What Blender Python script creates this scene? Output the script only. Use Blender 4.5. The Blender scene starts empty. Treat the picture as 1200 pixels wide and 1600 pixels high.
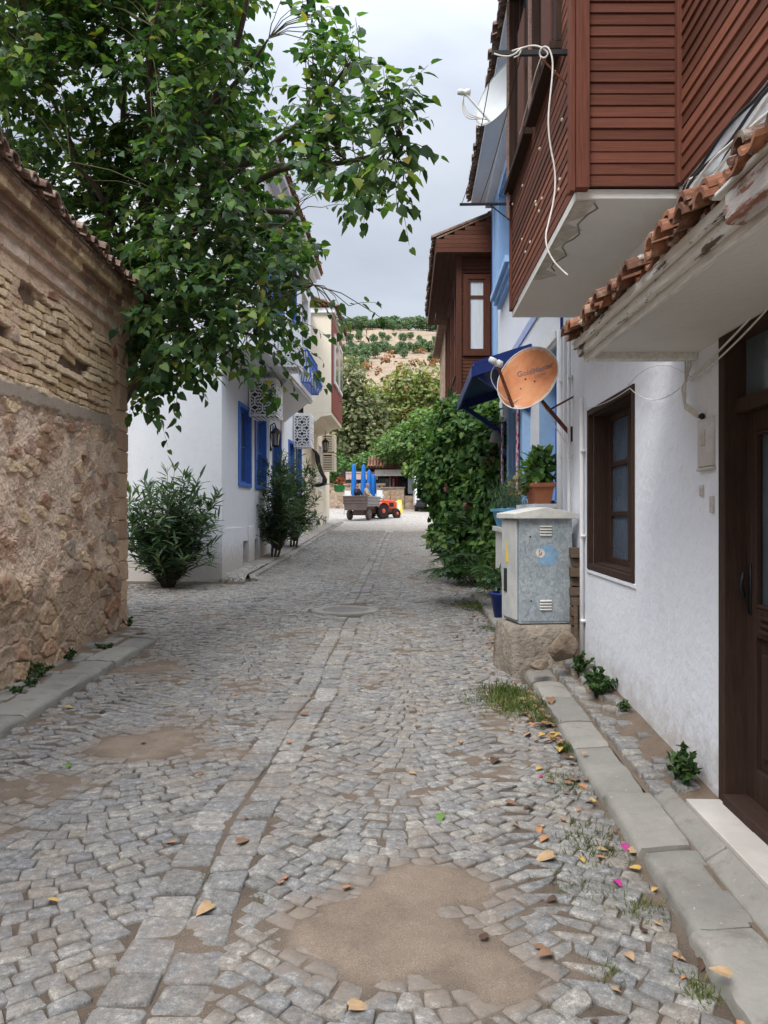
import bpy, bmesh, math, random
import numpy as np
from mathutils import Vector, Matrix
random.seed(7); RNG = np.random.default_rng(7)
C = bpy.context.scene.collection
EYE = 1.6; F = 1200.0; CX = 600.0; HY = 802.0
def P(px, py, Y):
    return np.array(((px-CX)/F*Y, Y, EYE+(HY-py)/F*Y))

# ------------------------------------------------------------------ noise
def _hash(ix, iy, seed=0):
    h = (ix.astype(np.int64)*374761393 + iy.astype(np.int64)*668265263 + seed*974711) & 0x7fffffff
    h = ((h ^ (h >> 13))*1274126177) & 0x7fffffff
    h = (h ^ (h >> 16)) & 0x7fffffff
    return (h % 100003)/100003.0
def vnoise(x, y, seed=0):
    x = np.asarray(x, float); y = np.asarray(y, float)
    ix = np.floor(x); iy = np.floor(y); fx = x-ix; fy = y-iy
    fx = fx*fx*(3-2*fx); fy = fy*fy*(3-2*fy)
    a = _hash(ix, iy, seed); b = _hash(ix+1, iy, seed); c = _hash(ix, iy+1, seed); d = _hash(ix+1, iy+1, seed)
    return (a*(1-fx)+b*fx)*(1-fy)+(c*(1-fx)+d*fx)*fy
def fbm(x, y, seed=0, o=4):
    s = 0; a = .5; t = 0
    for k in range(o):
        s = s+a*vnoise(np.asarray(x)*2**k, np.asarray(y)*2**k, seed+k*17); t += a; a *= .5
    return s/t
def cells(u, v, cw, ch, seed=0, jit=.8, brick=False):
    """nearest cell id hash, distance difference and second hash"""
    U = u/cw; V = v/ch
    iu = np.floor(U); iv = np.floor(V)
    f1 = np.full(U.shape, 9.); f2 = np.full(U.shape, 9.); h1 = np.zeros(U.shape); h2 = np.zeros(U.shape)
    for dj in (-1, 0, 1):
        for di in (-1, 0, 1):
            a = iu+di; b = iv+dj
            off = np.where(np.mod(b, 2) == 0, 0., .5) if brick else 0.
            px = a+.5+off*1.0+(_hash(a, b, seed)-.5)*jit; py = b+.5+(_hash(a, b, seed+5)-.5)*jit
            d = np.sqrt((U-px)**2+(V-py)**2)
            hh = _hash(a, b, seed+11); hk = _hash(a, b, seed+23)
            n1 = d < f1
            f2 = np.where(n1, f1, np.minimum(f2, d)); h1 = np.where(n1, hh, h1); h2 = np.where(n1, hk, h2)
            f1 = np.where(n1, d, f1)
    return h1, f2-f1, h2
def sstep(a, b, x):
    t = np.clip((x-a)/(b-a), 0, 1); return t*t*(3-2*t)

# ------------------------------------------------------------------ materials
def lin(r, g, b):
    f = lambda c: (c/255/12.92 if c/255 <= .04045 else ((c/255+.055)/1.055)**2.4)
    return (f(r), f(g), f(b))
class NT:
    def __init__(s, name):
        s.m = bpy.data.materials.new(name); s.m.use_nodes = True
        s.t = s.m.node_tree; s.N = s.t.nodes; s.b = s.N['Principled BSDF']; s.out = s.N['Material Output']
        s.tc = None
    def n(s, typ, **kw):
        x = s.N.new(typ)
        for k, v in kw.items(): setattr(x, k, v)
        return x
    def link(s, a, b): s.t.links.new(a, b)
    def coord(s):
        if not s.tc: s.tc = s.n('ShaderNodeTexCoord')
        return s.tc.outputs['Object']
    def noise(s, scale, detail=4, rough=.6, stretch=None):
        x = s.n('ShaderNodeTexNoise'); x.inputs['Scale'].default_value = scale
        x.inputs['Detail'].default_value = detail; x.inputs['Roughness'].default_value = rough
        if stretch:
            mp = s.n('ShaderNodeMapping'); mp.inputs['Scale'].default_value = stretch
            s.link(s.coord(), mp.inputs['Vector']); s.link(mp.outputs[0], x.inputs['Vector'])
        else: s.link(s.coord(), x.inputs['Vector'])
        return x.outputs['Fac']
    def ramp(s, src, stops):
        r = s.n('ShaderNodeValToRGB'); e = r.color_ramp.elements
        while len(e) < len(stops): e.new(.5)
        for k, (p, c) in enumerate(stops):
            e[k].position = p; e[k].color = (*c, 1) if len(c) == 3 else c
        s.link(src, r.inputs[0]); return r.outputs[0]
    def mix(s, fac, a, b, mode='MIX'):
        x = s.n('ShaderNodeMix', data_type='RGBA', blend_type=mode)
        for sock, v in ((x.inputs[0], fac), (x.inputs[6], a), (x.inputs[7], b)):
            if hasattr(v, 'is_linked') or hasattr(v, 'links'): s.link(v, sock)
            elif isinstance(v, (int, float)): sock.default_value = v
            else: sock.default_value = (*v, 1)
        return x.outputs[2]
    def bump(s, src, strength, dist=.01):
        x = s.n('ShaderNodeBump'); x.inputs['Strength'].default_value = strength; x.inputs['Distance'].default_value = dist
        s.link(src, x.inputs['Height']); s.link(x.outputs[0], s.b.inputs['Normal'])
    def done(s, col=None, rough=.85, spec=.3, metal=0):
        if col is not None:
            if hasattr(col, 'links'): s.link(col, s.b.inputs['Base Color'])
            else: s.b.inputs['Base Color'].default_value = (*col, 1)
        s.b.inputs['Roughness'].default_value = rough; s.b.inputs['Specular IOR Level'].default_value = spec
        s.b.inputs['Metallic'].default_value = metal
        return s.m
def simple(name, c, rough=.8, var=.18, scale=5, bump=.25, bscale=60, metal=0, spec=.3, c2=None, stretch=None, island=0, bdist=.004):
    k = NT(name)
    lo = tuple(x*(1-var) for x in c); hi = tuple(min(1, x*(1+var)) for x in c)
    if c2: hi = c2
    col = k.ramp(k.noise(scale, 5, .65, stretch), [(.3, lo), (.7, hi)])
    if island:
        g = k.n('ShaderNodeNewGeometry')
        v = k.ramp(g.outputs['Random Per Island'], [(0, (1-island,)*3), (1, (1+island,)*3)])
        col = k.mix(1.0, col, v, 'MULTIPLY')
    if bump: k.bump(k.noise(bscale, 4, .6, stretch), bump, bdist)
    return k.done(col, rough, spec, metal)
def plaster(name, c, dirt=(.42, .40, .36), amt=.35, bscale=28, bump=.35, bdist=.012, splash=None):
    k = NT(name)
    a = k.ramp(k.noise(1.3, 6, .7), [(.3, tuple(x*.93 for x in c)), (.7, c)])
    b = k.ramp(k.noise(2.2, 8, .75, (1, 1, .35)), [(.56, (0, 0, 0)), (.82, (amt,)*3)])
    col = k.mix(b, a, dirt)
    f = k.ramp(k.noise(14, 6, .7), [(.6, (0, 0, 0)), (.8, (amt*.4,)*3)])
    col = k.mix(f, col, dirt)
    if splash:
        sx = k.n('ShaderNodeSeparateXYZ'); k.link(k.coord(), sx.inputs[0]); mr = k.n('ShaderNodeMapRange'); mr.inputs['From Min'].default_value = splash[0]; mr.inputs['From Max'].default_value = splash[1]; mr.inputs['To Min'].default_value = .42; mr.inputs['To Max'].default_value = 0
        k.link(sx.outputs['Z'], mr.inputs['Value']); ad = k.n('ShaderNodeMath', operation='ADD'); k.link(mr.outputs[0], ad.inputs[0]); k.link(k.noise(7, 9, .8), ad.inputs[1])
        col = k.mix(k.ramp(ad.outputs[0], [(.56, (0, 0, 0)), (.88, (.72,)*3)]), col, (.40, .345, .28))
        sc_ = k.ramp(k.noise(3.2, 10, .85), [(.495, (0, 0, 0)), (.50, (.5,)*3), (.505, (0, 0, 0))]); col = k.mix(sc_, col, (.50, .49, .47))
    k.bump(k.noise(bscale, 6, .65), bump, bdist)
    return k.done(col, .9, .2)
def leafmat(name, stops, trans=.35, rough=.55):
    k = NT(name); g = k.n('ShaderNodeNewGeometry')
    col = k.ramp(g.outputs['Random Per Island'], stops)
    big = k.ramp(k.noise(1.1, 3), [(.3, (.75, .75, .75)), (.7, (1.25, 1.25, 1.2))])
    col = k.mix(1.0, col, big, 'MULTIPLY')
    k.done(col, rough, .25)
    tr = k.n('ShaderNodeBsdfTranslucent')
    k.link(k.mix(1.0, col, (1.15, 1.3, .55), 'MULTIPLY'), tr.inputs['Color'])
    mx = k.n('ShaderNodeMixShader'); mx.inputs[0].default_value = trans
    k.link(k.b.outputs[0], mx.inputs[1]); k.link(tr.outputs[0], mx.inputs[2]); k.link(mx.outputs[0], k.out.inputs[0])
    return k.m
def vcol(name, rough=.9, scale=45, var=.25, bump=.6, bdist=.006, bscale=70):
    k = NT(name); a = k.n('ShaderNodeVertexColor', layer_name='Col')
    v = k.ramp(k.noise(scale, 6, .75), [(.3, (1-var,)*3), (.7, (1+var,)*3)])
    col = k.mix(1.0, a.outputs[0], v, 'MULTIPLY')
    k.bump(k.noise(bscale, 6, .7), bump, bdist)
    return k.done(col, rough, .2)

M = {}
M['white'] = plaster('white_plaster', (.74, .76, .80), amt=.2, splash=(.1, .7))
M['white_near'] = plaster('white_limewash', (.73, .75, .80), dirt=(.45, .43, .40), amt=.26, bscale=14, bump=.5, bdist=.02, splash=(.0, .55))
M['white_rough'] = plaster('white_roughcast', (.74, .76, .80), amt=.12, bscale=55, bump=.9, bdist=.02)
M['cream'] = plaster('cream_plaster', (.75, .68, .54), amt=.12)
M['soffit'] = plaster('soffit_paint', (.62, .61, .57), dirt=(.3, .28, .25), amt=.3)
M['trimwhite'] = simple('white_trim', (.74, .74, .74), .6, .06, 8, .1)
M['oldwhite'] = simple('peeling_white_paint', (.60, .59, .55), .8, .25, 9, .5, 40, c2=(.72, .71, .68), stretch=(6, .7, 6))
def peeling():
    k = NT('peeling_board_paint')
    base = k.ramp(k.noise(9, 5, .6, (8, .8, 8)), [(.3, (.52, .50, .46)), (.7, (.70, .69, .65))])
    m = k.ramp(k.noise(5, 8, .75, (4, .7, 4)), [(.555, (0, 0, 0)), (.59, (1, 1, 1))])
    k.bump(k.noise(30, 5, .7, (8, .8, 8)), .5, .008)
    return k.done(k.mix(m, base, (.11, .085, .065)), .85, .2)
M['peel'] = peeling()
def woodmat(name, c, dark, island=.3, stretch=(3, .5, 22)):
    k = NT(name)
    col = k.ramp(k.noise(5, 6, .7, stretch), [(.25, dark), (.6, c), (.85, tuple(x*1.35 for x in c))])
    g = k.n('ShaderNodeNewGeometry')
    v = k.ramp(g.outputs['Random Per Island'], [(0, (1-island,)*3), (1, (1+island,)*3)])
    col = k.mix(1.0, col, v, 'MULTIPLY')
    w = k.ramp(k.noise(9, 9, .8, stretch), [(.66, (0, 0, 0)), (.85, (.35,)*3)])
    col = k.mix(w, col, (.30, .21, .17))
    k.bump(k.noise(22, 6, .7, stretch), .5, .004)
    return k.done(col, .75, .15)
M['wood'] = woodmat('reddish_brown_boards', (.165, .060, .036), (.072, .029, .019), .42)
M['wood2'] = woodmat('brown_boards', (.125, .048, .028), (.065, .026, .017), .2)
M['wood2post'] = woodmat('brown_post_paint', (.11, .042, .026), (.065, .026, .017), .05, (12, 12, .7))
M['woodpost'] = woodmat('brown_wood_post', (.15, .052, .032), (.08, .028, .018), .08, (14, 14, .7))
M['darkwood'] = woodmat('dark_brown_frame', (.050, .028, .020), (.024, .014, .011), .1, (12, 12, 1))
M['beam'] = woodmat('weathered_beam', (.30, .20, .17), (.12, .065, .05), .1, (10, .7, 10))
def beampeel():
    k = NT('peeling_red_beam')
    base = k.ramp(k.noise(9, 6, .7, (9, .8, 9)), [(.3, (.40, .36, .33)), (.7, (.56, .53, .50))])
    m = k.ramp(k.noise(6, 8, .75, (5, .8, 5)), [(.5, (0, 0, 0)), (.56, (1, 1, 1))])
    k.bump(k.noise(26, 6, .7, (9, .8, 9)), .7, .01)
    return k.done(k.mix(m, base, (.26, .12, .085)), .85, .2)
M['beampeel'] = beampeel()
M['plank'] = woodmat('grey_brown_planks', (.17, .12, .085), (.08, .055, .04), .35, (1.2, 14, 14))
M['black'] = simple('black_iron', (.013, .013, .015), .5, .2, 20, .1)
M['rust'] = simple('rusty_steel', (.10, .035, .02), .8, .4, 25, .3, c2=(.18, .06, .03))
M['blue'] = simple('cobalt_blue_paint', (.055, .155, .50), .55, .12, 6, .12, 25)
M['deepblue'] = simple('deep_blue_paint', (.012, .035, .20), .45, .18, 6, .12, 25)
M['lightblue'] = simple('light_blue_paint', (.27, .43, .66), .65, .1, 5, .2, 25)
M['lilac'] = simple('lilac_blue_band', (.33, .38, .58), .85, .15, 9, .4, 50)
M['awning'] = simple('dark_blue_sheet', (.010, .024, .13), .4, .2, 4, .05)
M['curtain'] = simple('white_curtain', (.62, .66, .70), .9, .1, 3, .4, 12, stretch=(14, 14, .6))
def glassm(name, c, rough=.08):
    k = NT(name)
    col = k.ramp(k.noise(2.2, 4, .6), [(.35, tuple(x*.6 for x in c)), (.7, c)])
    return k.done(col, rough, .6)
M['glass'] = glassm('window_glass', (.10, .13, .17))
M['glassblue'] = glassm('curtained_glass', (.11, .15, .205), .12)
M['glassdark'] = glassm('dark_glass_and_interior', (.018, .022, .025))
M['glassdoor'] = glassm('door_glass', (.10, .125, .14), .15)
M['galv'] = None
def galv():
    k = NT('galvanised_sheet')
    x = k.n('ShaderNodeTexVoronoi'); x.inputs['Scale'].default_value = 42
    mp = k.n('ShaderNodeMapping'); mp.inputs['Scale'].default_value = (1, 1, .8)
    k.link(k.coord(), mp.inputs[0]); nz = k.n('ShaderNodeTexNoise'); nz.inputs['Scale'].default_value = 22
    k.link(mp.outputs[0], nz.inputs['Vector'])
    w = k.mix(.12, mp.outputs[0], nz.outputs['Color'], 'ADD'); k.link(w, x.inputs['Vector'])
    col = k.ramp(x.outputs['Color'], [(.1, (.27, .315, .34)), (.9, (.46, .50, .52))])
    g = k.ramp(k.noise(2.6, 5, .7), [(.4, (.80, .82, .84)), (.7, (1.1, 1.08, 1.04))])
    col = k.mix(1.0, col, g, 'MULTIPLY')
    d = k.ramp(k.noise(3.5, 8, .8, (1, 1, .4)), [(.6, (0, 0, 0)), (.85, (.45,)*3)])
    col = k.mix(d, col, (.38, .34, .28))
    return k.done(col, .52, .4, .25)
M['galv'] = galv()
M['galvside'] = simple('grey_painted_steel', (.40, .42, .42), .6, .16, 5, .1, c2=(.50, .50, .48))
M['galvtop'] = simple('weathered_white_steel', (.52, .51, .47), .7, .2, 6, .15)
M['concrete'] = simple('rough_concrete', (.24, .205, .165), .95, .35, 5, 1., 22, bdist=.03)
M['kerb'] = None
def kerbm():
    k = NT('worn_kerb_stone')
    a = k.ramp(k.noise(3, 6, .7), [(.3, (.205, .195, .175)), (.7, (.285, .27, .24))])
    g = k.n('ShaderNodeNewGeometry')
    a = k.mix(1., a, k.ramp(g.outputs['Random Per Island'], [(0, (.88, .88, .88)), (1, (1.1, 1.1, 1.08))]), 'MULTIPLY')
    s = k.ramp(k.noise(5, 9, .8), [(.54, (0, 0, 0)), (.66, (.7,)*3)])
    a = k.mix(s, a, (.165, .14, .115))
    p = k.ramp(k.noise(38, 3, .6), [(.68, (0, 0, 0)), (.74, (.6,)*3)])
    a = k.mix(p, a, (.48, .46, .42))
    k.bump(k.noise(18, 9, .78), .75, .014)
    return k.done(a, .95, .12)
M['kerb'] = kerbm()
M['ceramic'] = simple('white_ceramic_tile', (.50, .46, .415), .4, .12, 6, .05, spec=.5)
def cobblem():
    k = NT('granite_setts'); g = k.n('ShaderNodeNewGeometry')
    a = k.ramp(g.outputs['Random Per Island'], [(0, (.180, .173, .162)), (.25, (.238, .230, .214)), (.5, (.205, .202, .197)), (.75, (.275, .262, .236)), (.9, (.24, .218, .186)), (1, (.31, .298, .272))])
    f = k.ramp(k.noise(26, 9, .82), [(.40, (.62, .61, .60)), (.475, (.92, .92, .93)), (.545, (1.05, 1.05, 1.05)), (.585, (1.5, 1.49, 1.46)), (.70, (1.8, 1.77, 1.7))])
    a = k.mix(1., a, f, 'MULTIPLY')
    s = k.ramp(k.noise(260, 3, .7), [(.35, (.72, .72, .72)), (.65, (1.25, 1.25, 1.25))])
    a = k.mix(1., a, s, 'MULTIPLY')
    d = k.ramp(k.noise(2.3, 10, .8), [(.48, (0, 0, 0)), (.66, (.7,)*3)])
    a = k.mix(d, a, (.225, .178, .138))
    va = k.n('ShaderNodeVertexColor', layer_name='Dust'); mu = k.n('ShaderNodeMath', operation='MULTIPLY_ADD'); k.link(va.outputs[0], mu.inputs[0]); mu.inputs[1].default_value = 1.15; k.link(k.ramp(k.noise(19, 9, .85), [(.3, (0, 0, 0)), (.7, (1, 1, 1))]), mu.inputs[2])
    a = k.mix(k.ramp(mu.outputs[0], [(.98, (0, 0, 0)), (1.12, (.45,)*3), (1.6, (.68,)*3)]), a, (.215, .172, .136))
    k.bump(k.noise(30, 10, .8), .9, .012)
    return k.done(a, .9, .12)
M['cobble'] = cobblem()
def dirtm(name='sandy_dirt', vc=False):
    k = NT(name)
    a = k.ramp(k.noise(4, 8, .75), [(.3, (.145, .108, .078)), (.7, (.21, .165, .128))])
    if vc:
        v = k.n('ShaderNodeVertexColor', layer_name='Col'); a = k.mix(1., v.outputs[0], k.ramp(k.noise(5, 8, .75), [(.3, (.78,)*3), (.7, (1.22,)*3)]), 'MULTIPLY')
    s = k.ramp(k.noise(240, 3, .7), [(.4, (.72, .7, .68)), (.7, (1.35, 1.35, 1.35))])
    g = k.ramp(k.noise(90, 2, .5), [(.70, (0, 0, 0)), (.74, (.5,)*3)])
    a = k.mix(1., a, s, 'MULTIPLY'); a = k.mix(g, a, (.36, .31, .25))
    k.bump(k.noise(110, 7, .8), .8, .010)
    return k.done(a, .97, .1)
M['dirtbed'] = dirtm('road_soil', True)
M['dirt'] = dirtm()
def farcob():
    k = NT('distant_setts')
    x = k.n('ShaderNodeTexVoronoi'); x.inputs['Scale'].default_value = 6.5; k.link(k.coord(), x.inputs['Vector'])
    a = k.ramp(x.outputs['Color'], [(.1, (.25, .235, .215)), (.9, (.37, .35, .32))])
    e = k.n('ShaderNodeTexVoronoi', feature='DISTANCE_TO_EDGE'); e.inputs['Scale'].default_value = 6.5; k.link(k.coord(), e.inputs['Vector'])
    a = k.mix(k.ramp(e.outputs['Distance'], [(.02, (1, 1, 1)), (.08, (0, 0, 0))]), a, (.17, .14, .115))
    a = k.mix(k.ramp(k.noise(.35, 6, .7), [(.5, (0, 0, 0)), (.7, (.6,)*3)]), a, (.33, .27, .20))
    return k.done(a, .9, .2)
M['farcob'] = farcob()
M['mulb'] = leafmat('mulberry_leaf', [(0, (.018, .048, .018)), (.35, (.036, .082, .027)), (.7, (.062, .128, .034)), (.88, (.12, .20, .045)), (.97, (.17, .235, .055)), (1, (.24, .19, .035))], .45)
M['vine'] = leafmat('vine_leaf', [(0, (.026, .066, .022)), (.45, (.058, .135, .034)), (.8, (.115, .22, .055)), (1, (.19, .26, .08))], .38)
M['olean'] = leafmat('oleander_leaf', [(0, (.034, .070, .042)), (.6, (.075, .130, .075)), (.92, (.12, .185, .095)), (1, (.17, .20, .09))], .28)
M['fern'] = leafmat('frond_leaf', [(0, (.020, .055, .020)), (.7, (.038, .095, .03)), (1, (.07, .14, .04))], .3)
M['weed'] = leafmat('weed_leaf', [(0, (.022, .052, .018)), (.7, (.045, .095, .028)), (1, (.09, .14, .04))], .3)
M['grass'] = leafmat('grass_blade', [(0, (.05, .085, .025)), (.6, (.10, .14, .04)), (1, (.22, .20, .08))], .3)
M['tamarisk'] = leafmat('grey_green_leaf', [(0, (.095, .125, .055)), (.6, (.16, .185, .085)), (.9, (.23, .235, .12)), (1, (.24, .20, .12))], .3)
M['ailan'] = leafmat('ailanthus_leaf', [(0, (.11, .16, .05)), (.5, (.20, .25, .075)), (.85, (.29, .31, .10)), (.93, (.34, .26, .11)), (1, (.32, .14, .08))], .35)
M['darktree'] = leafmat('bright_green_leaf', [(0, (.045, .095, .03)), (.6, (.10, .185, .05)), (1, (.19, .27, .08))], .33)
M['scrub'] = leafmat('scrub_leaf', [(0, (.11, .14, .055)), (.45, (.20, .22, .09)), (.75, (.28, .24, .12)), (.9, (.29, .17, .10)), (1, (.34, .28, .19))], .25)
M['redleaf'] = leafmat('reddish_seed_cluster', [(0, (.22, .085, .045)), (.6, (.30, .14, .07)), (1, (.30, .19, .09))], .25)
M['pine'] = leafmat('stone_pine_needles', [(0, (.085, .145, .075)), (.6, (.125, .19, .095)), (1, (.17, .23, .12))], .2)
M['bark'] = simple('grey_brown_bark', (.075, .055, .042), .95, .35, 8, .8, 30, bdist=.015)
M['paletwig'] = simple('pale_twig', (.34, .31, .27), .9, .2)
M['twig'] = simple('young_twig', (.085, .075, .035), .8, .2)
def hillm():
    k = NT('dry_grass_hill')
    a = k.ramp(k.noise(.06, 9, .72), [(.3, (.22, .165, .115)), (.5, (.315, .24, .172)), (.7, (.37, .29, .212))])
    b = k.ramp(k.noise(.12, 8, .75), [(.54, (0, 0, 0)), (.68, (.75,)*3)])
    a = k.mix(b, a, (.17, .17, .085))
    c = k.ramp(k.noise(.9, 6, .8), [(.4, (.75, .75, .75)), (.65, (1.2, 1.2, 1.2))])
    k.bump(k.noise(.7, 6, .8), 1., .6)
    return k.done(k.mix(1., a, c, 'MULTIPLY'), .95, .1)
M['hill'] = hillm()
def tilem(name='clay_roof_tile', base=((.085, .045, .03), (.20, .085, .048), (.30, .135, .075)), lich=.65):
    k = NT(name); g = k.n('ShaderNodeNewGeometry')
    a = k.ramp(g.outputs['Random Per Island'], [(0, base[0]), (.5, base[1]), (1, base[2])])
    f = k.ramp(k.noise(22, 7, .75), [(.35, (.6,)*3), (.7, (1.25,)*3)])
    a = k.mix(1., a, f, 'MULTIPLY')
    d = k.ramp(k.noise(6, 8, .8), [(.52, (0, 0, 0)), (.64, (lich,)*3)])
    a = k.mix(d, a, (.32, .30, .25))
    k.bump(k.noise(45, 6, .7), .5, .006)
    return k.done(a, .9, .2)
M['tile'] = tilem()
M['chairwhite'] = simple('weathered_white_plastic', (.46, .46, .44), .6, .12, 8, .05)
M['oldtile'] = tilem('weathered_roof_tile', ((.10, .065, .05), (.17, .10, .07), (.24, .16, .12)), .7)
M['wallstone'] = vcol('rubble_wall')
M['stonefar'] = None
def stonefar():
    k = NT('distant_rubble')
    x = k.n('ShaderNodeTexVoronoi'); x.inputs['Scale'].default_value = 3.6; k.link(k.coord(), x.inputs['Vector'])
    a = k.ramp(x.outputs['Color'], [(.1, (.22, .135, .09)), (.5, (.36, .26, .18)), (.9, (.42, .34, .25))])
    e = k.n('ShaderNodeTexVoronoi', feature='DISTANCE_TO_EDGE'); e.inputs['Scale'].default_value = 3.6; k.link(k.coord(), e.inputs['Vector'])
    a = k.mix(k.ramp(e.outputs['Distance'], [(.02, (1, 1, 1)), (.09, (0, 0, 0))]), a, (.30, .25, .20))
    k.bump(e.outputs['Distance'], .6, .1)
    return k.done(a, .95, .1)
M['stonefar'] = stonefar()
M['rock'] = simple('brown_rock', (.185, .125, .085), .95, .4, 7, .9, 24, bdist=.02, c2=(.31, .25, .19))
M['terra'] = simple('terracotta', (.34, .125, .06), .85, .15, 8, .2)
M['orange'] = simple('orange_red_paint', (.62, .075, .025), .4, .12, 8, .05, spec=.5)
M['tyre'] = simple('black_rubber', (.022, .021, .02), .9, .3, 20, .3)
M['tyre2'] = simple('muddy_rubber', (.10, .085, .07), .95, .4, 12, .3)
M['bedgrey'] = simple('dull_mauve_steel', (.17, .13, .125), .7, .2, 4, .15)
M['bedgrey2'] = simple('faded_grey_steel', (.27, .25, .24), .7, .2, 4, .15)
M['parasol'] = simple('azure_canvas', (.010, .125, .43), .85, .3, 4, .3, 12, stretch=(9, 9, .7))
M['skin'] = simple('skin', (.36, .20, .14), .6, .08, 10, .05)
M['greyhair'] = simple('grey_hair', (.20, .19, .18), .8, .3, 40, .3)
M['darkhair'] = simple('dark_grey_hair', (.06, .055, .05), .8, .3, 40, .3)
M['navy'] = simple('navy_cloth', (.018, .022, .040), .9, .2, 10, .3)
M['beige'] = simple('beige_cloth', (.36, .29, .20), .9, .2, 10, .3)
M['trouser'] = simple('grey_cloth', (.07, .07, .075), .9, .2, 10, .3)
M['yellow'] = simple('yellow_paint', (.72, .52, .03), .5, .1, 5, .05)
M['vanwhite'] = simple('white_van_paint', (.75, .76, .78), .3, .04, 3, 0, spec=.5)
M['plasblack'] = simple('black_plastic', (.02, .022, .025), .5, .2, 10, .05)
M['chrome'] = simple('silver_trim', (.5, .51, .52), .3, .1, 10, 0, metal=.7)
M['headlamp'] = simple('headlamp_lens', (.62, .63, .65), .15, .05, 10, 0, spec=.7)
M['cable'] = simple('white_cable', (.60, .58, .53), .6, .15, 20, 0)
M['darkcable'] = simple('dark_cable', (.03, .03, .03), .6, .15, 20, 0)
M['plastic'] = simple('white_plastic', (.66, .66, .63), .5, .08, 10, .05)
M['signwhite'] = simple('faded_white_sign', (.60, .60, .56), .6, .1, 2, .05)
M['letter'] = simple('ochre_lettering', (.42, .34, .16), .6, .1, 5, 0)
M['floral'] = None
def floral():
    k = NT('pink_floral_cloth')
    x = k.n('ShaderNodeTexVoronoi'); x.inputs['Scale'].default_value = 16; k.link(k.coord(), x.inputs['Vector'])
    a = k.ramp(x.outputs['Distance'], [(.35, (.50, .04, .16)), (.5, (.70, .58, .62))])
    return k.done(a, .9, .2)
M['floral'] = floral()
def dishm():
    k = NT('rusted_dish_face')
    a = k.ramp(k.noise(3.5, 7, .7), [(.28, (.30, .095, .04)), (.48, (.50, .19, .08)), (.62, (.54, .25, .12)), (.75, (.40, .13, .03))])
    tc = k.n('ShaderNodeTexCoord')
    sp = k.n('ShaderNodeVectorMath', operation='LENGTH'); 
    mp = k.n('ShaderNodeMapping'); mp.inputs['Scale'].default_value = (1, 1, 0); k.link(k.coord(), mp.inputs[0]); k.link(mp.outputs[0], sp.inputs[0])
    ad = k.n('ShaderNodeMath', operation='ADD'); mu = k.n('ShaderNodeMath', operation='MULTIPLY'); mu.inputs[1].default_value = .16
    k.link(k.noise(6, 6, .7), mu.inputs[0]); k.link(sp.outputs['Value'], ad.inputs[0]); k.link(mu.outputs[0], ad.inputs[1])
    m = k.ramp(ad.outputs[0], [(.355, (0, 0, 0)), (.395, (1, 1, 1))])
    return k.done(k.mix(m, a, (.56, .55, .49)), .7, .3)
M['dishface'] = dishm()
M['dishwhite'] = simple('grey_white_dish', (.60, .62, .62), .5, .06, 4, 0)
LEAFC = {'brown': (.19, .105, .06), 'orange': (.34, .16, .075), 'yellow': (.40, .26, .07), 'tan': (.33, .22, .12), 'dark': (.07, .04, .025), 'pink': (.34, .03, .16), 'green': (.10, .17, .04)}
for n_, c_ in LEAFC.items(): M['fallen_'+n_] = simple('fallen_leaf_'+n_, c_, .8, .3, 14, .2)

# ------------------------------------------------------------------ object helpers
def wloc(o):
    v = Vector((0, 0, 0))
    while o: v += o.location; o = o.parent
    return v
def setp(o, label=None, cat=None, group=None, kind=None):
    if label: o['label'] = label
    if cat: o['category'] = cat
    if group: o['group'] = group
    if kind: o['kind'] = kind
    return o
def thing(name, label, cat, loc, group=None):
    o = bpy.data.objects.new(name, None); C.objects.link(o); o.empty_display_size = .2
    o.location = [float(x) for x in loc]; return setp(o, label, cat, group)
def link_mesh(name, V, Fs, mats, parent=None, smooth=False, mi=None, origin=None, label=None):
    V = np.asarray(V, float)
    if parent is not None: o0 = np.array(wloc(parent))
    elif origin is not None: o0 = np.array(origin, float)
    else: o0 = np.array([V[:, 0].mean(), V[:, 1].mean(), V[:, 2].min()])
    me = bpy.data.meshes.new(name); me.from_pydata((V-o0).tolist(), [], Fs if isinstance(Fs, list) else Fs.tolist())
    for m in (mats if isinstance(mats, (list, tuple)) else [mats]): me.materials.append(M[m] if isinstance(m, str) else m)
    if mi is not None: me.polygons.foreach_set('material_index', np.asarray(mi, dtype=np.int32))
    if smooth: me.polygons.foreach_set('use_smooth', np.ones(len(me.polygons), dtype=bool))
    me.update()
    o = bpy.data.objects.new(name, me); C.objects.link(o)
    if parent is not None: o.parent = parent
    else: o.location = o0
    if label: o['label'] = label
    return o
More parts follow.
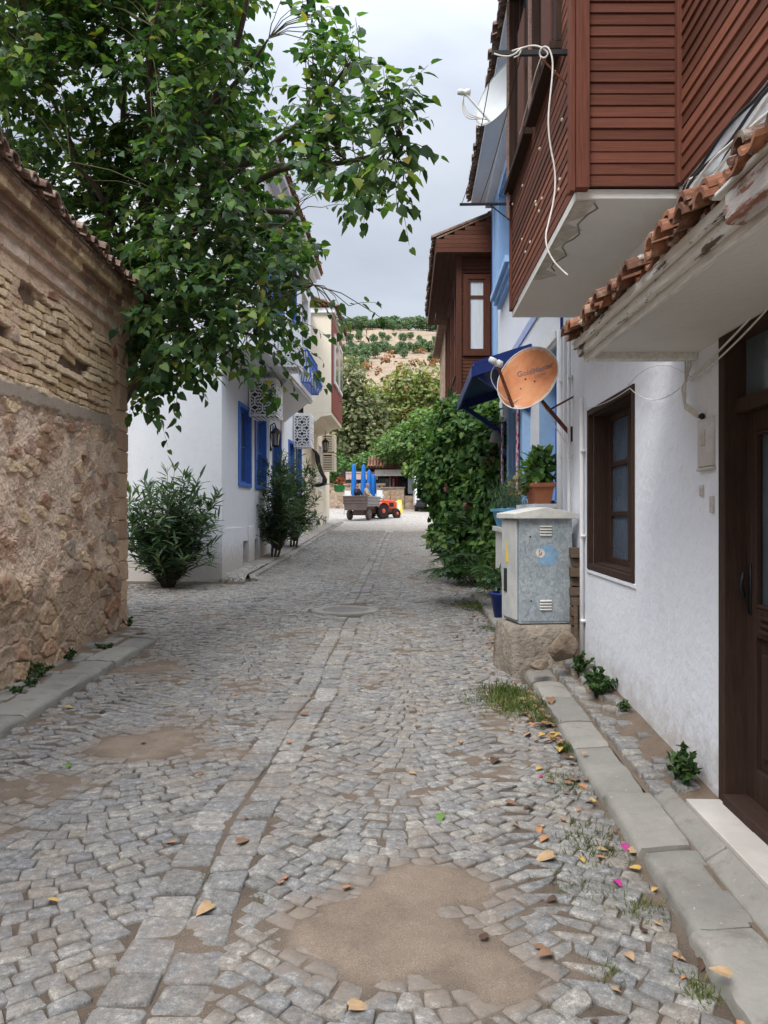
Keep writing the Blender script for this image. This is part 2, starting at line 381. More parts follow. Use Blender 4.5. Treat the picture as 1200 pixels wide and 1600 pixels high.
class MB:
    def __init__(s): s.v = []; s.f = []; s.mi = []; s.n = 0
    def add(s, V, Fs, mi=0):
        s.v.extend([tuple(map(float, p)) for p in V]); s.f.extend([tuple(i+s.n for i in f) for f in Fs]); s.mi.extend([mi]*len(Fs)); s.n += len(V); return s
    def hexa(s, p, mi=0):  # 8 points: bottom ring 0-3, top ring 4-7
        return s.add(p, [(3, 2, 1, 0), (4, 5, 6, 7), (0, 1, 5, 4), (1, 2, 6, 5), (2, 3, 7, 6), (3, 0, 4, 7)], mi)
    def box(s, c0, c1, mi=0):
        (x0, y0, z0), (x1, y1, z1) = c0, c1
        return s.hexa([(x0, y0, z0), (x1, y0, z0), (x1, y1, z0), (x0, y1, z0), (x0, y0, z1), (x1, y0, z1), (x1, y1, z1), (x0, y1, z1)], mi)
    def obox(s, c, ax, ay, az, mi=0):  # centre and half-axis vectors
        c, ax, ay, az = map(np.array, (c, ax, ay, az))
        return s.hexa([c-ax-ay-az, c+ax-ay-az, c+ax+ay-az, c-ax+ay-az, c-ax-ay+az, c+ax-ay+az, c+ax+ay+az, c-ax+ay+az], mi)
    def quad(s, a, b, c, d, mi=0): return s.add([a, b, c, d], [(0, 1, 2, 3)], mi)
    def prism(s, poly, d, mi=0):  # polygon points swept by vector d
        n = len(poly); d = np.array(d); V = [np.array(p) for p in poly]+[np.array(p)+d for p in poly]
        return s.add(V, [tuple(range(n))[::-1], tuple(range(n, 2*n))]+[(i, (i+1) % n, n+(i+1) % n, n+i) for i in range(n)], mi)
    def tube(s, pts, r, n=6, mi=0, r1=None, cap=True):
        pts = [np.array(p, float) for p in pts]; k = len(pts); V = []; prev = None
        for i, p in enumerate(pts):
            t = pts[min(i+1, k-1)]-pts[max(i-1, 0)]; t /= (np.linalg.norm(t)+1e-9)
            if prev is None: a = np.cross(t, (0, 0, 1.) if abs(t[2]) < .9 else (1., 0, 0))
            else: a = prev-t*np.dot(prev, t)
            a /= (np.linalg.norm(a)+1e-9); b = np.cross(t, a); prev = a
            rr = r if r1 is None else r+(r1-r)*i/max(1, k-1)
            if not np.isscalar(r): rr = r[i]
            for j in range(n):
                w = 2*math.pi*j/n; V.append(p+rr*(math.cos(w)*a+math.sin(w)*b))
        Fs = [(i*n+j, i*n+(j+1) % n, (i+1)*n+(j+1) % n, (i+1)*n+j) for i in range(k-1) for j in range(n)]
        if cap: Fs += [tuple(range(n))[::-1], tuple(range((k-1)*n, k*n))]
        return s.add(V, Fs, mi)
    def lathe(s, c, prof, n=16, mi=0, axis=(0, 0, 1)):
        az = np.array(axis, float); az /= np.linalg.norm(az); ax = np.cross(az, (0, 1., 0) if abs(az[1]) < .9 else (1., 0, 0)); ax /= np.linalg.norm(ax); ay = np.cross(az, ax)
        V = []; c = np.array(c, float)
        for r, h in prof:
            for j in range(n):
                w = 2*math.pi*j/n; V.append(c+az*h+r*(math.cos(w)*ax+math.sin(w)*ay))
        k = len(prof)
        Fs = [(i*n+j, i*n+(j+1) % n, (i+1)*n+(j+1) % n, (i+1)*n+j) for i in range(k-1) for j in range(n)]
        Fs += [tuple(range(n))[::-1], tuple(range((k-1)*n, k*n))]
        return s.add(V, Fs, mi)
    def build(s, name, mats, parent=None, smooth=False, bev=0, label=None, origin=None):
        o = link_mesh(name, s.v, s.f, mats, parent, smooth, s.mi, origin, label)
        if bev:
            b = o.modifiers.new('bevel', 'BEVEL'); b.width = bev; b.segments = 2; b.limit_method = 'ANGLE'
        return o
class Frame:
    """wall frame: s runs along the street (about metres of depth), out points into the street"""
    def __init__(f, x0, y0, slope, side): f.x0 = x0; f.y0 = y0; f.k = slope; f.side = side
    def p(f, s, out, z):
        return np.array((f.x0+f.k*(s-f.y0)+f.side*out, s-f.side*f.k*out, z))
    def box(f, mb, s0, s1, o0, o1, z0, z1, mi=0):
        p = f.p
        return mb.hexa([p(s0, o0, z0), p(s1, o0, z0), p(s1, o1, z0), p(s0, o1, z0), p(s0, o0, z1), p(s1, o0, z1), p(s1, o1, z1), p(s0, o1, z1)], mi)
    def wall(f, mb, s0, s1, z0, z1, holes, out=0., thick=.25, mi=0, mir=None):
        S = sorted({s0, s1, *[h[0] for h in holes], *[h[1] for h in holes]}); Z = sorted({z0, z1, *[h[2] for h in holes], *[h[3] for h in holes]})
        mir = mi if mir is None else mir
        solid = {}
        for i in range(len(S)-1):
            for j in range(len(Z)-1):
                cs, cz = (S[i]+S[i+1])/2, (Z[j]+Z[j+1])/2
                solid[i, j] = not any(h[0] < cs < h[1] and h[2] < cz < h[3] for h in holes)
        p = f.p; q = out-thick
        for (i, j), ok in solid.items():
            if not ok: continue
            a, b, c, d = S[i], S[i+1], Z[j], Z[j+1]
            mb.quad(p(a, out, c), p(b, out, c), p(b, out, d), p(a, out, d), mi)
            mb.quad(p(a, q, d), p(b, q, d), p(b, q, c), p(a, q, c), mi)
            for di, dj, e in ((-1, 0, [(a, c), (a, d)]), (1, 0, [(b, d), (b, c)]), (0, -1, [(b, c), (a, c)]), (0, 1, [(a, d), (b, d)])):
                if not solid.get((i+di, j+dj), False):
                    (sa, za), (sb, zb) = e
                    mb.quad(p(sa, out, za), p(sb, out, zb), p(sb, q, zb), p(sa, q, za), mir)
        return mb
    def boards(f, mb, s0, s1, z0, z1, out, h=.066, holes=(), mi=0, jitter=.002, proud=.008):
        """lapped horizontal boards covering a wall rectangle, broken round holes"""
        z = z0
        while z < z1-.01:
            zt = min(z+h, z1); segs = [(s0, s1)]
            for (a, b, c, d) in holes:
                if zt > c+.005 and z < d-.005:
                    ns = []
                    for (u, v) in segs:
                        if b <= u or a >= v: ns.append((u, v))
                        else:
                            if a > u: ns.append((u, a))
                            if b < v: ns.append((b, v))
                    segs = ns
            for (u, v) in segs:
                o1 = out+proud+random.uniform(-jitter, jitter); o2 = out+proud*.55+random.uniform(-jitter, jitter)
                p = f.p
                mb.hexa([p(u, out, z), p(v, out, z), p(v, o1, z+.004), p(u, o1, z+.004), p(u, out, zt-.003), p(v, out, zt-.003), p(v, o2, zt-.003), p(u, o2, zt-.003)], mi)
            z += h
        return mb
class Cross(Frame):
    """a face across the street at depth y: s runs along +x, out points to the camera"""
    def __init__(f, y, k=0.): f.y = y; f.kk = k
    def p(f, s, out, z): return np.array((s, f.y-out+f.kk*s, z))
def copy_tree(o, parent=None):
    c = o.copy(); C.objects.link(c); c.parent = parent
    for ch in list(o.children): copy_tree(ch, c)
    return c

# ------------------------------------------------------------------ leaves
HEART = (np.array([(0, 0, 0), (0, .5, -.05), (0, 1, -.22), (-.22, -.08, .03), (-.40, .18, .07), (-.30, .58, -.02), (.22, -.08, .03), (.40, .18, .07), (.30, .58, -.02)], float),
         [(0, 1, 4, 3), (1, 2, 5, 4), (0, 6, 7, 1), (1, 7, 8, 2)])
LANCE = (np.array([(0, 0, 0), (-.075, .35, .02), (0, .5, -.04), (.075, .35, .02), (-.05, .75, -.06), (.05, .75, -.06), (0, 1, -.16)], float),
         [(0, 2, 1), (0, 3, 2), (1, 2, 6, 4), (2, 3, 5, 6)])
CARD = (np.array([(-.42, 0, 0), (.36, .08, .1), (.5, .62, -.06), (0, 1, .05), (-.5, .55, .1)], float), [(0, 1, 2, 3, 4)])
def unit(a): return a/(np.linalg.norm(a, axis=-1, keepdims=True)+1e-9)
def leaves(pos, d, nrm, size, tmpl=HEART, wid=None):
    T, TF = tmpl; n = len(pos); d = unit(d); x = unit(np.cross(d, nrm)); z = np.cross(x, d)
    s = np.asarray(size).reshape(-1, 1, 1)
    w = 1. if wid is None else np.asarray(wid).reshape(-1, 1, 1)
    V = pos[:, None]+s*(T[None, :, 0:1]*x[:, None]*w+T[None, :, 1:2]*d[:, None]+T[None, :, 2:3]*z[:, None])
    k = len(T); V = V.reshape(-1, 3)
    Fs = [tuple(np.array(f)) for f in TF]
    out = []
    base = np.arange(n)*k
    for f in Fs: out.append((base[:, None]+np.array(f)[None]).tolist())
    return V, [t for g in out for t in g]
class LB:
    def __init__(s): s.V = []; s.F = []; s.n = 0
    def add(s, V, Fs):
        s.V.append(V); s.F.extend([tuple(i+s.n for i in f) for f in Fs]); s.n += len(V)
    def build(s, name, mat, parent=None, smooth=False, **k): return link_mesh(name, np.concatenate(s.V), s.F, mat, parent, smooth, **k)
def rdir(n): return unit(RNG.normal(size=(n, 3)))
# ================================================================== ground heights
GY = [-20, 0, 2.5, 5, 8.5, 12, 15, 20, 25, 30, 36, 41, 47, 52, 65, 90, 120, 160, 200, 250, 300, 330, 420, 900]
GZ = [-.05, 0, .06, .10, .14, .20, .28, .45, .66, .87, 1.10, 1.30, 1.66, 1.98, 2.6, 5.5, 12, 25, 40, 57.0, 73, 76, 70, 34]
def G(y): return np.interp(y, GY, GZ)
def HILL(x, y):
    x = np.asarray(x, float); y = np.asarray(y, float)
    t = np.clip((y-60)/60, 0, 1)
    return G(y)+t*(2.2*(fbm(x*.02+9, y*.02, 3)-.5)*2+.5*(fbm(x*.1, y*.1, 5)-.5)+x*.012)
def RX(x, y): return .030*(fbm(np.asarray(x)*.9, np.asarray(y)*.7, 31)-.5)

def grid_mesh(name, xs, ys, zf, mat, kind='structure', smooth=True):
    X, Y = np.meshgrid(xs, ys); Z = zf(X, Y); nx, ny = len(xs), len(ys)
    V = np.stack([X, Y, Z], -1).reshape(-1, 3)
    i = np.arange(nx*ny).reshape(ny, nx)
    Fs = np.stack([i[:-1, :-1], i[:-1, 1:], i[1:, 1:], i[1:, :-1]], -1).reshape(-1, 4)
    o = link_mesh(name, V, Fs, mat, None, smooth, origin=(0, 0, 0)); o['kind'] = kind; return o
xs = np.unique(np.concatenate([np.linspace(-420, -40, 40), np.linspace(-40, 40, 81), np.linspace(40, 420, 40)]))
ys = np.concatenate([np.linspace(-20, 50, 36), np.linspace(53, 120, 46), np.linspace(123, 345, 90), np.linspace(355, 900, 30)])
grid_mesh('ground', xs, ys, lambda x, y: np.where(y < 52.5, G(y)-.09, HILL(x, y)-.05), 'hill')
grid_mesh('village_square', np.linspace(-26, 24, 101), np.linspace(30.0, 51.5, 60), lambda x, y: G(y)-.008+.012*fbm(x, y, 8), 'farcob')

def strip_x(y): return np.interp(y, [0, 2.3, 4, 6.3, 10.6, 26, 40], [-.72, -.74, -.74, -.58, -.50, 0, .6])
def kerb_r(y): return .985+.0415*np.asarray(y)
PATCH = [(.0, 2.86, .27, .36, 1.), (.2, 3.15, .2, .24, .8), (-1.55, 5.0, .42, .33, .75), (-1.95, 4.25, .4, .28, .55), (-1.0, 4.75, .3, .2, .5), (-1.2, 6.6, .4, .3, .4), (.28, 2.62, .2, .3, .7), (.9, 5.6, .25, .4, .4), (-2.2, 7.4, .3, .5, .4)]
def patch(x, y, grow=1.):
    m = np.zeros(np.shape(x))
    wx = (fbm(np.asarray(x)*4, np.asarray(y)*4, 71)-.5)*.35; wy = (fbm(np.asarray(x)*4+7, np.asarray(y)*4, 72)-.5)*.35
    for (a, b, r, q, h) in PATCH: m = np.maximum(m, h*sstep(1.30, .45, np.sqrt(((x-a+wx)/(r*grow))**2+((y-b+wy)/(q*grow))**2)))
    return m
def bed(x, y):
    return G(y)+RX(x, y)-.0165+.012*fbm(x*9, y*9, 41, 4)+patch(x, y)*(.016+.014*fbm(x*14, y*14, 43))+.010*sstep(.55, .8, fbm(x*1.6, y*1.1, 44))
ysn = [1.0]
while ysn[-1] < 31: ysn.append(ysn[-1]+max(.022, .0065*ysn[-1]))
grid_mesh('road_bed', np.concatenate([np.linspace(-9, -3.2, 60), np.linspace(-3.17, 2.0, 190), np.linspace(2.1, 3.2, 6)]), np.array(ysn), bed, 'dirtbed')
o_ = bpy.context.scene.objects['road_bed']; V_ = np.empty(len(o_.data.vertices)*3, np.float32); o_.data.vertices.foreach_get('co', V_); V_ = V_.reshape(-1, 3)
m_ = np.clip(patch(V_[:, 0], V_[:, 1])*1.3+sstep(.5, .8, fbm(V_[:, 0]*1.6, V_[:, 1]*1.1, 44))*.5, 0, 1)[:, None]
c_ = np.array((.115, .090, .070))*(1-m_)+np.array((.225, .178, .138))*m_
a_ = o_.data.color_attributes.new('Col', 'FLOAT_COLOR', 'POINT'); a_.data.foreach_set('color', np.concatenate([c_, np.ones((len(c_), 1))], 1).astype(np.float32).ravel())

# ------------------------------------------------------------------ setts
class Setts:
    def __init__(s): s.V = []; s.F = []; s.n = 0
    def stone(s, c, zf, gap, dz, detail=True, sink=.05):
        c = np.array(c); m = c.mean(0); e = c-m; L = np.linalg.norm(e, axis=1, keepdims=True)
        c = m+e*np.clip(1-gap/(L+1e-6), .2, 1)+RNG.normal(size=(4, 2))*.0052
        z0 = zf(m[0], m[1])+dz; tx, ty = RNG.normal(size=2)*.034
        def ring(k, r, z):
            R = []
            for i in range(4):
                a, b, d = c[i], c[(i+1) % 4], c[i-1]
                if detail:
                    R += [a+(d-a)*r, a+(b-a)*r]
                else: R.append(a)
            R = m+(np.array(R)-m)*k
            return [(p[0], p[1], z+tx*(p[0]-m[0])+ty*(p[1]-m[1])) for p in R]
        n = 8 if detail else 4
        rings = [ring(1.0, .06, z0-sink), ring(1.0, .06, z0-.010), ring(.972, .08, z0-.003), ring(.90, .10, z0+.0003)] if detail else [ring(1, 0, z0-sink), ring(1, 0, z0-.009), ring(.86, 0, z0)]
        b = s.n
        for r in rings: s.V += r
        for k in range(len(rings)-1):
            for j in range(n): s.F.append((b+k*n+j, b+k*n+(j+1) % n, b+(k+1)*n+(j+1) % n, b+(k+1)*n+j))
        t = b+(len(rings)-1)*n; s.F.append(tuple(range(t, t+n))); s.n += n*len(rings)
    def build(s, name, mat):
        o = link_mesh(name, s.V, s.F, mat, None, True, origin=(0, 0, 0)); o['kind'] = 'structure'
        V = np.array(s.V); d_ = np.clip(patch(V[:, 0], V[:, 1], 1.3)*1.0+.34*sstep(.5, .75, fbm(V[:, 0]*1.6, V[:, 1]*1.1, 44)), 0, 1)[:, None]   # sand trodden over the stones
        o.data.color_attributes.new('Dust', 'FLOAT_COLOR', 'POINT').data.foreach_set('color', np.concatenate([d_, d_, d_, d_*0+1], 1).astype(np.float32).ravel()); return o
surf = lambda x, y: float(G(y)+RX(x, y))
st = Setts()
# the double run of large setts down the middle
for col in (0, 1):
    y = 1.55+col*.09
    while y < 30:
        L = random.uniform(.14, .26); wv = lambda yy: strip_x(yy)+(col-1)*.185+.012*math.sin(yy*3+col)
        if not (10.5 < y < 11.9):
            st.stone([(wv(y), y), (wv(y)+.18, y+random.uniform(-.01, .01)), (wv(y+L)+.18, y+L), (wv(y+L), y+L)], surf, .006, random.uniform(-.003, .004), y < 16)
        y += L
def lane(side, y0, y1, h=.094, maxd=None):
    nrow = int((y1-y0)/h)
    W1, A1 = (1.22, .33) if side > 0 else (1.34, .36)
    def off(d):   # segmental arcs bowing towards the lower end of the street
        return -A1*abs(math.sin(math.pi*max(d, 0)/W1))
    def slope(d): return (off(d+.02)-off(d-.02))/.04 if d > .02 else (off(.04)-off(0))/.04
    for j in range(nrow):
        d = random.uniform(-.05, .0); yb = y0+j*h
        while True:
            w = h*random.uniform(.85, 1.42)/math.sqrt(1+slope(d+.05)**2)*1.05; 
            cs = []
            for (dd, jj) in ((d, j), (d+w, j), (d+w, j+1), (d, j+1)):
                if jj > j:   # keep the joints square to the curved course
                    sl_ = slope(dd); dd = max(-.03, dd-sl_*h/(1+sl_*sl_))
                yy = y0+jj*h+off(dd)+.016*(vnoise(dd*2.5, jj*.37, 61)-.5)*2
                xx = float(strip_x(yy))+side*(.19+dd)+.012*(vnoise(dd*3, jj*.9, 62)-.5)
                cs.append((xx, yy))
            mx = sum(c[0] for c in cs)/4; my = sum(c[1] for c in cs)/4
            d += w
            if side > 0:
                lim = kerb_r(my)-.03 if my < 13 else 1.9+.04*(my-13)
                if mx > lim: break
            else:
                lim = -2.55 if my < 8.55 else (-6.5 if my < 14.5 else -2.62+.03*(my-15))
                if mx < lim: break
            if my < 1.4 or my > 31 or math.hypot(mx+.56, my-11.2) < .52: continue
            if side < 0: cs = cs[::-1]
            big = my < 4.2 and random.random() < .0
            st.stone(cs, surf, random.uniform(.001, .004)+.006*(random.random() < .2), random.gauss(0, .0034), my < 14)
lane(1, 1.5, 32.4); lane(-1, 1.5, 32.5)
st.build('cobbled_road', 'cobble')

# ------------------------------------------------------------------ kerbs and pavements
def kerb(name, path, width, side, hgt, lens, seedk):
    """path(y)->x of the road edge; stones with worn noses; side=+1: pavement towards +x"""
    V = []; Fs = []; prof = [(0, -.12), (.0, hgt*.42), (.010, hgt*.74), (.034, hgt*.93), (.08, hgt), (width*.6, hgt*1.03), (width-.01, hgt*1.03), (width, -.12)]
    for (ya, yb) in lens:
        n = 15; b = len(V); dzs = random.gauss(0, .006); dxs = random.gauss(0, .007)
        for i in range(n):
            t = i/(n-1); y = ya+.006+(yb-ya-.012)*t; e = min(t, 1-t); nose = .012*max(0, 1-e*14)
            for k, (o, z) in enumerate(prof):
                w = .008*(vnoise(y*4+k*.8, k*1.3, seedk)-.5)*2+.012*(vnoise(y*13+k*2.1, k*2.3, seedk+1)-.5)
                zz = G(y)+z+dzs+(w if 1 < k < 7 else 0)-(nose if k > 0 and k < 7 else 0)
                V.append((path(y)+side*(o+dxs+(w if k < 5 else 0)+(nose if k == 0 else 0)), y, zz))
        m = len(prof)
        for i in range(n-1):
            for k in range(m-1): Fs.append((b+i*m+k, b+i*m+k+1, b+(i+1)*m+k+1, b+(i+1)*m+k))
        Fs += [tuple(range(b, b+m)), tuple(range(b+(n-1)*m, b+n*m))]
    if side > 0: Fs = [f[::-1] for f in Fs]
    o = link_mesh(name, V, Fs, 'kerb', None, True, origin=(0, 0, 0)); o['kind'] = 'structure'
    md = o.modifiers.new('split', 'EDGE_SPLIT'); md.split_angle = math.radians(50)
    return o
def runs(a, b, lo, hi):
    r = []; y = a
    while y < b: L = random.uniform(lo, hi); r.append((y, min(y+L, b))); y += L
    return r
kerb('kerb_right', lambda y: kerb_r(y), .235, 1, .058, runs(1.2, 13.5, .52, .82), 5)
kerb('kerb_left', lambda y: -2.57, .30, -1, .062, runs(1.0, 8.75, .56, .74), 6)
kerb('kerb_left_far', lambda y: -2.62+.03*(y-15)+.25*max(0, 15.6-y), .16, -1, .06, runs(15.0, 37, .5, .9), 7)
WR = lambda y: 1.515+.039*np.asarray(y)
def sidez(x, y):
    t = np.clip((x-kerb_r(y)-.25)/(.32), 0, 1)
    return G(y)+.05+t*np.interp(y, [0, 3.9, 6.6, 9], [.05, .062, .175, .2])
V = []; Fs = []
yy = np.linspace(1.0, 14.8, 230); tt = np.linspace(0, 1, 22)
Y2, T2 = np.meshgrid(yy, tt, indexing='ij'); X2 = kerb_r(Y2)+.22+(WR(Y2)+.05-kerb_r(Y2)-.22)*T2
Z2 = sidez(X2, Y2)-.004+.012*fbm(X2*8, Y2*8, 81)
i = np.arange(Y2.size).reshape(Y2.shape)
o = link_mesh('pavement_right', np.stack([X2, Y2, Z2], -1).reshape(-1, 3), np.stack([i[:-1, :-1], i[:-1, 1:], i[1:, 1:], i[1:, :-1]], -1).reshape(-1, 4), 'dirt', None, True, origin=(0, 0, 0)); o['kind'] = 'structure'
st2 = Setts(); y = 3.95
szf = lambda x, y: float(sidez(x, y))
while y < 12:
    h = random.uniform(.085, .125); x = float(kerb_r(y))+.245
    while x < WR(y)-.05:
        w = random.uniform(.09, .16)
        if random.random() > .04 and not (y < 5.2 and x > WR(y)-.2 and random.random() < .5): st2.stone([(x, y), (min(x+w, float(WR(y))-.01), y), (min(x+w, float(WR(y))-.01), y+h), (x, y+h)], szf, .007, random.gauss(.020, .005), y < 8)
        x += w
    y += h
st2.build('pavement_setts', 'cobble')
# concrete strip beside the door step
mb = MB(); n = 24
for k in range(4):
    ya, yb = 1.1+k*.72, 1.1+(k+1)*.72-.008
    mb.hexa([(kerb_r(ya)+.24, ya, .0), (WR(ya)-.186, ya, .0), (WR(yb)-.186, yb, .0), (kerb_r(yb)+.24, yb, .0), (kerb_r(ya)+.24, ya, G(ya)+.062), (WR(ya)-.186, ya, .190), (WR(yb)-.186, yb, .190), (kerb_r(yb)+.24, yb, G(yb)+.060)])
o = mb.build('pavement_slab', 'kerb', None, False, .012, origin=(0, 0, 0)); o['kind'] = 'structure'
# left pavement
V = []; yy = np.linspace(1, 9.2, 140); tt = np.linspace(0, 1, 14)
Y2, T2 = np.meshgrid(yy, tt, indexing='ij'); X2 = -2.84+(-3.4+2.84)*T2+.0*Y2
Z2 = G(Y2)+.052+.03*fbm(X2*5, Y2*5, 83)+.03*T2
o = link_mesh('pavement_left', np.stack([X2, Y2, Z2], -1).reshape(-1, 3), np.stack([i_ for i_ in [np.arange(Y2.size).reshape(Y2.shape)]][0][:-1, :-1].reshape(-1, 1)*0, -1) if False else (lambda i: np.stack([i[:-1, :-1], i[1:, :-1], i[1:, 1:], i[:-1, 1:]], -1).reshape(-1, 4))(np.arange(Y2.size).reshape(Y2.shape)), 'dirt', None, True, origin=(0, 0, 0)); o['kind'] = 'structure'
st3 = Setts(); y = 1.2
lzf = lambda x, y: float(G(y)+.072)
while y < 9.0:
    h = random.uniform(.14, .26); x = -2.87
    while x > -3.25:
        w = random.uniform(.12, .2)
        if random.random() < .8: st3.stone([(x-w, y), (x, y), (x, y+h), (x-w, y+h)], lzf, .008, random.gauss(.006, .006))
        x -= w
    y += h
st3.build('pavement_setts_left', 'kerb')
# left far pavement beside the white houses
Y2, T2 = np.meshgrid(np.linspace(15, 37, 60), np.linspace(0, 1, 8), indexing='ij')
X2 = -2.74+.03*(Y2-15)-T2*.62; Z2 = G(Y2)+.06+.05*fbm(X2*4, Y2*4, 84)+.03*T2; Z2[0] -= .16; Y2 = Y2-.06
o = link_mesh('pavement_far', np.stack([X2, Y2, Z2], -1).reshape(-1, 3), (lambda i: np.stack([i[:-1, :-1], i[1:, :-1], i[1:, 1:], i[:-1, 1:]], -1).reshape(-1, 4))(np.arange(Y2.size).reshape(Y2.shape)), 'farcob', None, True, origin=(0, 0, 0)); o['kind'] = 'structure'

# manhole
t = thing('manhole', 'round manhole cover in a pale concrete collar set in the cobbles', 'manhole', (-.56, 11.2, G(11.2)))
mb = MB(); zc = float(G(11.2))
ring = [(.50, -.05), (.50, .006), (.46, .014), (.335, .014), (.325, -.01), (.31, -.05)]
mb.lathe((-.56, 11.2, zc), ring, 40); mb.build('collar', 'kerb', t, True)
mb = MB(); mb.lathe((-.56, 11.2, zc), [(.31, -.05), (.315, .004), (.30, .010), (.285, .004), (.02, .006)], 40)
mb.build('cover', simple('cast_iron_cover', (.15, .135, .12), .8, .25, 9, .6, 40), t, True)

# ================================================================== stone wall building on the left
WL = Frame(-3.207, 9.55, -.033, 1)
tw = thing('stone_building', 'old rubble stone and brick building with stepped cornice and weathered tile eave', 'building', (-3.3, 6, G(6)))
def bricks(u, v, cw, ch, seed):
    r = np.floor(v/ch); fv = v/ch-r; hr = _hash(r, r*0+3, seed); cwr = cw*(.7+.7*hr)
    U = u/cwr+hr*7.3; c = np.floor(U); j0 = (_hash(c, r, seed+1)-.5)*.5; j1 = (_hash(c+1, r, seed+1)-.5)*.5
    c = np.where(U-c < j0, c-1, c); c = np.where(U-c > 1+(_hash(c+1, r, seed+1)-.5)*.5, c+1, c)
    a = c+(_hash(c, r, seed+1)-.5)*.5; b = c+1+(_hash(c+1, r, seed+1)-.5)*.5
    du = np.minimum(U-a, b-U)*cwr; dv = np.minimum(fv, 1-fv)*ch
    return _hash(c, r, seed+11), np.minimum(du, dv), _hash(c, r, seed+23)
def wall_relief(S, Z):
    n1 = fbm(S*1.3, Z*1.3, 101); n2 = fbm(S*4, Z*4, 102); n3 = fbm(S*14, Z*14, 103); n4 = fbm(S*45, Z*45, 104, 3)
    su = S+(n2-.5)*.12; zu = Z+(fbm(S*3, Z*5, 105)-.5)*.10
    H = np.zeros(S.shape); col = np.zeros(S.shape+(3,))
    pal = lambda h, cs: np.stack([np.interp(h, np.linspace(0, 1, len(cs)), [c[k] for c in cs]) for k in range(3)], -1)
    pink = np.array(lin(196, 170, 146)); grey = np.array(lin(158, 142, 125)); brown = np.array(lin(140, 112, 88))
    # zone B: mortar with scattered stones
    h, e, q = cells(su, zu, .21, .12, 7, .95)
    pres = ((h < .48) | (n1 > .60)).astype(float)*(.6+.4*(q > .35)); m = sstep(.10, .18, e+(n3-.5)*.16+(n4-.5)*.08)*pres
    HB = m*(.004+.026*q)-.014*sstep(.16, .06, e)*pres+.030*(n3-.5)+.020*(n4-.5)+.02*(n2-.5); cb = pal(n2, [pink*.72, pink*1.0, pink*1.22])
    sc = pal(q, [lin(86, 68, 60), lin(134, 84, 68), lin(150, 112, 82), lin(186, 160, 130), lin(126, 120, 112), lin(204, 176, 136), lin(140, 96, 76)])
    mm = (m*(.72+.28*n3))[..., None]; CB = (cb*(1-mm)+sc*mm)*(.86+.28*n4[..., None])
    # thin brick-like chips in zone B
    h2, e2, q2 = cells(su, zu, .17, .036, 17, .5, True)
    tm = sstep(.55, .65, fbm(S*1.1+3, Z*1.6, 107))*sstep(.05, .2, e2)*(h2 < .75)*(1-m)
    HB += tm*.016; CB = CB*(1-.6*tm[..., None])+pal(q2, [lin(186, 140, 112), lin(205, 172, 138), lin(170, 118, 96)])*.6*tm[..., None]
    # zone A: long pale courses
    ha, ea, qa = bricks(S+(n2-.5)*.12, Z+(fbm(S*1.6, Z*2, 108)-.5)*.10+(n3-.5)*.012, .42, .078, 27)
    cover = np.maximum(sstep(8.75, 9.1, S+(n2-.5)*.6), sstep(.66, .74, fbm(S*1.4, Z*2.2, 109))*.9)
    cover = np.maximum(cover, sstep(3.50, 3.68, Z+(n2-.5)*.25))
    ma = sstep(.003, .010, ea+(n3-.5)*.020+(n4-.5)*.008)*(ha > .07); live = 1-cover
    HA = (ma*(.022+.05*qa)-.022)*live+.018*(n3-.5)+.01*(n4-.5)+cover*.014
    ca = pal(qa, [lin(186, 152, 112), lin(214, 186, 144), lin(198, 168, 132), lin(226, 202, 164), lin(170, 140, 112)])
    jo = np.array(lin(104, 82, 66)); CA = ca*ma[..., None]+jo*(1-ma[..., None])
    cc = pal(n2, [lin(168, 136, 112), lin(190, 156, 128), lin(202, 172, 142)]); CA = CA*live[..., None]+cc*cover[..., None]
    spots = sstep(.12, .26, e)*(h < .16); CA = CA*(1-spots*cover)[..., None]+sc*(spots*cover)[..., None]; HA += spots*cover*.02
    # zone C: large rough stones under smeared mortar
    hc, ec, qc = cells(su*1.0, zu, .30, .165, 37, .9)
    sm = sstep(.38, .54, fbm(S*1.7+5, Z*2.0, 111)); mc = sstep(.06, .15, ec+(n3-.5)*.18+(n4-.5)*.06)*(1-.75*sm)
    HC = mc*(.014+.034*qc)+.03*(n2-.5)+.022*(n3-.5)+.012*(n4-.5)+.03
    c1 = pal(qc, [lin(132, 106, 84), lin(168, 138, 106), lin(190, 160, 124), lin(146, 102, 78), lin(140, 124, 106)])
    CC = c1*mc[..., None]+pal(n2, [lin(134, 114, 94), lin(176, 152, 126)])*(1-mc[..., None])
    # blend zones
    zb = Z+(n2-.5)*.35+(n1-.5)*.4
    wc = sstep(1.12, .92, zb); band_lo = 2.46+.02*(n2-.5)+.015*S; wa = sstep(-.02, .02, Z-(band_lo+.06+.05*(n3-.5)))
    H = HB*(1-wc)+HC*wc; col = CB*(1-wc[..., None])+CC*wc[..., None]
    H = H*(1-wa)+HA*wa; col = col*(1-wa[..., None])+CA*wa[..., None]
    band = sstep(-.03, .015, Z-band_lo+.06*(n3-.5))*sstep(.145, .11, Z-band_lo+.05*(n3-.5))*sstep(9.05, 8.8, S)
    H = H*(1-band)+(.03+.006*(n3-.5))*band; col = col*(1-band[..., None])+(grey*(.9+.2*n2[..., None]))*band[..., None]
    # putlog hole
    hole = sstep(.07, .055, np.abs(S-8.06+(n3-.5)*.03))*sstep(.115, .10, np.abs(Z-2.10+(n3-.5)*.03))
    H -= .16*hole; col = col*(1-.3*hole[..., None])
    # corner quoins
    hq, eq, qq = cells(S*.6, Z, .6, .26, 47, .4); wq = sstep(9.12, 9.22, S+(n2-.5)*.15)*sstep(3.75, 3.6, Z)
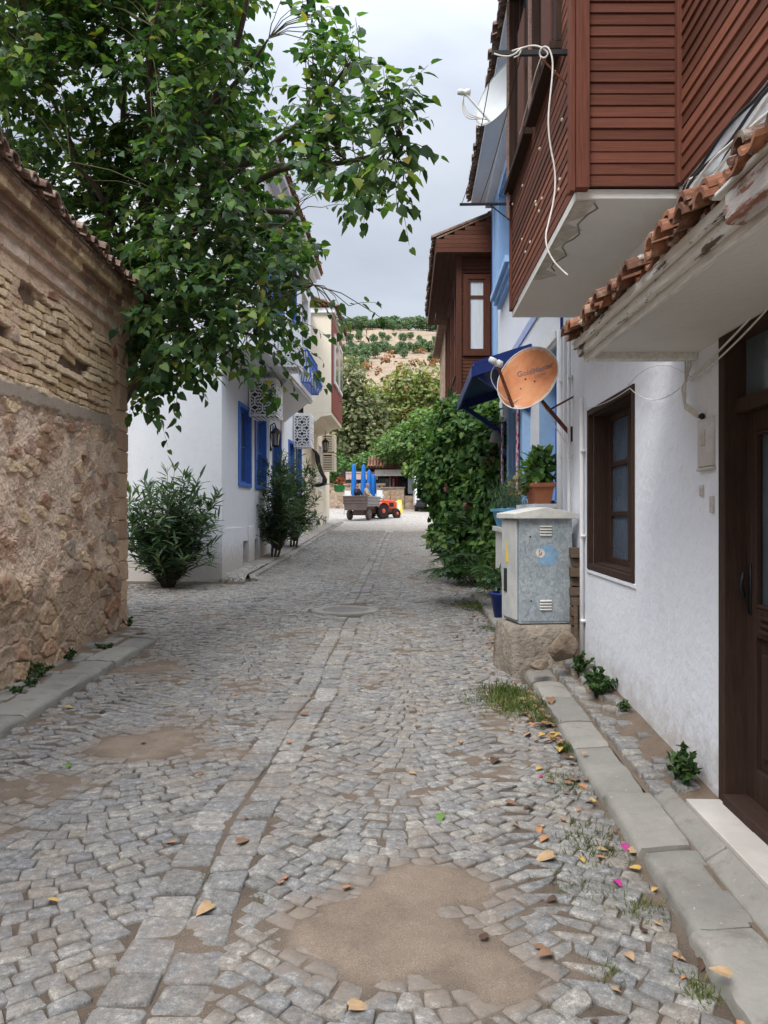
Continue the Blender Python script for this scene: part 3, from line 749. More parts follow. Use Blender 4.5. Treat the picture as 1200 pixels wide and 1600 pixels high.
    CQ = pal(qq, [lin(178, 146, 118), lin(196, 164, 132), lin(166, 132, 108)])*(.86+.28*n3[..., None])
    HQ = .03+.02*(n2-.5)+.02*(n3-.5)-.03*sstep(.08, .0, eq); H = H*(1-wq)+HQ*wq; col = col*(1-wq[..., None])+CQ*wq[..., None]
    # cornice steps
    zz = Z+.008*(fbm(S*6, Z*0, 113)-.5)
    for (z0, o_, cs) in ((3.74, .045, (lin(200, 176, 156), lin(180, 150, 130))), (3.87, .085, (lin(146, 108, 88), lin(176, 142, 114))), (3.94, .07, (lin(180, 156, 134), lin(160, 132, 112))),
                         (4.02, .12, (lin(128, 94, 74), lin(190, 160, 120))), (4.11, .165, (lin(134, 104, 82), lin(182, 154, 118))), (4.19, .19, (lin(150, 122, 98), lin(122, 94, 76)))):
        w = sstep(z0-.008, z0+.008, zz); hb, eb, qb = cells(S, Z*0+.5, .22, 1., int(z0*100), .4)
        H = H*(1-w)+(o_+.014*(n3-.5)+.012*(n4-.5)-.02*sstep(.05, .0, eb)+.012*(qb-.5))*w
        cw = pal(sstep(.35, .75, qb), [cs[0], cs[1]])*(.8+.4*n3[..., None]); col = col*(1-w[..., None])+cw*w[..., None]
    moss = sstep(.62, .75, fbm(S*2.5, Z*2.5+4, 115))*sstep(3.6, 4.0, Z)
    col = col*(1-.45*moss[..., None])+np.array(lin(96, 80, 68))*.45*moss[..., None]
    g_ = col.mean(-1, keepdims=True); col = (col*.84+g_*np.array((1.0, .97, .90))*.16)*1.12
    return H, col
def relief_mesh(name, s0, s1, ds, z0, z1, dz, corner=True):
    S1 = np.arange(s0, s1+1e-6, ds); Z1 = np.arange(z0, z1+1e-6, dz)
    S, Z = np.meshgrid(S1, Z1); H, col = wall_relief(S, Z)
    wob = .05*(fbm(Z*3.1, Z*0+.3, 121)-.5)+.05*(_hash(np.floor(Z/.26), Z*0, 9)-.5)*(Z < 3.7)
    t = sstep(s1-.12, s1, S); Sx = S+wob*t+np.where(Z > 3.74, t*(H-.03), 0); Hx = H-.03*sstep(s1-.03, s1, S)
    PX = WL.x0+WL.k*(Sx-WL.y0)+Hx; PY = Sx
    V = np.stack([PX, PY, Z], -1); Cc = col
    if corner:  # wrap round the corner and back along the end wall
        ext = []; extc = []
        for kx in range(1, 30):
            o_ = -.028*kx-.03; e = .03*(fbm(Z[:, -1]*5+kx*.13, Z[:, -1]*0+kx*.2, 123)-.5)
            ext.append(np.stack([PX[:, -1]+o_, PY[:, -1]+.012+e, Z[:, -1]], -1)); extc.append(col[:, -max(1, kx)])
        V = np.concatenate([V, np.stack(ext, 1)], 1); Cc = np.concatenate([Cc, np.stack(extc, 1)], 1)
    ny, nx = V.shape[:2]; i = np.arange(nx*ny).reshape(ny, nx)
    Fs = np.stack([i[:-1, :-1], i[:-1, 1:], i[1:, 1:], i[1:, :-1]], -1).reshape(-1, 4)
    o = link_mesh(name, V.reshape(-1, 3), Fs, 'wallstone', tw, not corner)
    a = o.data.color_attributes.new('Col', 'FLOAT_COLOR', 'POINT')
    a.data.foreach_set('color', np.concatenate([np.clip(Cc.reshape(-1, 3), 0, 1), np.ones((nx*ny, 1))], 1).astype(np.float32).ravel())
    return o
relief_mesh('wall', 5.6, 9.55, .0085, .0, 4.25, .0085)
relief_mesh('wall', .5, 5.6, .05, .0, 4.25, .03, False)
mb = MB(); WL.box(mb, .5, 9.40, -.55, -.12, 0, 4.22)
mb.hexa([(-9, 9.0, 0), (-3.7, 9.0, 0), (-3.7, 9.45, 0), (-9, 9.45, 0), (-9, 9.0, 4.22), (-3.7, 9.0, 4.22), (-3.7, 9.45, 4.22), (-9, 9.45, 4.22)])
mb.build('end_wall', 'stonefar', tw)
def tile_rows(fr, s0, s1, edge, z, slope, rows=3, mat='tile', parent=None, r=.088, pitch=.2, length=.42, jit=.02, rowcut=None, name='roof_tiles'):
    mb = MB(); s = s0+pitch/2
    def shell(sc, up, o0, z0, L, tilt=0.):
        nseg = 7; V = []
        for (oo, zz, sw) in ((o0, z0, 1.0), (o0-L, z0+L*slope, .86)):
            for rr in (r*sw, (r-.016)*sw):
                for a in range(nseg+1):
                    w = math.pi*a/nseg; V.append(fr.p(sc+rr*math.cos(w), oo, zz+(rr*math.sin(w) if up else -rr*.7*math.sin(w))+tilt))
        n = nseg+1; Fs = []
        for a in range(nseg):
            Fs += [(a, a+1, n+a+1, n+a), (2*n+a, 3*n+a, 3*n+a+1, 2*n+a+1), (a, 2*n+a, 2*n+a+1, a+1), (n+a, n+a+1, 3*n+a+1, 3*n+a)]
        Fs += [(0, n, 3*n, 2*n), (nseg, 2*n+nseg, 3*n+nseg, n+nseg)]
        mb.add(V, Fs)
    while s < s1:
        for k in range(rows):
            j = random.uniform(-jit, jit)
            shell(s+random.uniform(-.01, .01), True, edge-k*length*.86+j, z+k*length*.86*slope+.012*0+random.uniform(-.006, .008), length)
            shell(s+pitch/2+random.uniform(-.008, .008), False, edge-.03-k*length*.86+random.uniform(-jit, jit), z+.02+k*length*.86*slope, length)
        s += pitch
    return mb.build(name, mat, parent, False)
tile_rows(WL, .6, 9.72, .27, 4.30, .33, 5, 'oldtile', tw, r=.078, pitch=.185, jit=.045)
mb = MB()
mb.add([WL.p(.5, .20, 4.28), WL.p(9.68, .20, 4.28), WL.p(9.68, -4, 5.62), WL.p(.5, -4, 5.62), WL.p(.5, .20, 4.255), WL.p(9.68, .20, 4.255), WL.p(9.68, -4, 5.57), WL.p(.5, -4, 5.57)], [(0, 1, 2, 3), (7, 6, 5, 4), (0, 4, 5, 1), (1, 5, 6, 2), (2, 6, 7, 3), (3, 7, 4, 0)])
mb.build('roof', 'oldtile', tw)

# ================================================================== sky and light
sc = bpy.context.scene
w = bpy.data.worlds.new('World'); sc.world = w; w.use_nodes = True
nt = w.node_tree; nt.nodes.clear(); L = nt.links.new
out = nt.nodes.new('ShaderNodeOutputWorld'); bg1 = nt.nodes.new('ShaderNodeBackground'); bg2 = nt.nodes.new('ShaderNodeBackground')
sky = nt.nodes.new('ShaderNodeTexSky'); sky.sky_type = 'NISHITA'; sky.sun_disc = False
SUN_EL, SUN_AZ = math.radians(52), math.radians(-150)   # azimuth from +Y towards +X
sky.sun_elevation = SUN_EL; sky.sun_rotation = SUN_AZ
L(sky.outputs[0], bg1.inputs[0]); bg1.inputs[1].default_value = .12
tc = nt.nodes.new('ShaderNodeTexCoord'); mp = nt.nodes.new('ShaderNodeMapping'); mp.inputs['Scale'].default_value = (1.0, 1.0, 2.4); mp.inputs['Location'].default_value = (.35, .2, .9)
L(tc.outputs['Generated'], mp.inputs[0])
nz = nt.nodes.new('ShaderNodeTexNoise'); nz.inputs['Scale'].default_value = 2.3; nz.inputs['Detail'].default_value = 6; nz.inputs['Roughness'].default_value = .52; nz.inputs['Distortion'].default_value = .3
L(mp.outputs[0], nz.inputs['Vector'])
rp = nt.nodes.new('ShaderNodeValToRGB'); e = rp.color_ramp.elements
e[0].position = .32; e[0].color = (.40, .435, .50, 1); e[1].position = .66; e[1].color = (.62, .645, .69, 1)
L(nz.outputs['Fac'], rp.inputs[0]); L(rp.outputs[0], bg2.inputs[0])
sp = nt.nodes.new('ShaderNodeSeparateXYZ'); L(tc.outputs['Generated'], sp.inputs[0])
# overcast sky, even in view; zenith above the frame boosted to light the street
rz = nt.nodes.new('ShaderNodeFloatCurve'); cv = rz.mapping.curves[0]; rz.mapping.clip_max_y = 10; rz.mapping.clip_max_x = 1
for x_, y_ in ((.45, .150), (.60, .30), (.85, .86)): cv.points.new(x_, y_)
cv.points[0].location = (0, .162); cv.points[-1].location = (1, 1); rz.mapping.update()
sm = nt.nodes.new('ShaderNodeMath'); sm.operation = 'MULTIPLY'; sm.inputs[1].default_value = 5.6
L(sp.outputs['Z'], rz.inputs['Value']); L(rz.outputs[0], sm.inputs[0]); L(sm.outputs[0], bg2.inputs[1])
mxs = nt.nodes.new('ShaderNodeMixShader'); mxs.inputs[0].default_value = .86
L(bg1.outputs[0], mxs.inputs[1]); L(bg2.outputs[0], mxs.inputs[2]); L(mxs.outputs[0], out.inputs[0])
sl = bpy.data.lights.new('sun', 'SUN'); sl.energy = 1.5; sl.angle = math.radians(24); sl.color = (1, .96, .90)
so = bpy.data.objects.new('sun', sl); C.objects.link(so); so.location = (0, 0, 30)
d = Vector((math.sin(SUN_AZ)*math.cos(SUN_EL), math.cos(SUN_AZ)*math.cos(SUN_EL), math.sin(SUN_EL)))
so.rotation_euler = (-d).to_track_quat('-Z', 'Y').to_euler()
cd = bpy.data.cameras.new('camera'); cam = bpy.data.objects.new('camera', cd); C.objects.link(cam)
cam.location = (0, 0, EYE); cam.rotation_euler = (math.radians(90), 0, 0); cd.sensor_fit = 'VERTICAL'; cd.sensor_height = 36; cd.lens = 36*F/1600
cd.shift_y = (HY-800)/1600; cd.clip_end = 2000; cd.clip_start = .05; sc.camera = cam
sc.render.resolution_x = 768; sc.render.resolution_y = 1024
sc.view_settings.view_transform = 'Standard'; sc.view_settings.look = 'None'; sc.view_settings.gamma = 1; sc.view_settings.exposure = .90
sc.render.engine = 'CYCLES'
try:
    sc.cycles.use_denoising = True; sc.cycles.denoiser = 'OPENIMAGEDENOISE'
except Exception: pass
sc.cycles.max_bounces = 8; sc.cycles.diffuse_bounces = 5; sc.cycles.sample_clamp_indirect = 8
# ================================================================== right-hand houses
R = Frame(1.515, 0, .039, -1)
def rock(c, r, seed, sub=3, squash=(1, 1, 1), rough=.35, facet=True):
    bm = bmesh.new(); bmesh.ops.create_icosphere(bm, subdivisions=sub, radius=1)
    rr = random.Random(seed); planes = [(unit(np.array([rr.gauss(0, 1) for _ in range(3)])), rr.uniform(.55, .9)) for _ in range(9)]
    V = []
    for v in bm.verts:
        p_ = np.array(v.co)
        if facet:
            for n_, d_ in planes:
                k = np.dot(p_, n_)
                if k > d_: p_ = p_-n_*(k-d_)*.9
        q_ = p_*(1+rough*.25*(fbm(np.array([p_[0]*2+seed]), np.array([p_[1]*2+p_[2]*1.7]), seed)[0]-.5))
        V.append(np.array(c)+q_*r*np.array(squash))
    Fs = [tuple(v.index for v in f_.verts) for f_ in bm.faces]; bm.free(); return V, Fs
def window(fr, parent, s0, s1, z0, z1, out=0., depth=.16, trim=.06, mat='darkwood', glass='glass', cols=2, rows=3, sill=None, lined=True, bar=.035, proud=.02, name='window', label=None, curtain=None, trimmat=None):
    mb = MB(); b = fr.box
    # outer trim
    if trim:
        for (a, c, d, e) in ((s0-trim, s0+.005, z0-trim, z1+trim), (s1-.005, s1+trim, z0-trim, z1+trim), (s0+.005, s1-.005, z1-.005, z1+trim), (s0+.005, s1-.005, z0-trim, z0+.005)):
            b(mb, a, c, out-.03, out+proud, d, e)
    if lined:  # reveal lining
        t = .018
        b(mb, s0, s0+t, out-depth, out-.031, z0, z1); b(mb, s1-t, s1, out-depth, out-.031, z0, z1)
        b(mb, s0+t, s1-t, out-depth, out-.031, z1-t, z1); b(mb, s0+t, s1-t, out-depth, out-.031, z0, z0+t)
    t = .018 if lined else .0; q = out-depth; w = .05
    i0, i1, j0, j1 = s0+t, s1-t, z0+t, z1-t
    for (a, c, d, e) in ((i0, i0+w, j0, j1), (i1-w, i1, j0, j1), (i0+w, i1-w, j0, j0+w), (i0+w, i1-w, j1-w, j1)): b(mb, a, c, q, q+.045, d, e)
    for k in range(1, cols):
        x = i0+(i1-i0)*k/cols; b(mb, x-w*.8, x+w*.8, q, q+.047, j0+w, j1-w)
    for k in range(1, rows):
        z = j0+(j1-j0)*k/rows; b(mb, i0+w, i1-w, q+.004, q+.038, z-bar/2, z+bar/2)
    o = mb.build(name, mat, parent, False, .004, label=label)
    if trimmat: pass
    mb = MB(); b(mb, i0+w*.5, i1-w*.5, q+.012, q+.018, j0+w*.5, j1-w*.5); mb.build('pane', glass, o)
    if sill:
        mb = MB(); b(mb, s0-.07, s1+.07, out-.02, out+sill, z0-trim-.05, z0-trim); mb.build('sill', mat, o, False, .005)
    if curtain:
        mb = MB(); n = 28; V = []; Fs = []
        for i in range(n+1):
            s = i0+(i1-i0)*i/n
            V += [fr.p(s, q-.05+.012*math.sin(i*1.9), j0), fr.p(s, q-.05+.012*math.sin(i*1.9), j1)]
        for i in range(n): Fs.append((2*i, 2*i+2, 2*i+3, 2*i+1))
        mb.add(V, Fs); mb.build('curtain', curtain, o, True)
    return o

h1 = thing('white_house', 'nearest limewashed house with dark door and deep set window under a red brown boarded bay', 'house', (1.7, 4, G(4)))
mb = MB(); R.wall(mb, .3, 7.78, -.1, 3.46, [(5.31, 6.62, 1.163, 2.445), (2.62, 3.76, .14, 2.47)], 0, .34)
R.box(mb, .3, 7.78, -4.5, -.36, -.1, 6.75)
o = mb.build('wall', 'white_near', h1)
mb = MB(); R.wall(mb, .3, 7.78, 3.46, 6.75, [], -.002, .3); mb.build('upper_wall', 'white_near', h1)
window(R, h1, 5.31, 6.62, 1.163, 2.445, 0, .20, .045, 'darkwood', 'glassblue', 2, 3, None, True, .04, .015)
# plaster edge under the window
mb = MB(); R.box(mb, 5.24, 6.70, -.01, .012, 1.085, 1.116); mb.build('window_ledge', 'white_near', h1, False, .005)
# door
mb = MB(); b = R.box
for (a, c, d, e) in ((3.70, 3.775, .18, 2.49), (2.60, 2.665, .18, 2.49), (2.665, 3.70, 2.43, 2.49)): b(mb, a, c, -.14, .02, d, e)
b(mb, 2.665, 3.70, -.12, -.03, 2.08, 2.15)          # transom bar
b(mb, 2.665, 3.70, -.14, .03, .18, .25)             # threshold
dr = mb.build('door', 'darkwood', h1, False, .006)
mb = MB(); q = -.085
for (a, c) in ((3.60, 3.70), (2.665, 2.77), (3.13, 3.27)): b(mb, a, c, q-.05, q, .25, 2.08)
for (a, c) in ((3.27, 3.60), (2.77, 3.13)):
    b(mb, a, c, q-.05, q, 1.02, 1.16); b(mb, a, c, q-.05, q, .25, .40); b(mb, a, c, q-.05, q, 1.98, 2.08)
    b(mb, a, c, q-.05, q-.024, .40, 1.02); b(mb, a+.045, c-.045, q-.024, q-.006, .47, .95)
    for (u, v, w_, x_) in ((a, a+.015, 1.16, 1.98), (c-.015, c, 1.16, 1.98), (a+.015, c-.015, 1.16, 1.175), (a+.015, c-.015, 1.965, 1.98)): b(mb, u, v, q-.022, q+.006, w_, x_)
    for k in range(3): b(mb, a+.06, c-.06, q-.004, q+.012, 1.045+.032*k, 1.062+.032*k)
mb.build('door_leaf', 'darkwood', dr, False, .005)
mb = MB(); b(mb, 3.27, 3.60, q-.035, q-.028, 1.16, 1.98); b(mb, 2.77, 3.13, q-.035, q-.028, 1.16, 1.98); b(mb, 2.70, 3.69, -.09, -.08, 2.15, 2.43)
mb.build('pane', 'glassdoor', dr)
mb = MB(); mb.tube([R.p(3.655, q+.03, 1.20), R.p(3.655, q+.045, 1.26), R.p(3.655, q+.03, 1.32)], .009, 6); b(mb, 3.64, 3.67, q, q+.006, 1.12, 1.36); mb.build('handle', 'black', dr, True)
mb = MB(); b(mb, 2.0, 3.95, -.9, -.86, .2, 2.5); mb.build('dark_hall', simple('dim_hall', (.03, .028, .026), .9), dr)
# door step tiles
stp = thing('door_step', 'white ceramic tiled step below the dark brown door', 'step', (1.5, 3.3, G(3.3)))
for k, (a, c) in enumerate(((3.365, 3.755), (2.975, 3.362), (2.585, 2.972))):
    mb = MB(); R.box(mb, a, c, .0, .183, .165, .203+random.uniform(-.002, .002)); mb.build('tile', 'ceramic', stp, False, .003)
mb = MB(); R.box(mb, 2.58, 3.758, .0, .180, .0, .163); mb.build('base', 'kerb', stp)
mb = MB(); R.box(mb, 2.7, 3.70, -.25, -.002, .0, .20); mb.build('sill_stone', 'ceramic', stp)
# pipes on the wall
def pipe(s, z0, z1, r=.022, out=.04, mat='trimwhite', parent=h1, name='downpipe', clips=True):
    mb = MB(); mb.tube([R.p(s, out, z0), R.p(s, out, (z0+z1)/2), R.p(s, out, z1)], r, 10)
    if clips:
        for z in np.arange(z0+.35, z1, .75): R.box(mb, s-.04, s+.04, .0, out+.012, z-.012, z+.012)
    return mb.build(name, mat, parent, True)
pipe(6.80, .30, 2.62, .017, .03); pipe(7.35, .30, 3.40, .016, .03); pipe(7.72, .32, 3.44, .032, .045)
mb = MB(); R.box(mb, 7.60, 7.80, -.02, .03, .0, 3.45); mb.build('corner_pilaster', 'white_near', h1, False, .006)

# --- boarded bay (oriel) and cladding
O = Frame(1.09, 4.35, .027, -1)
ZB, ZT = 3.455, 6.62
winA, winB = (5.94, 6.93, 4.62, 6.22), (4.86, 5.70, 4.62, 6.22)
mb = MB()
O.boards(mb, 4.42, 7.05, ZB, ZT, -.012, .066, [(winA[0]-.06, winA[1]+.06, winA[2]-.06, winA[3]+.06), (winB[0]-.06, winB[1]+.06, winB[2]-.06, winB[3]+.06)])
bay = mb.build('bay_cladding', 'wood', h1)
# near end of the bay, across the street
E1 = Cross(4.35, 0.0); E1.kk = 0.0
mb = MB(); E1.boards(mb, 1.15, 1.66, ZB, ZT, -.02, .0655, (), 0, .003, .014); mb.build('end_cladding', woodmat('reddish_brown_end_boards', (.135, .048, .030), (.07, .026, .018), .24, (.6, 3, 22)), bay)
mb = MB(); R.boards(mb, .3, 4.30, ZB, ZT, .0, .075, (), 0, .002, .018); mb.build('wall_cladding', 'wood', h1)
mb = MB()   # posts
mb.box((1.085, 4.325, ZB-.02), (1.16, 4.40, ZT)); mb.build('corner_post', 'woodpost', bay, False, .004)
mb = MB(); mb.box((1.055, 4.345, ZB-.03), (1.083, 4.42, ZT)); mb.build('corner_board', 'woodpost', bay, False, .004)
mb = MB(); mb.box((1.645, 4.30, ZB-.005), (1.695, 4.349, ZT)); mb.build('corner_post', 'woodpost', bay, False, .004)
mb = MB(); O.box(mb, 6.99, 7.07, -.06, .012, ZB, ZT); mb.build('corner_post', 'woodpost', bay, False, .004)
mb = MB(); mb.hexa([E1.p(1.10, -.04, ZB-.055), E1.p(1.72, -.04, ZB-.055), R.p(7.06, 0, ZB-.055), O.p(7.06, -.015, ZB-.055), E1.p(1.10, -.04, ZB-.003), E1.p(1.72, -.04, ZB-.003), R.p(7.06, 0, ZB-.003), O.p(7.06, -.015, ZB-.003)])
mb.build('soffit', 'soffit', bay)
mb = MB(); mb.hexa([E1.p(1.12, -.06, ZB), E1.p(1.70, -.06, ZB), R.p(7.03, 0, ZB), O.p(7.03, -.32, ZB), E1.p(1.12, -.06, ZT), E1.p(1.70, -.06, ZT), R.p(7.03, 0, ZT), O.p(7.03, -.32, ZT)])
o_core = mb.build('bay_core', 'darkwood', bay)
# cracked plaster lip along the edge of the soffit
mb = MB()
pts = []
for k in range(16):
    t = k/15; s = 4.45+t*1.25; pts.append(O.p(s, -.10-.05*vnoise(np.array([k*.9]), np.array([.3]), 5)[0]-.03*math.sin(k*1.3), ZB-.057))
mb.tube(pts, .0055, 5)
mb.build('plaster_crack', simple('dark_crack', (.20, .19, .17), .9), bay)
mb = MB()
nV = []
for k in range(14):
    t = k/13; s = 4.42+t*1.5; w_ = .10+.05*math.sin(k*1.7)+.03*math.cos(k*3.1)
    nV += [O.p(s, -.012, ZB-.0575), O.p(s, -w_, ZB-.0575), O.p(s, -.012, ZB-.050), O.p(s, -w_, ZB-.056)]
for k in range(13): mb.add([nV[4*k], nV[4*k+1], nV[4*k+5], nV[4*k+4], nV[4*k+2], nV[4*k+3], nV[4*k+7], nV[4*k+6]], [(0, 1, 2, 3), (4, 7, 6, 5)])
mb.build('plaster_lip', simple('bare_plaster', (.42, .39, .33), .95, .25, 12, .6, 40), bay)
for wdw in (winA, winB):
    wo = window(O, bay, *wdw, out=.0, depth=.10, trim=.07, mat='darkwood', glass='glass', cols=1, rows=2, sill=.07, lined=True, proud=.03)
    mb = MB(); O.box(mb, wdw[0]+.02, wdw[0]+.34, .032, .05, wdw[2]-.02, wdw[2]+.9); mb.build('shutter', 'wood2post', wo, False, .004)
    mb = MB(); O.box(mb, wdw[1]+.005, wdw[1]+.04, .03, .05, wdw[2]-.35 if wdw is winA else wdw[2]-.1, wdw[3]); mb.build('edge_strip', 'beam', wo)
M['plug'] = simple('cream_plugs', (.55, .46, .36), .8, .2)
for _ in range(14):
    s = random.uniform(4.6, 6.9); z = random.uniform(3.6, 4.5); mb = MB(); mb.lathe(O.p(s, .006, z), [(.011, 0), (.013, .006), (.006, .012)], 7, 0, (-1, 0, 0)); mb.build('nail_cap', 'plug', bay)

# eave of the bay
mb = MB(); O.box(mb, 4.0, 7.42, -.6, .36, ZT, ZT+.05); O.box(mb, 4.0, 7.42, .36, .385, ZT-.03, ZT+.11); mb.build('eave_boards', 'darkwood', bay)
tile_rows(O, 4.0, 7.45, .46, ZT+.09, .35, 3, 'tile', bay)

# --- tiled canopy over the door
ZS = 2.455
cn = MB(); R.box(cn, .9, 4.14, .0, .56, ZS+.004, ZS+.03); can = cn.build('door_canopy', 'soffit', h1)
KF = Frame(1.06, 4.2, .013, -1)   # eave line of the canopy
mb = MB(); KF.box(mb, .9, 4.215, -.03, .0, ZS+.0, ZS+.072); mb.build('fascia', 'peel', can, False, .006)
mb = MB(); KF.box(mb, .9, 4.20, -.06, -.032, ZS-.03, ZS+.02); mb.build('edge_batten', 'oldwhite', can, False, .006)
mb = MB(); KF.box(mb, .9, 4.22, .002, .028, ZS+.04, ZS+.082); mb.build('tilting_fillet', 'peel', can, False, .006)
mb = MB(); mb.hexa([KF.p(4.16, -.06, ZS-.035), R.p(4.16, 0, ZS-.035), R.p(4.09, 0, ZS-.035), KF.p(4.09, -.06, ZS-.035), KF.p(4.16, -.06, ZS+.03), R.p(4.16, 0, ZS+.03), R.p(4.09, 0, ZS+.03), KF.p(4.09, -.06, ZS+.03)])
mb.build('end_beam', 'oldwhite', can, False, .006)
mb = MB(); p = KF.p
mb.hexa([p(.9, .01, ZS+.095), p(4.16, .01, ZS+.095), R.p(4.16, .0, ZS+.36), R.p(.9, 0, ZS+.36), p(.9, .01, ZS+.11), p(4.16, .01, ZS+.11), R.p(4.16, .0, ZS+.385), R.p(.9, 0, ZS+.385)])
mb.build('roof_deck', 'peel', can)
tile_rows(KF, .9, 4.20,   .09, ZS+.085, .34, 3, 'tile', can, r=.050, pitch=.135, length=.33, jit=.045)
tile_rows(KF, .9, 4.22, .055, ZS+.118, .34, 2, 'tile', can, r=.045, pitch=.135, length=.33, jit=.06)
M['mortar'] = simple('crumbly_mortar', (.36, .33, .28), .95, .35, 20, 1., 40, bdist=.02)
for k in range(20):
    s = 4.18-k*.15+random.uniform(-.04, .04); c = KF.p(s, .02+random.uniform(-.03, .04), ZS+.115+random.uniform(-.02, .02))
    rr = random.uniform(.014, .03); V, Fs = rock(c, rr, k+50, 2, (1.2, 1.5, .7), .6); link_mesh('mortar_lump', V, Fs, 'mortar', can, False)
mb = MB(); KF.box(mb, .9, 2.24, -.02, .045, ZS-.02, ZS+.078); mb.build('eave_beam', 'beampeel', can, False, .014)
mb = MB(); KF.box(mb, .9, 2.30, -.03, .055, ZS+.080, ZS+.094); mb.build('eave_board', 'oldwhite', can, False, .004)

# --- cables along the wall under the cladding
cab = thing('wall_cables', 'bundle of white and grey cables clipped along the wall under the brown cladding', 'cables', R.p(3, 0, 3.3))
mb = MB(); mb2 = MB()
for k in range(6):
    pts = []
    for i in range(30):
        s = 1.2+i*.108; zz = 3.42-.035*k+.018*math.sin(i*.9+k*1.7)-.10*abs(math.sin(i*.33+k*.6))*(k % 3 == 1)
        if s > 4.2: zz -= (s-4.2)*.9
        pts.append(R.p(s, .025+.008*k, zz))
    (mb if k % 2 else mb2).tube(pts, .009, 6)
mb.build('white_cable', 'cable', cab, True); mb2.build('grey_cable', 'darkcable', cab, True)
# service wires by the door
sv = thing('service_wires', 'thin wires looping over the white wall from the meter box to the window', 'wires', R.p(4.3, 0, 2.3))
mb = MB()
A = R.p(4.12, .03, 2.33)
def sag(a, b, d, n=12): 
    a = np.array(a); b = np.array(b); return [a+(b-a)*t+np.array((0, 0, -d*4*t*(1-t))) for t in np.linspace(0, 1, n)]
mb.tube(sag(A, R.p(5.28, .03, 2.46), .10), .0035, 5); mb.tube(sag(A, R.p(5.28, .04, 2.48), -.10), .003, 5); mb.tube(sag(R.p(5.28, .03, 2.46), R.p(6.75, .03, 2.52), .03), .003, 5)
mb.tube(sag(A, R.p(3.0, .03, 2.56), .02), .006, 5); mb.tube(sag(A+np.array((0, 0, -.02)), R.p(3.0, .03, 2.52), .03), .005, 5)
for k in range(4):
    mb.tube([R.p(4.10+.015*k, .02+.01*k, 2.42), R.p(4.20-.02*k, .05, 2.28-.02*k), R.p(4.12, .06, 2.16+.01*k), R.p(4.02, .03, 2.10+.01*k)], .0045, 6)
mb.build('wire', 'cable', sv, True)
mb = MB(); mb.lathe(R.p(4.0, .005, 2.105), [(.014, 0), (.018, .012), (.01, .025)], 9, 0, (-1, 0, 0)); mb.build('gland', 'black', sv, True)
mt = thing('meter_box', 'whitewashed meter box cover set in the wall left of the dark door', 'meter box', R.p(3.97, 0, 1.84))
mb = MB(); b = R.box; b(mb, 3.86, 4.06, -.01, .018, 1.84, 2.09); b(mb, 3.85, 4.07, -.01, .022, 1.82, 1.838); mb.build('cover', 'white_near', mt, False, .006)
mb = MB(); b(mb, 3.95, 4.00, .018, .028, 1.95, 2.03); b(mb, 3.965, 3.985, .028, .032, 1.965, 2.015); mb.build('inspection_window', 'white_near', mt, False, .003)
for (s_, z_, w_, h_, l_) in ((4.03, 1.72, .045, .055, 'small square white wall plate below the meter box, the higher of the pair'), (3.89, 1.645, .045, .085, 'taller white wall plate close to the dark door jamb')):
    mb = MB(); R.box(mb, s_-w_/2, s_+w_/2, -.005, .012, z_-h_/2, z_+h_/2); R.box(mb, s_-.008, s_+.008, .012, .016, z_-.012, z_+.012); setp(mb.build('wall_plate', 'white_near', None, False, .003), l_, 'wall plate')
# clothes line brackets with lines
rods = []
for (Y, z, lout, lab, dz) in ((4.55, 4.33, .455, 'thick black clothes line bracket with white cable knotted round it, near end of the bay', .2), (7.0, 4.42, .47, 'thin black clothes line bracket at the far end of the brown bay', .16)):
    t = thing('clothes_line_bracket', lab, 'bracket', O.p(Y, 0, z))
    mb = MB(); mb.obox((O.p(Y, 0, z)+O.p(Y, lout, z))/2, (O.p(Y, lout, z)-O.p(Y, 0, z))/2, (0, .012, 0), (0, 0, .014 if Y < 5 else .009)); mb.build('arm', 'black', t)
    mb = MB(); mb.tube([O.p(Y, .0, z-dz), O.p(Y, lout*.42, z-.005)], .006, 6); mb.build('strut', 'rust' if Y < 5 else 'black', t)
    rods.append((Y, z, lout))
for k, f_ in enumerate((.04, .30, .62, .97)):
    mb = MB(); mb.tube(sag(O.p(4.55, .455*f_, 4.33), O.p(7.0, .47*f_, 4.42), .05+.05*k % .08), .003, 4)
    setp(mb.build('clothes_line', 'darkcable', None), ['thin line nearest the brown bay between the two brackets', 'second thin line out from the bay between the two brackets', 'third thin line out from the bay between the two brackets', 'outermost thin line strung between the bracket tips'][k], 'line', 'clothes lines along the bay')
mb = MB(); q = lambda px, py, Y: P(px, py, Y)
loop = [q(800, 80, 4.5), q(812, 76, 4.5), q(835, 70, 4.48), q(850, 76, 4.46), q(858, 84, 4.45), q(850, 92, 4.47), q(842, 86, 4.49), q(846, 74, 4.46), q(856, 72, 4.44), q(863, 88, 4.43), q(864, 108, 4.43), q(861, 140, 4.43), q(857, 175, 4.43), q(857, 205, 4.43), q(861, 235, 4.44), q(867, 262, 4.44), q(868, 292, 4.44), q(864, 320, 4.44), q(858, 345, 4.43), q(852, 368, 4.42), q(855, 390, 4.41), q(866, 410, 4.40), q(878, 422, 4.39), q(887, 430, 4.38)]
def smooth(pts, it=2):
    for _ in range(it):
        n = [pts[0]]
        for a, b_ in zip(pts[:-1], pts[1:]): n += [.75*a+.25*b_, .25*a+.75*b_]
        pts = n+[pts[-1]]
    return pts
mb.tube(smooth(loop), .0052, 6)
mb.tube(smooth([q(772, 84, 4.5), q(785, 88, 4.49), q(798, 88, 4.47), q(808, 82, 4.46), q(815, 74, 4.48), q(812, 86, 4.47), q(803, 90, 4.49)]), .0045, 6)
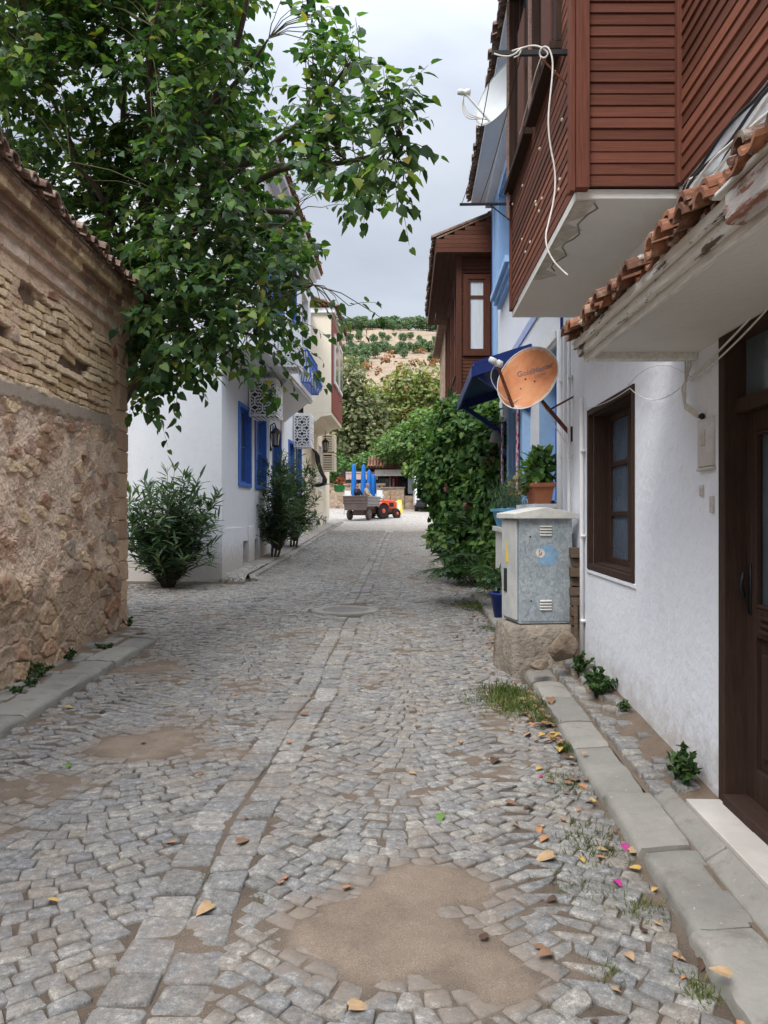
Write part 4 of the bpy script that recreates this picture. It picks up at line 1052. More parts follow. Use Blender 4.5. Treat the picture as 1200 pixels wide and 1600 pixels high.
mb.tube(smooth([q(846, 88, 4.46), q(838, 110, 4.5), q(830, 140, 4.7), q(812, 210, 5.6)]), .003, 5)
setp(mb.build('hanging_cable', 'cable', None, True), 'loose white cable knotted on the bracket and hanging down past the brown bay', 'cable')

# ================================================================== second house on the right
h2 = thing('blue_trimmed_house', 'white roughcast house with light blue sills, cobalt window frames and a blue door canopy', 'house', (2, 11, G(11)))
holes = [(8.10, 9.25, 1.72, 3.38), (10.35, 11.75, .35, 3.15), (12.2, 13.6, 1.6, 3.15), (11.4, 13.3, 5.40, 7.1), (8.5, 10.2, 5.40, 7.1)]
mb = MB(); R.wall(mb, 7.80, 14.75, .0, 7.62, holes, -.004, .34); R.box(mb, 7.82, 14.70, -5, -.36, 0, 7.6); mb.build('wall', 'white_rough', h2)
# light blue lining + cobalt windows
def bluewin(s0, s1, z0, z1, lintel=True, name='window', cols=2, rows=2, frame='blue', lining='lightblue', parent=h2, fr=R, out=-.004, dep=.22):
    o = window(fr, parent, s0+.02, s1-.02, z0+.02, z1-.02, out, dep, 0, frame, 'glass', cols, rows, None, False, name=name)
    mb = MB(); b = fr.box; t = .02
    for (a, c, d, e) in ((s0, s0+t, z0, z1), (s1-t, s1, z0, z1), (s0+t, s1-t, z1-t, z1), (s0+t, s1-t, z0, z0+t)): b(mb, a, c, out-dep-.02, out+.012, d, e)
    mb.build('lining', lining, o)
    return o
w1 = bluewin(8.10, 9.25, 1.72, 3.38)
mb = MB(); R.box(mb, 7.86, 9.45, 0, .07, 3.40, 3.47); R.box(mb, 7.9, 9.42, 0, .045, 3.36, 3.398); mb.build('lintel', 'trimwhite', w1)
mb = MB(); R.box(mb, 8.0, 9.4, 0, .26, 1.655, 1.70); mb.build('sill', 'white', w1)
w2 = bluewin(12.2, 13.6, 1.6, 3.15)
dw = bluewin(10.35, 11.75, .35, 3.15, name='door', cols=2, rows=4, frame='deepblue', dep=.30)
mb = MB(); R.box(mb, 10.02, 10.34, -.02, .10, .3, 3.38); R.box(mb, 11.76, 11.98, -.02, .07, .3, 3.38); R.box(mb, 10.02, 11.98, -.02, .075, 3.38, 3.48); mb.build('surround', 'lightblue', dw, False, .006)
for (a, c) in ((11.4, 13.3), (8.5, 10.2)):
    u = bluewin(a, c, 5.40, 7.1)
    mb = MB(); R.box(mb, a-.12, c+.12, 0, .18, 5.30, 5.395); R.box(mb, a-.1, c+.1, 0, .12, 5.22, 5.298); R.box(mb, a-.08, c+.08, 0, .07, 5.15, 5.218); mb.build('sill', 'lightblue', u)
    mb = MB(); R.box(mb, a-.16, a-.01, 0, .05, 5.40, 7.25); R.box(mb, c+.01, c+.16, 0, .05, 5.40, 7.25); R.box(mb, a-.01, c+.01, 0, .05, 7.11, 7.25); mb.build('surround', 'lightblue', u)
mb = MB(); R.box(mb, 7.82, 14.70, -.01, .012, 4.0, 4.12); mb.build('floor_band', 'lilac', h2)
mb = MB(); R.box(mb, 14.62, 14.76, -.02, .03, .3, 7.5); mb.build('corner_trim', 'deepblue', h2)
mb = MB(); R.box(mb, 14.30, 14.615, -.02, .022, .3, 7.5); R.box(mb, 13.9, 14.2, 0, .012, 4.13, 7.5); mb.build('quoin', 'lightblue', h2)
mb = MB(); R.box(mb, 7.82, 7.86, -.01, .02, .3, 3.9); mb.build('edge_stripe', 'deepblue', h2)
mb = MB(); mb.hexa([R.p(7.8, -.3, 7.62), R.p(14.95, -.3, 7.62), R.p(14.95, .40, 7.62), R.p(7.8, .40, 7.62), R.p(7.8, -.3, 7.74), R.p(14.95, -.3, 7.74), R.p(14.95, .40, 7.70), R.p(7.8, .40, 7.70)]); R.box(mb, 7.8, 14.8, -.01, .14, 7.48, 7.618); mb.build('eave_soffit', 'white', h2)
tile_rows(R, 7.8, 15.0, .50, 7.73, .36, 4, 'oldtile', h2)
mb = MB(); mb.hexa([R.p(7.8, .36, 7.72), R.p(15, .36, 7.72), R.p(15, -5, 9.5), R.p(7.8, -5, 9.5), R.p(7.8, .36, 7.75), R.p(15, .36, 7.75), R.p(15, -5, 9.55), R.p(7.8, -5, 9.55)]); mb.build('roof', 'oldtile', h2)
# blue sheet canopy over the door
aw = MB(); p = R.p
aw.hexa([p(9.87, 0, 3.74), p(13.2, 0, 3.74), p(13.2, .74, 3.50), p(9.87, .74, 3.50), p(9.87, 0, 3.78), p(13.2, 0, 3.78), p(13.2, .74, 3.545), p(9.87, .74, 3.545)])
cany = aw.build('sheet_canopy', 'awning', h2)
mb = MB(); mb.prism([p(9.87, .0, 3.737), p(9.87, .0, 3.60), p(9.87, .74, 3.37), p(9.87, .74, 3.497)], p(9.90, 0, 0)-p(9.87, 0, 0)); mb.prism([p(13.17, .0, 3.737), p(13.17, .0, 3.60), p(13.17, .74, 3.37), p(13.17, .74, 3.497)], p(13.2, 0, 0)-p(13.17, 0, 0))
R.box(mb, 9.87, 13.2, .742, .77, 3.36, 3.50); mb.build('valance', 'awning', cany)
mb = MB()
for k in range(9): s = 9.95+k*.4; mb.hexa([p(s, 0, 3.782), p(s+.03, 0, 3.782), p(s+.03, .75, 3.548), p(s, .75, 3.548), p(s, 0, 3.80), p(s+.03, 0, 3.80), p(s+.03, .75, 3.566), p(s, .75, 3.566)])
mb.build('seam', 'awning', cany)
for s in (10.0, 13.0):
    mb = MB(); mb.obox((p(s, .0, 2.95)+p(s, .66, 3.40))/2, (p(s, .66, 3.40)-p(s, 0, 2.95))/2, (0, .03, 0), (0.02, 0, .03)); mb.build('strut', 'awning', cany)
for (s, lab) in ((10.28, 'pink floral cloth strip hanging on the near jamb of the blue doorway'), (12.05, 'pink floral cloth strip hanging beyond the blue doorway')):
    mb = MB(); V = []; n = 14
    for i in range(9):
        for j in range(n): V.append(p(s+(i/8-.5)*.16, .125+.014*math.sin(i*1.7+j*.15), 1.35+1.75*j/(n-1)))
    mb.add(V, [(i*n+j, (i+1)*n+j, (i+1)*n+j+1, i*n+j+1) for i in range(8) for j in range(n-1)]); o = setp(mb.build('door_curtain', 'floral', None, True), lab, 'curtain')
    o.modifiers.new('thick', 'SOLIDIFY').thickness = .004
# little wall lamp
lp = thing('wall_lamp', 'small grey bell shaped wall lamp hanging under the blue canopy', 'lamp', p(11.95, .1, 2.85))
mb = MB(); mb.tube([p(11.95, .02, 2.9), p(11.95, .1, 3.02), p(11.95, .2, 3.0), p(11.95, .24, 2.9)], .012, 6); mb.build('bracket', 'black', lp, True)
mb = MB(); mb.lathe(p(11.95, .24, 2.70), [(.09, 0), (.10, .02), (.07, .14), (.03, .19)], 12); mb.build('lamp_shade', simple('grey_enamel', (.22, .21, .2), .6), lp, True)
# low whitewashed plinth under the blue planter
mb = MB(); R.box(mb, 9.65, 10.85, .08, .36, .2, 1.35); R.box(mb, 9.6, 10.9, .06, .40, 1.351, 1.42)
setp(mb.build('low_wall', 'soffit', None, False, .01), 'low whitewashed garden wall before the blue doorway, carrying the light blue planter', 'wall')

# ================================================================== third house with brown bay
R3 = Frame(2.05, 0, .030, -1)
h3 = thing('brown_bay_house', 'house with tall brown boarded bay and planked eave beyond the blue trimmed house', 'house', (2.6, 18, G(18)))
mb = MB(); R3.box(mb, 14.9, 21.5, -5, 0, .2, 7.2); mb.build('wall', 'cream', h3)
S0, S1, OB, Z0, Z1 = 15.2, 20.2, 1.05, 3.55, 6.75
mb = MB(); R3.box(mb, S0+.03, S1-.03, .0, OB-.03, Z0+.02, Z1); b3 = mb.build('bay', 'wood2', h3)
mb = MB(); R3.boards(mb, S0+.05, S1, Z0, Z1, OB-.03, .09, [(15.9, 16.9, 4.5, 6.3), (17.4, 18.4, 4.5, 6.3), (18.9, 19.8, 4.5, 6.3)], 0, .002, .02); mb.build('front_cladding', 'wood2', b3)
xl, xr = R3.p(S0, OB, 0)[0], R3.p(S0, 0, 0)[0]
E3 = Cross(S0, 0)
wx0, wx1, wz0, wz1 = P(731, 0, S0)[0], P(759, 0, S0)[0], P(0, 549, S0)[2], P(0, 436, S0)[2]
mb = MB(); E3.boards(mb, xl+.06, xr, Z0, Z1, -.03, .072, [(wx0-.07, wx1+.07, wz0-.07, wz1+.07)], 0, .002, .02); mb.build('end_cladding', 'wood2', b3)
wd = window(E3, b3, wx0, wx1, wz0, wz1, 0, .03, .09, 'wood2post', 'curtain', 1, 1, None, False, proud=.03)
mb = MB(); z_ = P(0, 464, S0)[2]; E3.box(mb, wx0+.04, wx1-.04, -.03, .006, z_-.03, z_+.03); mb.build('glazing_bar', 'wood2post', wd)
for a, c in ((15.9, 16.9), (17.4, 18.4), (18.9, 19.8)): window(R3, b3, a, c, 4.5, 6.3, OB-.02, .03, .07, 'wood2post', 'glass', 1, 2, None, False, proud=.03)
mb = MB(); mb.box((xl-.02, S0-.03, Z0-.05), (xl+.08, S0+.07, Z1)); mb.build('corner_post', 'wood2post', b3, False, .005); mb = MB(); R3.box(mb, S0, S1, OB-.04, OB+.025, Z0-.1, Z0+.0); mb.build('bottom_board', 'wood2post', b3, False, .005)
EO = OB+.42   # eave
ze = 6.72
gx0, gx1 = R3.p(14.95, EO, 0)[0], R3.p(14.95, -.2, 0)[0]
mb = MB()
for k in range(9):   # planked end of the eave, stepping up with the roof slope
    z0 = ze-.04+k*.085; xa = gx0+max(0, (z0+.085-(ze+.24))/.42)
    if xa < gx1-.05: mb.box((xa, 14.93, z0), (gx1, 14.97+random.uniform(-.004, .004), z0+.080))
mb.build('eave_end', 'wood2', h3)
mb = MB()
n = int((20.9-14.97)/.09)
for k in range(10):
    a = .01+(k)*(EO-.02)/10; R3.box(mb, 14.98, 20.75, a, a+(EO-.02)/10-.006, ze-.03+random.uniform(0, .004), ze)
mb.build('eave_boards', 'wood2', h3)
mb = MB(); R3.box(mb, 14.93, 20.78, EO-.015, EO+.02, ze-.05, ze+.22); mb.build('eave_fascia', 'wood2post', h3)
tile_rows(R3, 14.9, 20.85, EO+.10, ze+.24, .42, 4, 'oldtile', h3, r=.08, pitch=.19)
mb = MB(); mb.hexa([R3.p(14.9, EO, ze+.22), R3.p(20.8, EO, ze+.22), R3.p(20.8, -5, ze+2.95), R3.p(14.9, -5, ze+2.95), R3.p(14.9, EO, ze+.25), R3.p(20.8, EO, ze+.25), R3.p(20.8, -5, ze+3.), R3.p(14.9, -5, ze+3.)]); mb.build('roof', 'oldtile', h3)
# plain stone gable beyond
sh = thing('far_stone_house', 'plain beige stone house glimpsed past the brown bay house', 'house', (3.2, 27, G(27)))
mb = MB(); mb.hexa([(2.15, 26, 0), (8, 26, 0), (8, 33, 0), (2.4, 33, 0), (2.15, 26, 8.3), (8, 26, 8.3), (8, 33, 8.3), (2.4, 33, 8.3)]); mb.build('wall', 'stonefar', sh)
mb = MB(); mb.prism([(1.9, 25.8, 8.302), (8.2, 25.8, 8.302), (8.2, 25.8, 8.5), (5, 25.8, 9.6), (1.9, 25.8, 8.5)], (0.2, 7.4, 0)); mb.build('roof', 'oldtile', sh)

# ================================================================== dishes, cabinet, pots, clutter
def dish(name, lab, c, nrm, rad, mats, textured, lnb_dir, upv=(0, 0, 1)):
    t = thing(name, lab, 'satellite dish', c)
    n = unit(np.array(nrm, float)); x = unit(np.cross(np.array(upv, float), n)); y = np.cross(n, x)
    mb = MB(); V = []; Fs = []; rings = 10; seg = 48
    for side, dz in ((0, 0), (1, -.008)):
        V.append((0, 0, dz))
        for r in range(1, rings+1):
            for k in range(seg):
                a = 2*math.pi*k/seg; q_ = rad*r/rings; V.append((q_*math.cos(a)*.93, q_*math.sin(a), .16*(q_/rad)**2*rad+dz))
    m = 1+rings*seg
    for sd in (0, 1):
        b_ = sd*m
        for k in range(seg):
            f = (b_, b_+1+k, b_+1+(k+1) % seg); Fs.append(f if sd == 0 else f[::-1])
            for r in range(rings-1):
                i0 = b_+1+r*seg; f = (i0+k, i0+seg+k, i0+seg+(k+1) % seg, i0+(k+1) % seg); Fs.append(f if sd == 0 else f[::-1])
    for k in range(seg): i0 = 1+(rings-1)*seg; Fs.append((i0+k, m+i0+k, m+i0+(k+1) % seg, i0+(k+1) % seg))
    me = bpy.data.meshes.new('reflector'); me.from_pydata(V, [], Fs); me.materials.append(M[mats]); me.polygons.foreach_set('use_smooth', [True]*len(Fs))
    o = bpy.data.objects.new('reflector', me); C.objects.link(o); o.parent = t
    o.matrix_local = Matrix(((x[0], y[0], n[0], 0), (x[1], y[1], n[1], 0), (x[2], y[2], n[2], 0), (0, 0, 0, 1)))
    loc = lambda a, b_, h: np.array(c)+x*a+y*b_+n*h
    mb = MB(); V = [loc(rad*.93*math.cos(w_), rad*math.sin(w_), .16*rad) for w_ in np.linspace(0, 2*math.pi, 49)]; mb.tube(V, .0055, 6, cap=False); mb.build('rim', 'dishwhite', t, True)
    tip = loc(*lnb_dir)
    mb = MB(); base = loc(0, -rad*.98, .13*rad); mb.obox((base+tip)/2, (tip-base)/2, x*.010, np.cross(unit(tip-base), x)*.014); mb.build('arm', 'rust' if textured else 'dishwhite', t)
    mb = MB(); ax = unit(np.array(c)-tip); mb.lathe(tip-ax*.05, [(.025, -.02), (.03, .03), (.022, .05), (.036, .06), (.036, .10), (.02, .11)], 12, 0, ax); mb.build('lnb', 'plastic' if not textured else 'dishwhite', t, True)
    return t, loc, o
dc = P(827, 594, 6.95)
t, loc, refl = dish('satellite_dish', 'rust stained orange satellite dish with faded lettering on a wall arm by the white house', dc, (-.54, -.78, .32), .308, 'dishface', True, (-.20, -.02, .30), (.42, 0, 1))
for a, b_ in ((-.04, .0), (.06, .0), (-.04, -.1), (.06, -.1)):
    mb = MB(); mb.lathe(loc(a+.0, b_, .001), [(.009, 0), (.008, .006)], 8, 0, loc(0, 0, 1)-loc(0, 0, 0)); mb.build('bolt', 'black', t)
def text(body, size, par, mat, M4, name='lettering', ext=.0015, bold=0, zfun=None):
    """raised letters as a real mesh; zfun bends them to the surface they stand on"""
    cu = bpy.data.curves.new(name, 'FONT'); cu.body = body; cu.size = size; cu.extrude = ext; cu.align_x = 'CENTER'; cu.align_y = 'CENTER'; cu.offset = bold
    tmp = bpy.data.objects.new('letters', cu); C.objects.link(tmp); bpy.context.view_layer.update()
    me = bpy.data.meshes.new_from_object(tmp.evaluated_get(bpy.context.evaluated_depsgraph_get())); bpy.data.objects.remove(tmp)
    me.transform(M4)
    if zfun:
        for v in me.vertices: v.co.z += zfun(v.co.x, v.co.y)
    me.materials.clear(); me.materials.append(M[mat]); o = bpy.data.objects.new(name, me); C.objects.link(o); o.parent = par; return o
M['dishletter'] = simple('faded_grey_lettering', (.20, .135, .13), .8, .2)
M['dishletter2'] = simple('faded_small_lettering', (.33, .18, .13), .8, .2)
text('GoldMaster', .074, refl, 'dishletter', Matrix.Translation((.02, .10, .002)) @ Matrix.Rotation(math.radians(27), 4, 'Z'), bold=.001, zfun=lambda x, y: .16*((x/.93)**2+y*y)/.308)
text('Digital', .045, refl, 'dishletter2', Matrix.Translation((.085, .07, .002)) @ Matrix.Rotation(math.radians(27), 4, 'Z'), zfun=lambda x, y: .16*((x/.93)**2+y*y)/.308)
mb = MB(); wp = R.p(7.42, .0, P(0, 679, 7.4)[2]); bk = loc(.03, -.06, -.03)
mb.obox((wp+bk)/2, (bk-wp)/2, (0, .014, 0), (.01, 0, .014)); mb.build('mount_arm', 'rust', t)
mb = MB(); w2_ = R.p(7.3, .0, P(0, 620, 7.3)[2]); mid = wp+(bk-wp)*.55; mb.obox((w2_+mid)/2, (mid-w2_)/2, (0, .008, 0), (.004, 0, .012)); mb.build('brace', 'rust', t)
mb = MB(); R.box(mb, 7.33, 7.51, .0, .012, wp[2]-.07, wp[2]+.07); mb.build('wall_plate', 'black', t)
mb = MB(); mb.tube(smooth([loc(-.20, -.02, .30), loc(-.25, -.12, .24), loc(-.2, -.2, .18), loc(-.02, -.3, .06), bk, mid+np.array((0, -.02, -.05)), mid+np.array((.05, -.02, -.16)), wp+np.array((-.02, 0, -.12)), wp+np.array((0, 0, .0))]), .004, 5); mb.build('cable', 'cable', t, True)
wc_ = P(787, 150, 7.62)
t, loc, _ = dish('satellite_dish', 'pale grey satellite dish high up behind the far edge of the brown bay', wc_, (-.75, -.52, .34), .36, 'dishwhite', False, (-.24, -.06, .30))
mb = MB(); mb.tube([loc(0, -.05, -.02), R.p(7.62, .0, wc_[2]-.1)], .02, 8); mb.build('mount_arm', 'dishwhite', t)
mb = MB()
for k in range(3): mb.tube(smooth([loc(-.24, -.06, .30), loc(-.26, -.16-.03*k, .27), loc(-.2, -.27-.03*k, .2), loc(-.08, -.30, .1), loc(.0, -.34, .05)]), .005, 5)
mb.build('cable', 'cable', t, True)

# electrical cabinet
cabn = thing('electrical_cabinet', 'galvanised street cabinet with gabled lid on a rough concrete plinth by the kerb', 'cabinet', (1.45, 7.2, G(7.2)))
A0 = np.array((1.222, 7.0)); ux = unit(np.array((.495, .045))); uy = unit(np.array((-.085, .46)))
Wd, Dp = .505, .42
def cb(mb, a0, a1, b0, b1, z0, z1, mi=0):
    f = lambda a, b, z: np.array((*(A0+ux*a+uy*b), z))
    return mb.hexa([f(a0, b0, z0), f(a1, b0, z0), f(a1, b1, z0), f(a0, b1, z0), f(a0, b0, z1), f(a1, b0, z1), f(a1, b1, z1), f(a0, b1, z1)], mi)
zb, zt = .592, 1.555
mb = MB(); cb(mb, .012, Wd, .0, Dp, zb, zt); cb(mb, .03, Wd-.02, -.006, -.0, zb+.02, zt-.03); mb.build('body', 'galv', cabn, False, .004)
mb = MB(); cb(mb, -.012, .008, .03, Dp-.01, zb+.03, zt-.02); drr = mb.build('door', 'galvside', cabn, False, .004)
mb = MB(); cb(mb, -.022, -.0125, .26, .33, .86, 1.08); mb.build('latch', 'black', drr, False, .003)
mb = MB(); f3 = lambda a, b, z: np.array((*(A0+ux*a+uy*b), z)); mb.prism([f3(-.0135, .21, 1.14), f3(-.0135, .285, 1.14), f3(-.0135, .27, 1.36)], (-.002, 0, 0)); mb.build('warning_sign', 'yellow', drr)
mb = MB(); a0, a1 = -.045, Wd+.035; f = lambda a, b, z: np.array((*(A0+ux*a+uy*b), z))
poly = [f(a0, -.05, zt-.004), f(a1, -.05, zt-.004), f(a1, -.05, zt+.045), f((a0+a1)/2, -.05, zt+.10), f(a0, -.05, zt+.045)]
mb.prism(poly, f(0, Dp+.05, 0)-f(0, -.05, 0)); mb.build('lid', 'galvtop', cabn, False, .006)
mb = MB(); mb.prism([f(a0+.06, -.054, zt+.0), f(a1-.06, -.054, zt+.0), f((a0+a1)/2, -.054, zt+.065)], f(0, -.0505, 0)-f(0, -.054, 0)); mb.build('lid_panel', 'galvtop', cabn)
for zc in (1.43, .75):
    for k in range(4): 
        mb = MB(); f0 = lambda a, b, z: f(a, b, z)
        z = zc-.035+.026*k; mb.prism([f(.20, -.006, z+.016), f(.20, -.022, z+.003), f(.20, -.006, z)], f(.31, 0, 0)-f(.20, 0, 0)); mb.build('louvre', 'galvtop', cabn)
def disc(name, a, z, r, th, mat, n=32):
    mb = MB(); mb.prism([f(a+r*math.cos(w_), -.0065-th, z+r*math.sin(w_)) for w_ in np.linspace(0, 2*math.pi, n, endpoint=False)], f(0, -.0062, 0)-f(0, -.0065-th, 0)); return mb.build(name, mat, cabn)
disc('blue_sticker', .275, 1.215, .098, .001, simple('faded_blue_sticker', (.20, .33, .46), .6, .25, 12, 0)); disc('white_sticker', .205, 1.235, .042, .0025, simple('worn_white_sticker', (.55, .52, .47), .6, .25, 40, 0))
mb = MB()
for (a, z, l, w_) in ((.195, 1.25, .02, .004), (.212, 1.232, .024, .004), (.20, 1.225, .016, .004)): mb.obox(f(a, -.0105, z), ux_ if False else np.array((*(ux*.003), 0)), np.array((*(uy*.0006), 0)), np.array((.004, 0, l*.6)))
mb.build('sticker_mark', simple('brown_ink', (.16, .07, .04), .8), cabn)
disc('bolt', .11, 1.385, .008, .004, 'black', 8); disc('bolt', .12, .80, .008, .004, 'black', 8)
# rough plinth
pl = MB(); n = 14
V = []; lv = [(-.02, .05), (-.02, .26), (-.012, .45), (.0, .56), (.03, .592), (.18, .594)]
per = []
for k in range(12): per.append((k/12*(Wd+.1)-.05, -.05, 0))
for k in range(10): per.append((Wd+.05, -.05+k/10*(Dp+.1), 1))
for k in range(12): per.append((Wd+.05-k/12*(Wd+.1), Dp+.05, 2))
for k in range(10): per.append((-.05, Dp+.05-k/10*(Dp+.1), 3))
for (ins, z) in lv:
    for (a, b_, e_) in per:
        ca, cb_ = Wd/2, Dp/2; kx = 1-ins/.28; w_ = .05*(fbm(np.array([a*5+e_]), np.array([b_*5+z*4]), 33)[0]-.5)
        V.append(f(ca+(a-ca)*(kx+w_*2), cb_+(b_-cb_)*(kx+w_*2), z+w_*.2-.012*(z > .5)))
m = len(per)
Fs = [(i*m+j, i*m+(j+1) % m, (i+1)*m+(j+1) % m, (i+1)*m+j) for i in range(len(lv)-1) for j in range(m)]+[tuple(range((len(lv)-1)*m, len(lv)*m))]
pl.add(V, Fs); pl.build('plinth', 'concrete', cabn, True)
for (px, py, Y, r, sq, lab, seed) in ((880, 1003, 6.50, .125, (1.0, .8, 1.15), 'pointed brown rock leaning on the cabinet plinth', 4), (842, 1030, 6.52, .08, (1.1, .9, .62), 'low dark brown rock at the foot of the cabinet plinth', 9)):
    V, Fs = rock(P(px, py+8, Y), r, seed, 3, sq); o = link_mesh('rock', V, Fs, 'rock', None, False); setp(o, lab, 'rock')
# timber stacked between cabinet and wall
for k in range(9):
    mb = MB(); z = .50+.088*k; s = 6.90+random.uniform(-.06, .08); a = R.p(s, random.uniform(.0, .03), z); w_ = random.uniform(.06, .085)
    R.box(mb, s, s+random.uniform(.12, .2), .012, .012+w_, z, z+random.uniform(.066, .0865)); setp(mb.build('timber_offcut', 'plank', None, False, .003), 'short brown timber offcut in the stack between cabinet and white wall', 'timber', 'timber offcuts behind the cabinet')
for k, (dx, lean) in enumerate(((.05, .10), (.09, .02))):
    mb = MB(); mb.obox(R.p(6.86, .03+.035*k, .50), (.016, 0, 0), (0, .014, 0), np.array((lean*.22*(-1)**k, .012, .32))); setp(mb.build('timber_board', 'plank', None, False, .003), ['upright brown board leaning beside the cabinet, nearer the wall', 'upright brown board leaning against the side of the cabinet'][k], 'board')
# terracotta window box, blue planter, blue tub
tb = thing('flower_box', 'terracotta flower box with a leafy green plant on the house sill', 'planter', R.p(8.45, .12, 1.70))
mb = MB(); pr = lambda s, o_, z: R.p(s, o_, z)
mb.hexa([pr(8.20, .05, 1.702), pr(8.74, .05, 1.702), pr(8.74, .21, 1.702), pr(8.20, .21, 1.702), pr(8.16, .02, 1.90), pr(8.78, .02, 1.90), pr(8.78, .25, 1.90), pr(8.16, .25, 1.90)]); R.box(mb, 8.14, 8.80, .0, .265, 1.88, 1.925)
mb.build('box', 'terra', tb, False, .006)
bp = thing('planter', 'light blue trough planter with wispy rosemary on the low garden wall', 'planter', R.p(10.2, .25, 1.42))
mb = MB(); mb.hexa([pr(9.7, .14, 1.422), pr(10.7, .14, 1.422), pr(10.7, .36, 1.422), pr(9.7, .36, 1.422), pr(9.65, .10, 1.64), pr(10.75, .10, 1.64), pr(10.75, .42, 1.64), pr(9.65, .42, 1.64)]); R.box(mb, 9.62, 10.78, .08, .44, 1.62, 1.66)
mb.build('trough', simple('sky_blue_plastic', (.13, .36, .56), .5, .12), bp, False, .006)
tub = P(790, 905, 10.2); tb2 = thing('plant_tub', 'deep blue plant tub on the pavement behind the cabinet', 'tub', (tub[0], tub[1], float(sidez(tub[0], tub[1]))))
mb = MB(); mb.lathe((tub[0], tub[1], float(sidez(tub[0], tub[1]))), [(.15, 0), (.20, .30), (.215, .30), (.215, .335), (.19, .335), (.18, .28)], 24); mb.build('pot', 'deepblue', tb2, True)
# ================================================================== left-hand white house
LF = Frame(-3.64, 0, .03, 1)
h4 = thing('white_blue_house', 'white house with blue framed windows, jutting upper storey and bulging blue balcony rail', 'house', (-4, 20, G(20)))
holes = [(16.6, 17.8, 2.26, 3.95), (18.4, 19.7, 2.26, 3.95), (20.45, 22.0, .45, 3.9), (23.6, 24.6, 2.2, 3.8), (25.2, 26.3, 2.2, 3.8), (16.95, 17.55, .45, .98), (18.25, 18.75, .5, .98)]
mb = MB(); LF.wall(mb, 15.0, 27.0, -.2, 4.95, holes, 0, .34)
mb.hexa([(-10, 15.0, -.2), (-3.191, 15.0, -.2), (-3.17, 15.34, -.2), (-10, 15.34, -.2), (-10, 15.0, 8.5), (-3.191, 15.0, 8.5), (-3.17, 15.34, 8.5), (-10, 15.34, 8.5)])
LF.box(mb, 15.35, 27.0, -6, -.36, -.2, 8.5); mb.build('wall', 'white', h4)
mb = MB(); LF.box(mb, 15.01, 27, .0, .03, -.2, 1.30); mb.hexa([(-10, 14.965, -.2), (-3.16, 14.965, -.2), (-3.16, 14.999, -.2), (-10, 14.999, -.2), (-10, 14.965, 1.3), (-3.16, 14.965, 1.3), (-3.16, 14.999, 1.3), (-10, 14.999, 1.3)]) if False else None
mb = MB(); LF.box(mb, 15.02, 16.94, .0, .025, -.2, 1.30); LF.box(mb, 17.56, 18.24, .0, .025, -.2, 1.30); LF.box(mb, 18.76, 20.4, 0, .025, -.2, 1.3); LF.box(mb, 22.05, 27, 0, .025, -.2, 1.3); mb.build('base_course', 'white', h4, False, .006)
mb = MB(); LF.box(mb, 15.0, 15.35, .0, .02, 1.31, 4.9); mb.build('corner_strip', 'white', h4)
for a in (20.0, 22.05): mb = MB(); LF.box(mb, a, a+.42, 0, .05, 1.31, 4.3); mb.build('pilaster', 'white', h4)
def lbwin(s0, s1, z0, z1, out=0., parent=h4, name='window', rows=2):
    o = window(LF, parent, s0+.02, s1-.02, z0+.02, z1-.02, out, .13, 0, 'blue', 'glassdark' if False else 'blueglass', 2, rows, None, False, name=name)
    mb = MB(); b = LF.box; t = .07
    for (a, c, d, e) in ((s0-t, s0+.019, z0-t, z1+t), (s1-.019, s1+t, z0-t, z1+t), (s0+.019, s1-.019, z1-.019, z1+t), (s0+.019, s1-.019, z0-t, z0+.019)): b(mb, a, c, out-.16, out+.035, d, e)
    mb.build('frame', 'blue', o, False, .005); return o
M['blueglass'] = glassm('blue_shuttered_glass', (.035, .075, .20), .3)
for h_ in holes[:2]+holes[3:5]: lbwin(*h_)
dd = lbwin(*holes[2], name='door', rows=3)
mb = MB(); LF.box(mb, 16.95, 17.55, -.30, -.26, .4, 1.0); LF.box(mb, 18.25, 18.75, -.30, -.26, .4, 1.0); mb.build('cellar_opening', 'black', h4)
# corbelled storey
p = LF.p; US0, US1, UO = 15.0, 22.5, .82
mb = MB(); mb.prism([p(18.7, .001, 4.22), p(18.7, UO-.03, 4.86), p(18.7, UO-.03, 4.955), p(18.7, .001, 4.955)], p(US1, 0, 0)-p(18.7, 0, 0)); mb.build('corbel', 'white', h4)
mb = MB(); LF.box(mb, US0, 18.699, .001, UO-.03, 4.86, 4.955); mb.build('floor_slab', 'white', h4)
mb = MB(); LF.box(mb, US0-.03, US1+.03, UO-.12, UO+.07, 4.87, 5.0); LF.box(mb, US0-.02, US1+.02, UO-.10, UO+.035, 4.80, 4.868); mb.build('moulding', 'trimwhite', h4, False, .01)
uh = [(15.9, 16.9, 5.9, 7.9), (18.6, 19.4, 6.4, 7.9), (20.5, 21.8, 5.05, 7.6)]
mb = MB(); LF.wall(mb, US0, US1, 4.96, 8.5, uh, UO, .3); LF.box(mb, US0, US0+.02, -.3, UO-.31, 4.96, 8.5); LF.box(mb, US1-.02, US1, -.3, UO-.31, 4.96, 8.5); mb.build('upper_storey', 'white', h4)
for h_ in uh: 
    wo = lbwin(*h_, out=UO) if h_[2] > 5.5 else window(LF, h4, *h_, out=UO, depth=.14, trim=.08, mat='trimwhite', glass='glass', cols=2, rows=3, name='balcony_door')
    if h_[2] > 5.5 and h_[0] < 17:
        for (a, c) in ((h_[0]-.55, h_[0]-.08), (h_[1]+.08, h_[1]+.55)):
            mb = MB(); LF.box(mb, a, c, UO+.005, UO+.04, h_[2]-.05, h_[3]+.05)
            for k in range(14): LF.box(mb, a+.05, c-.05, UO+.041, UO+.055, h_[2]+.06+k*.135, h_[2]+.14+k*.135)
            mb.build('shutter', 'blue', wo)
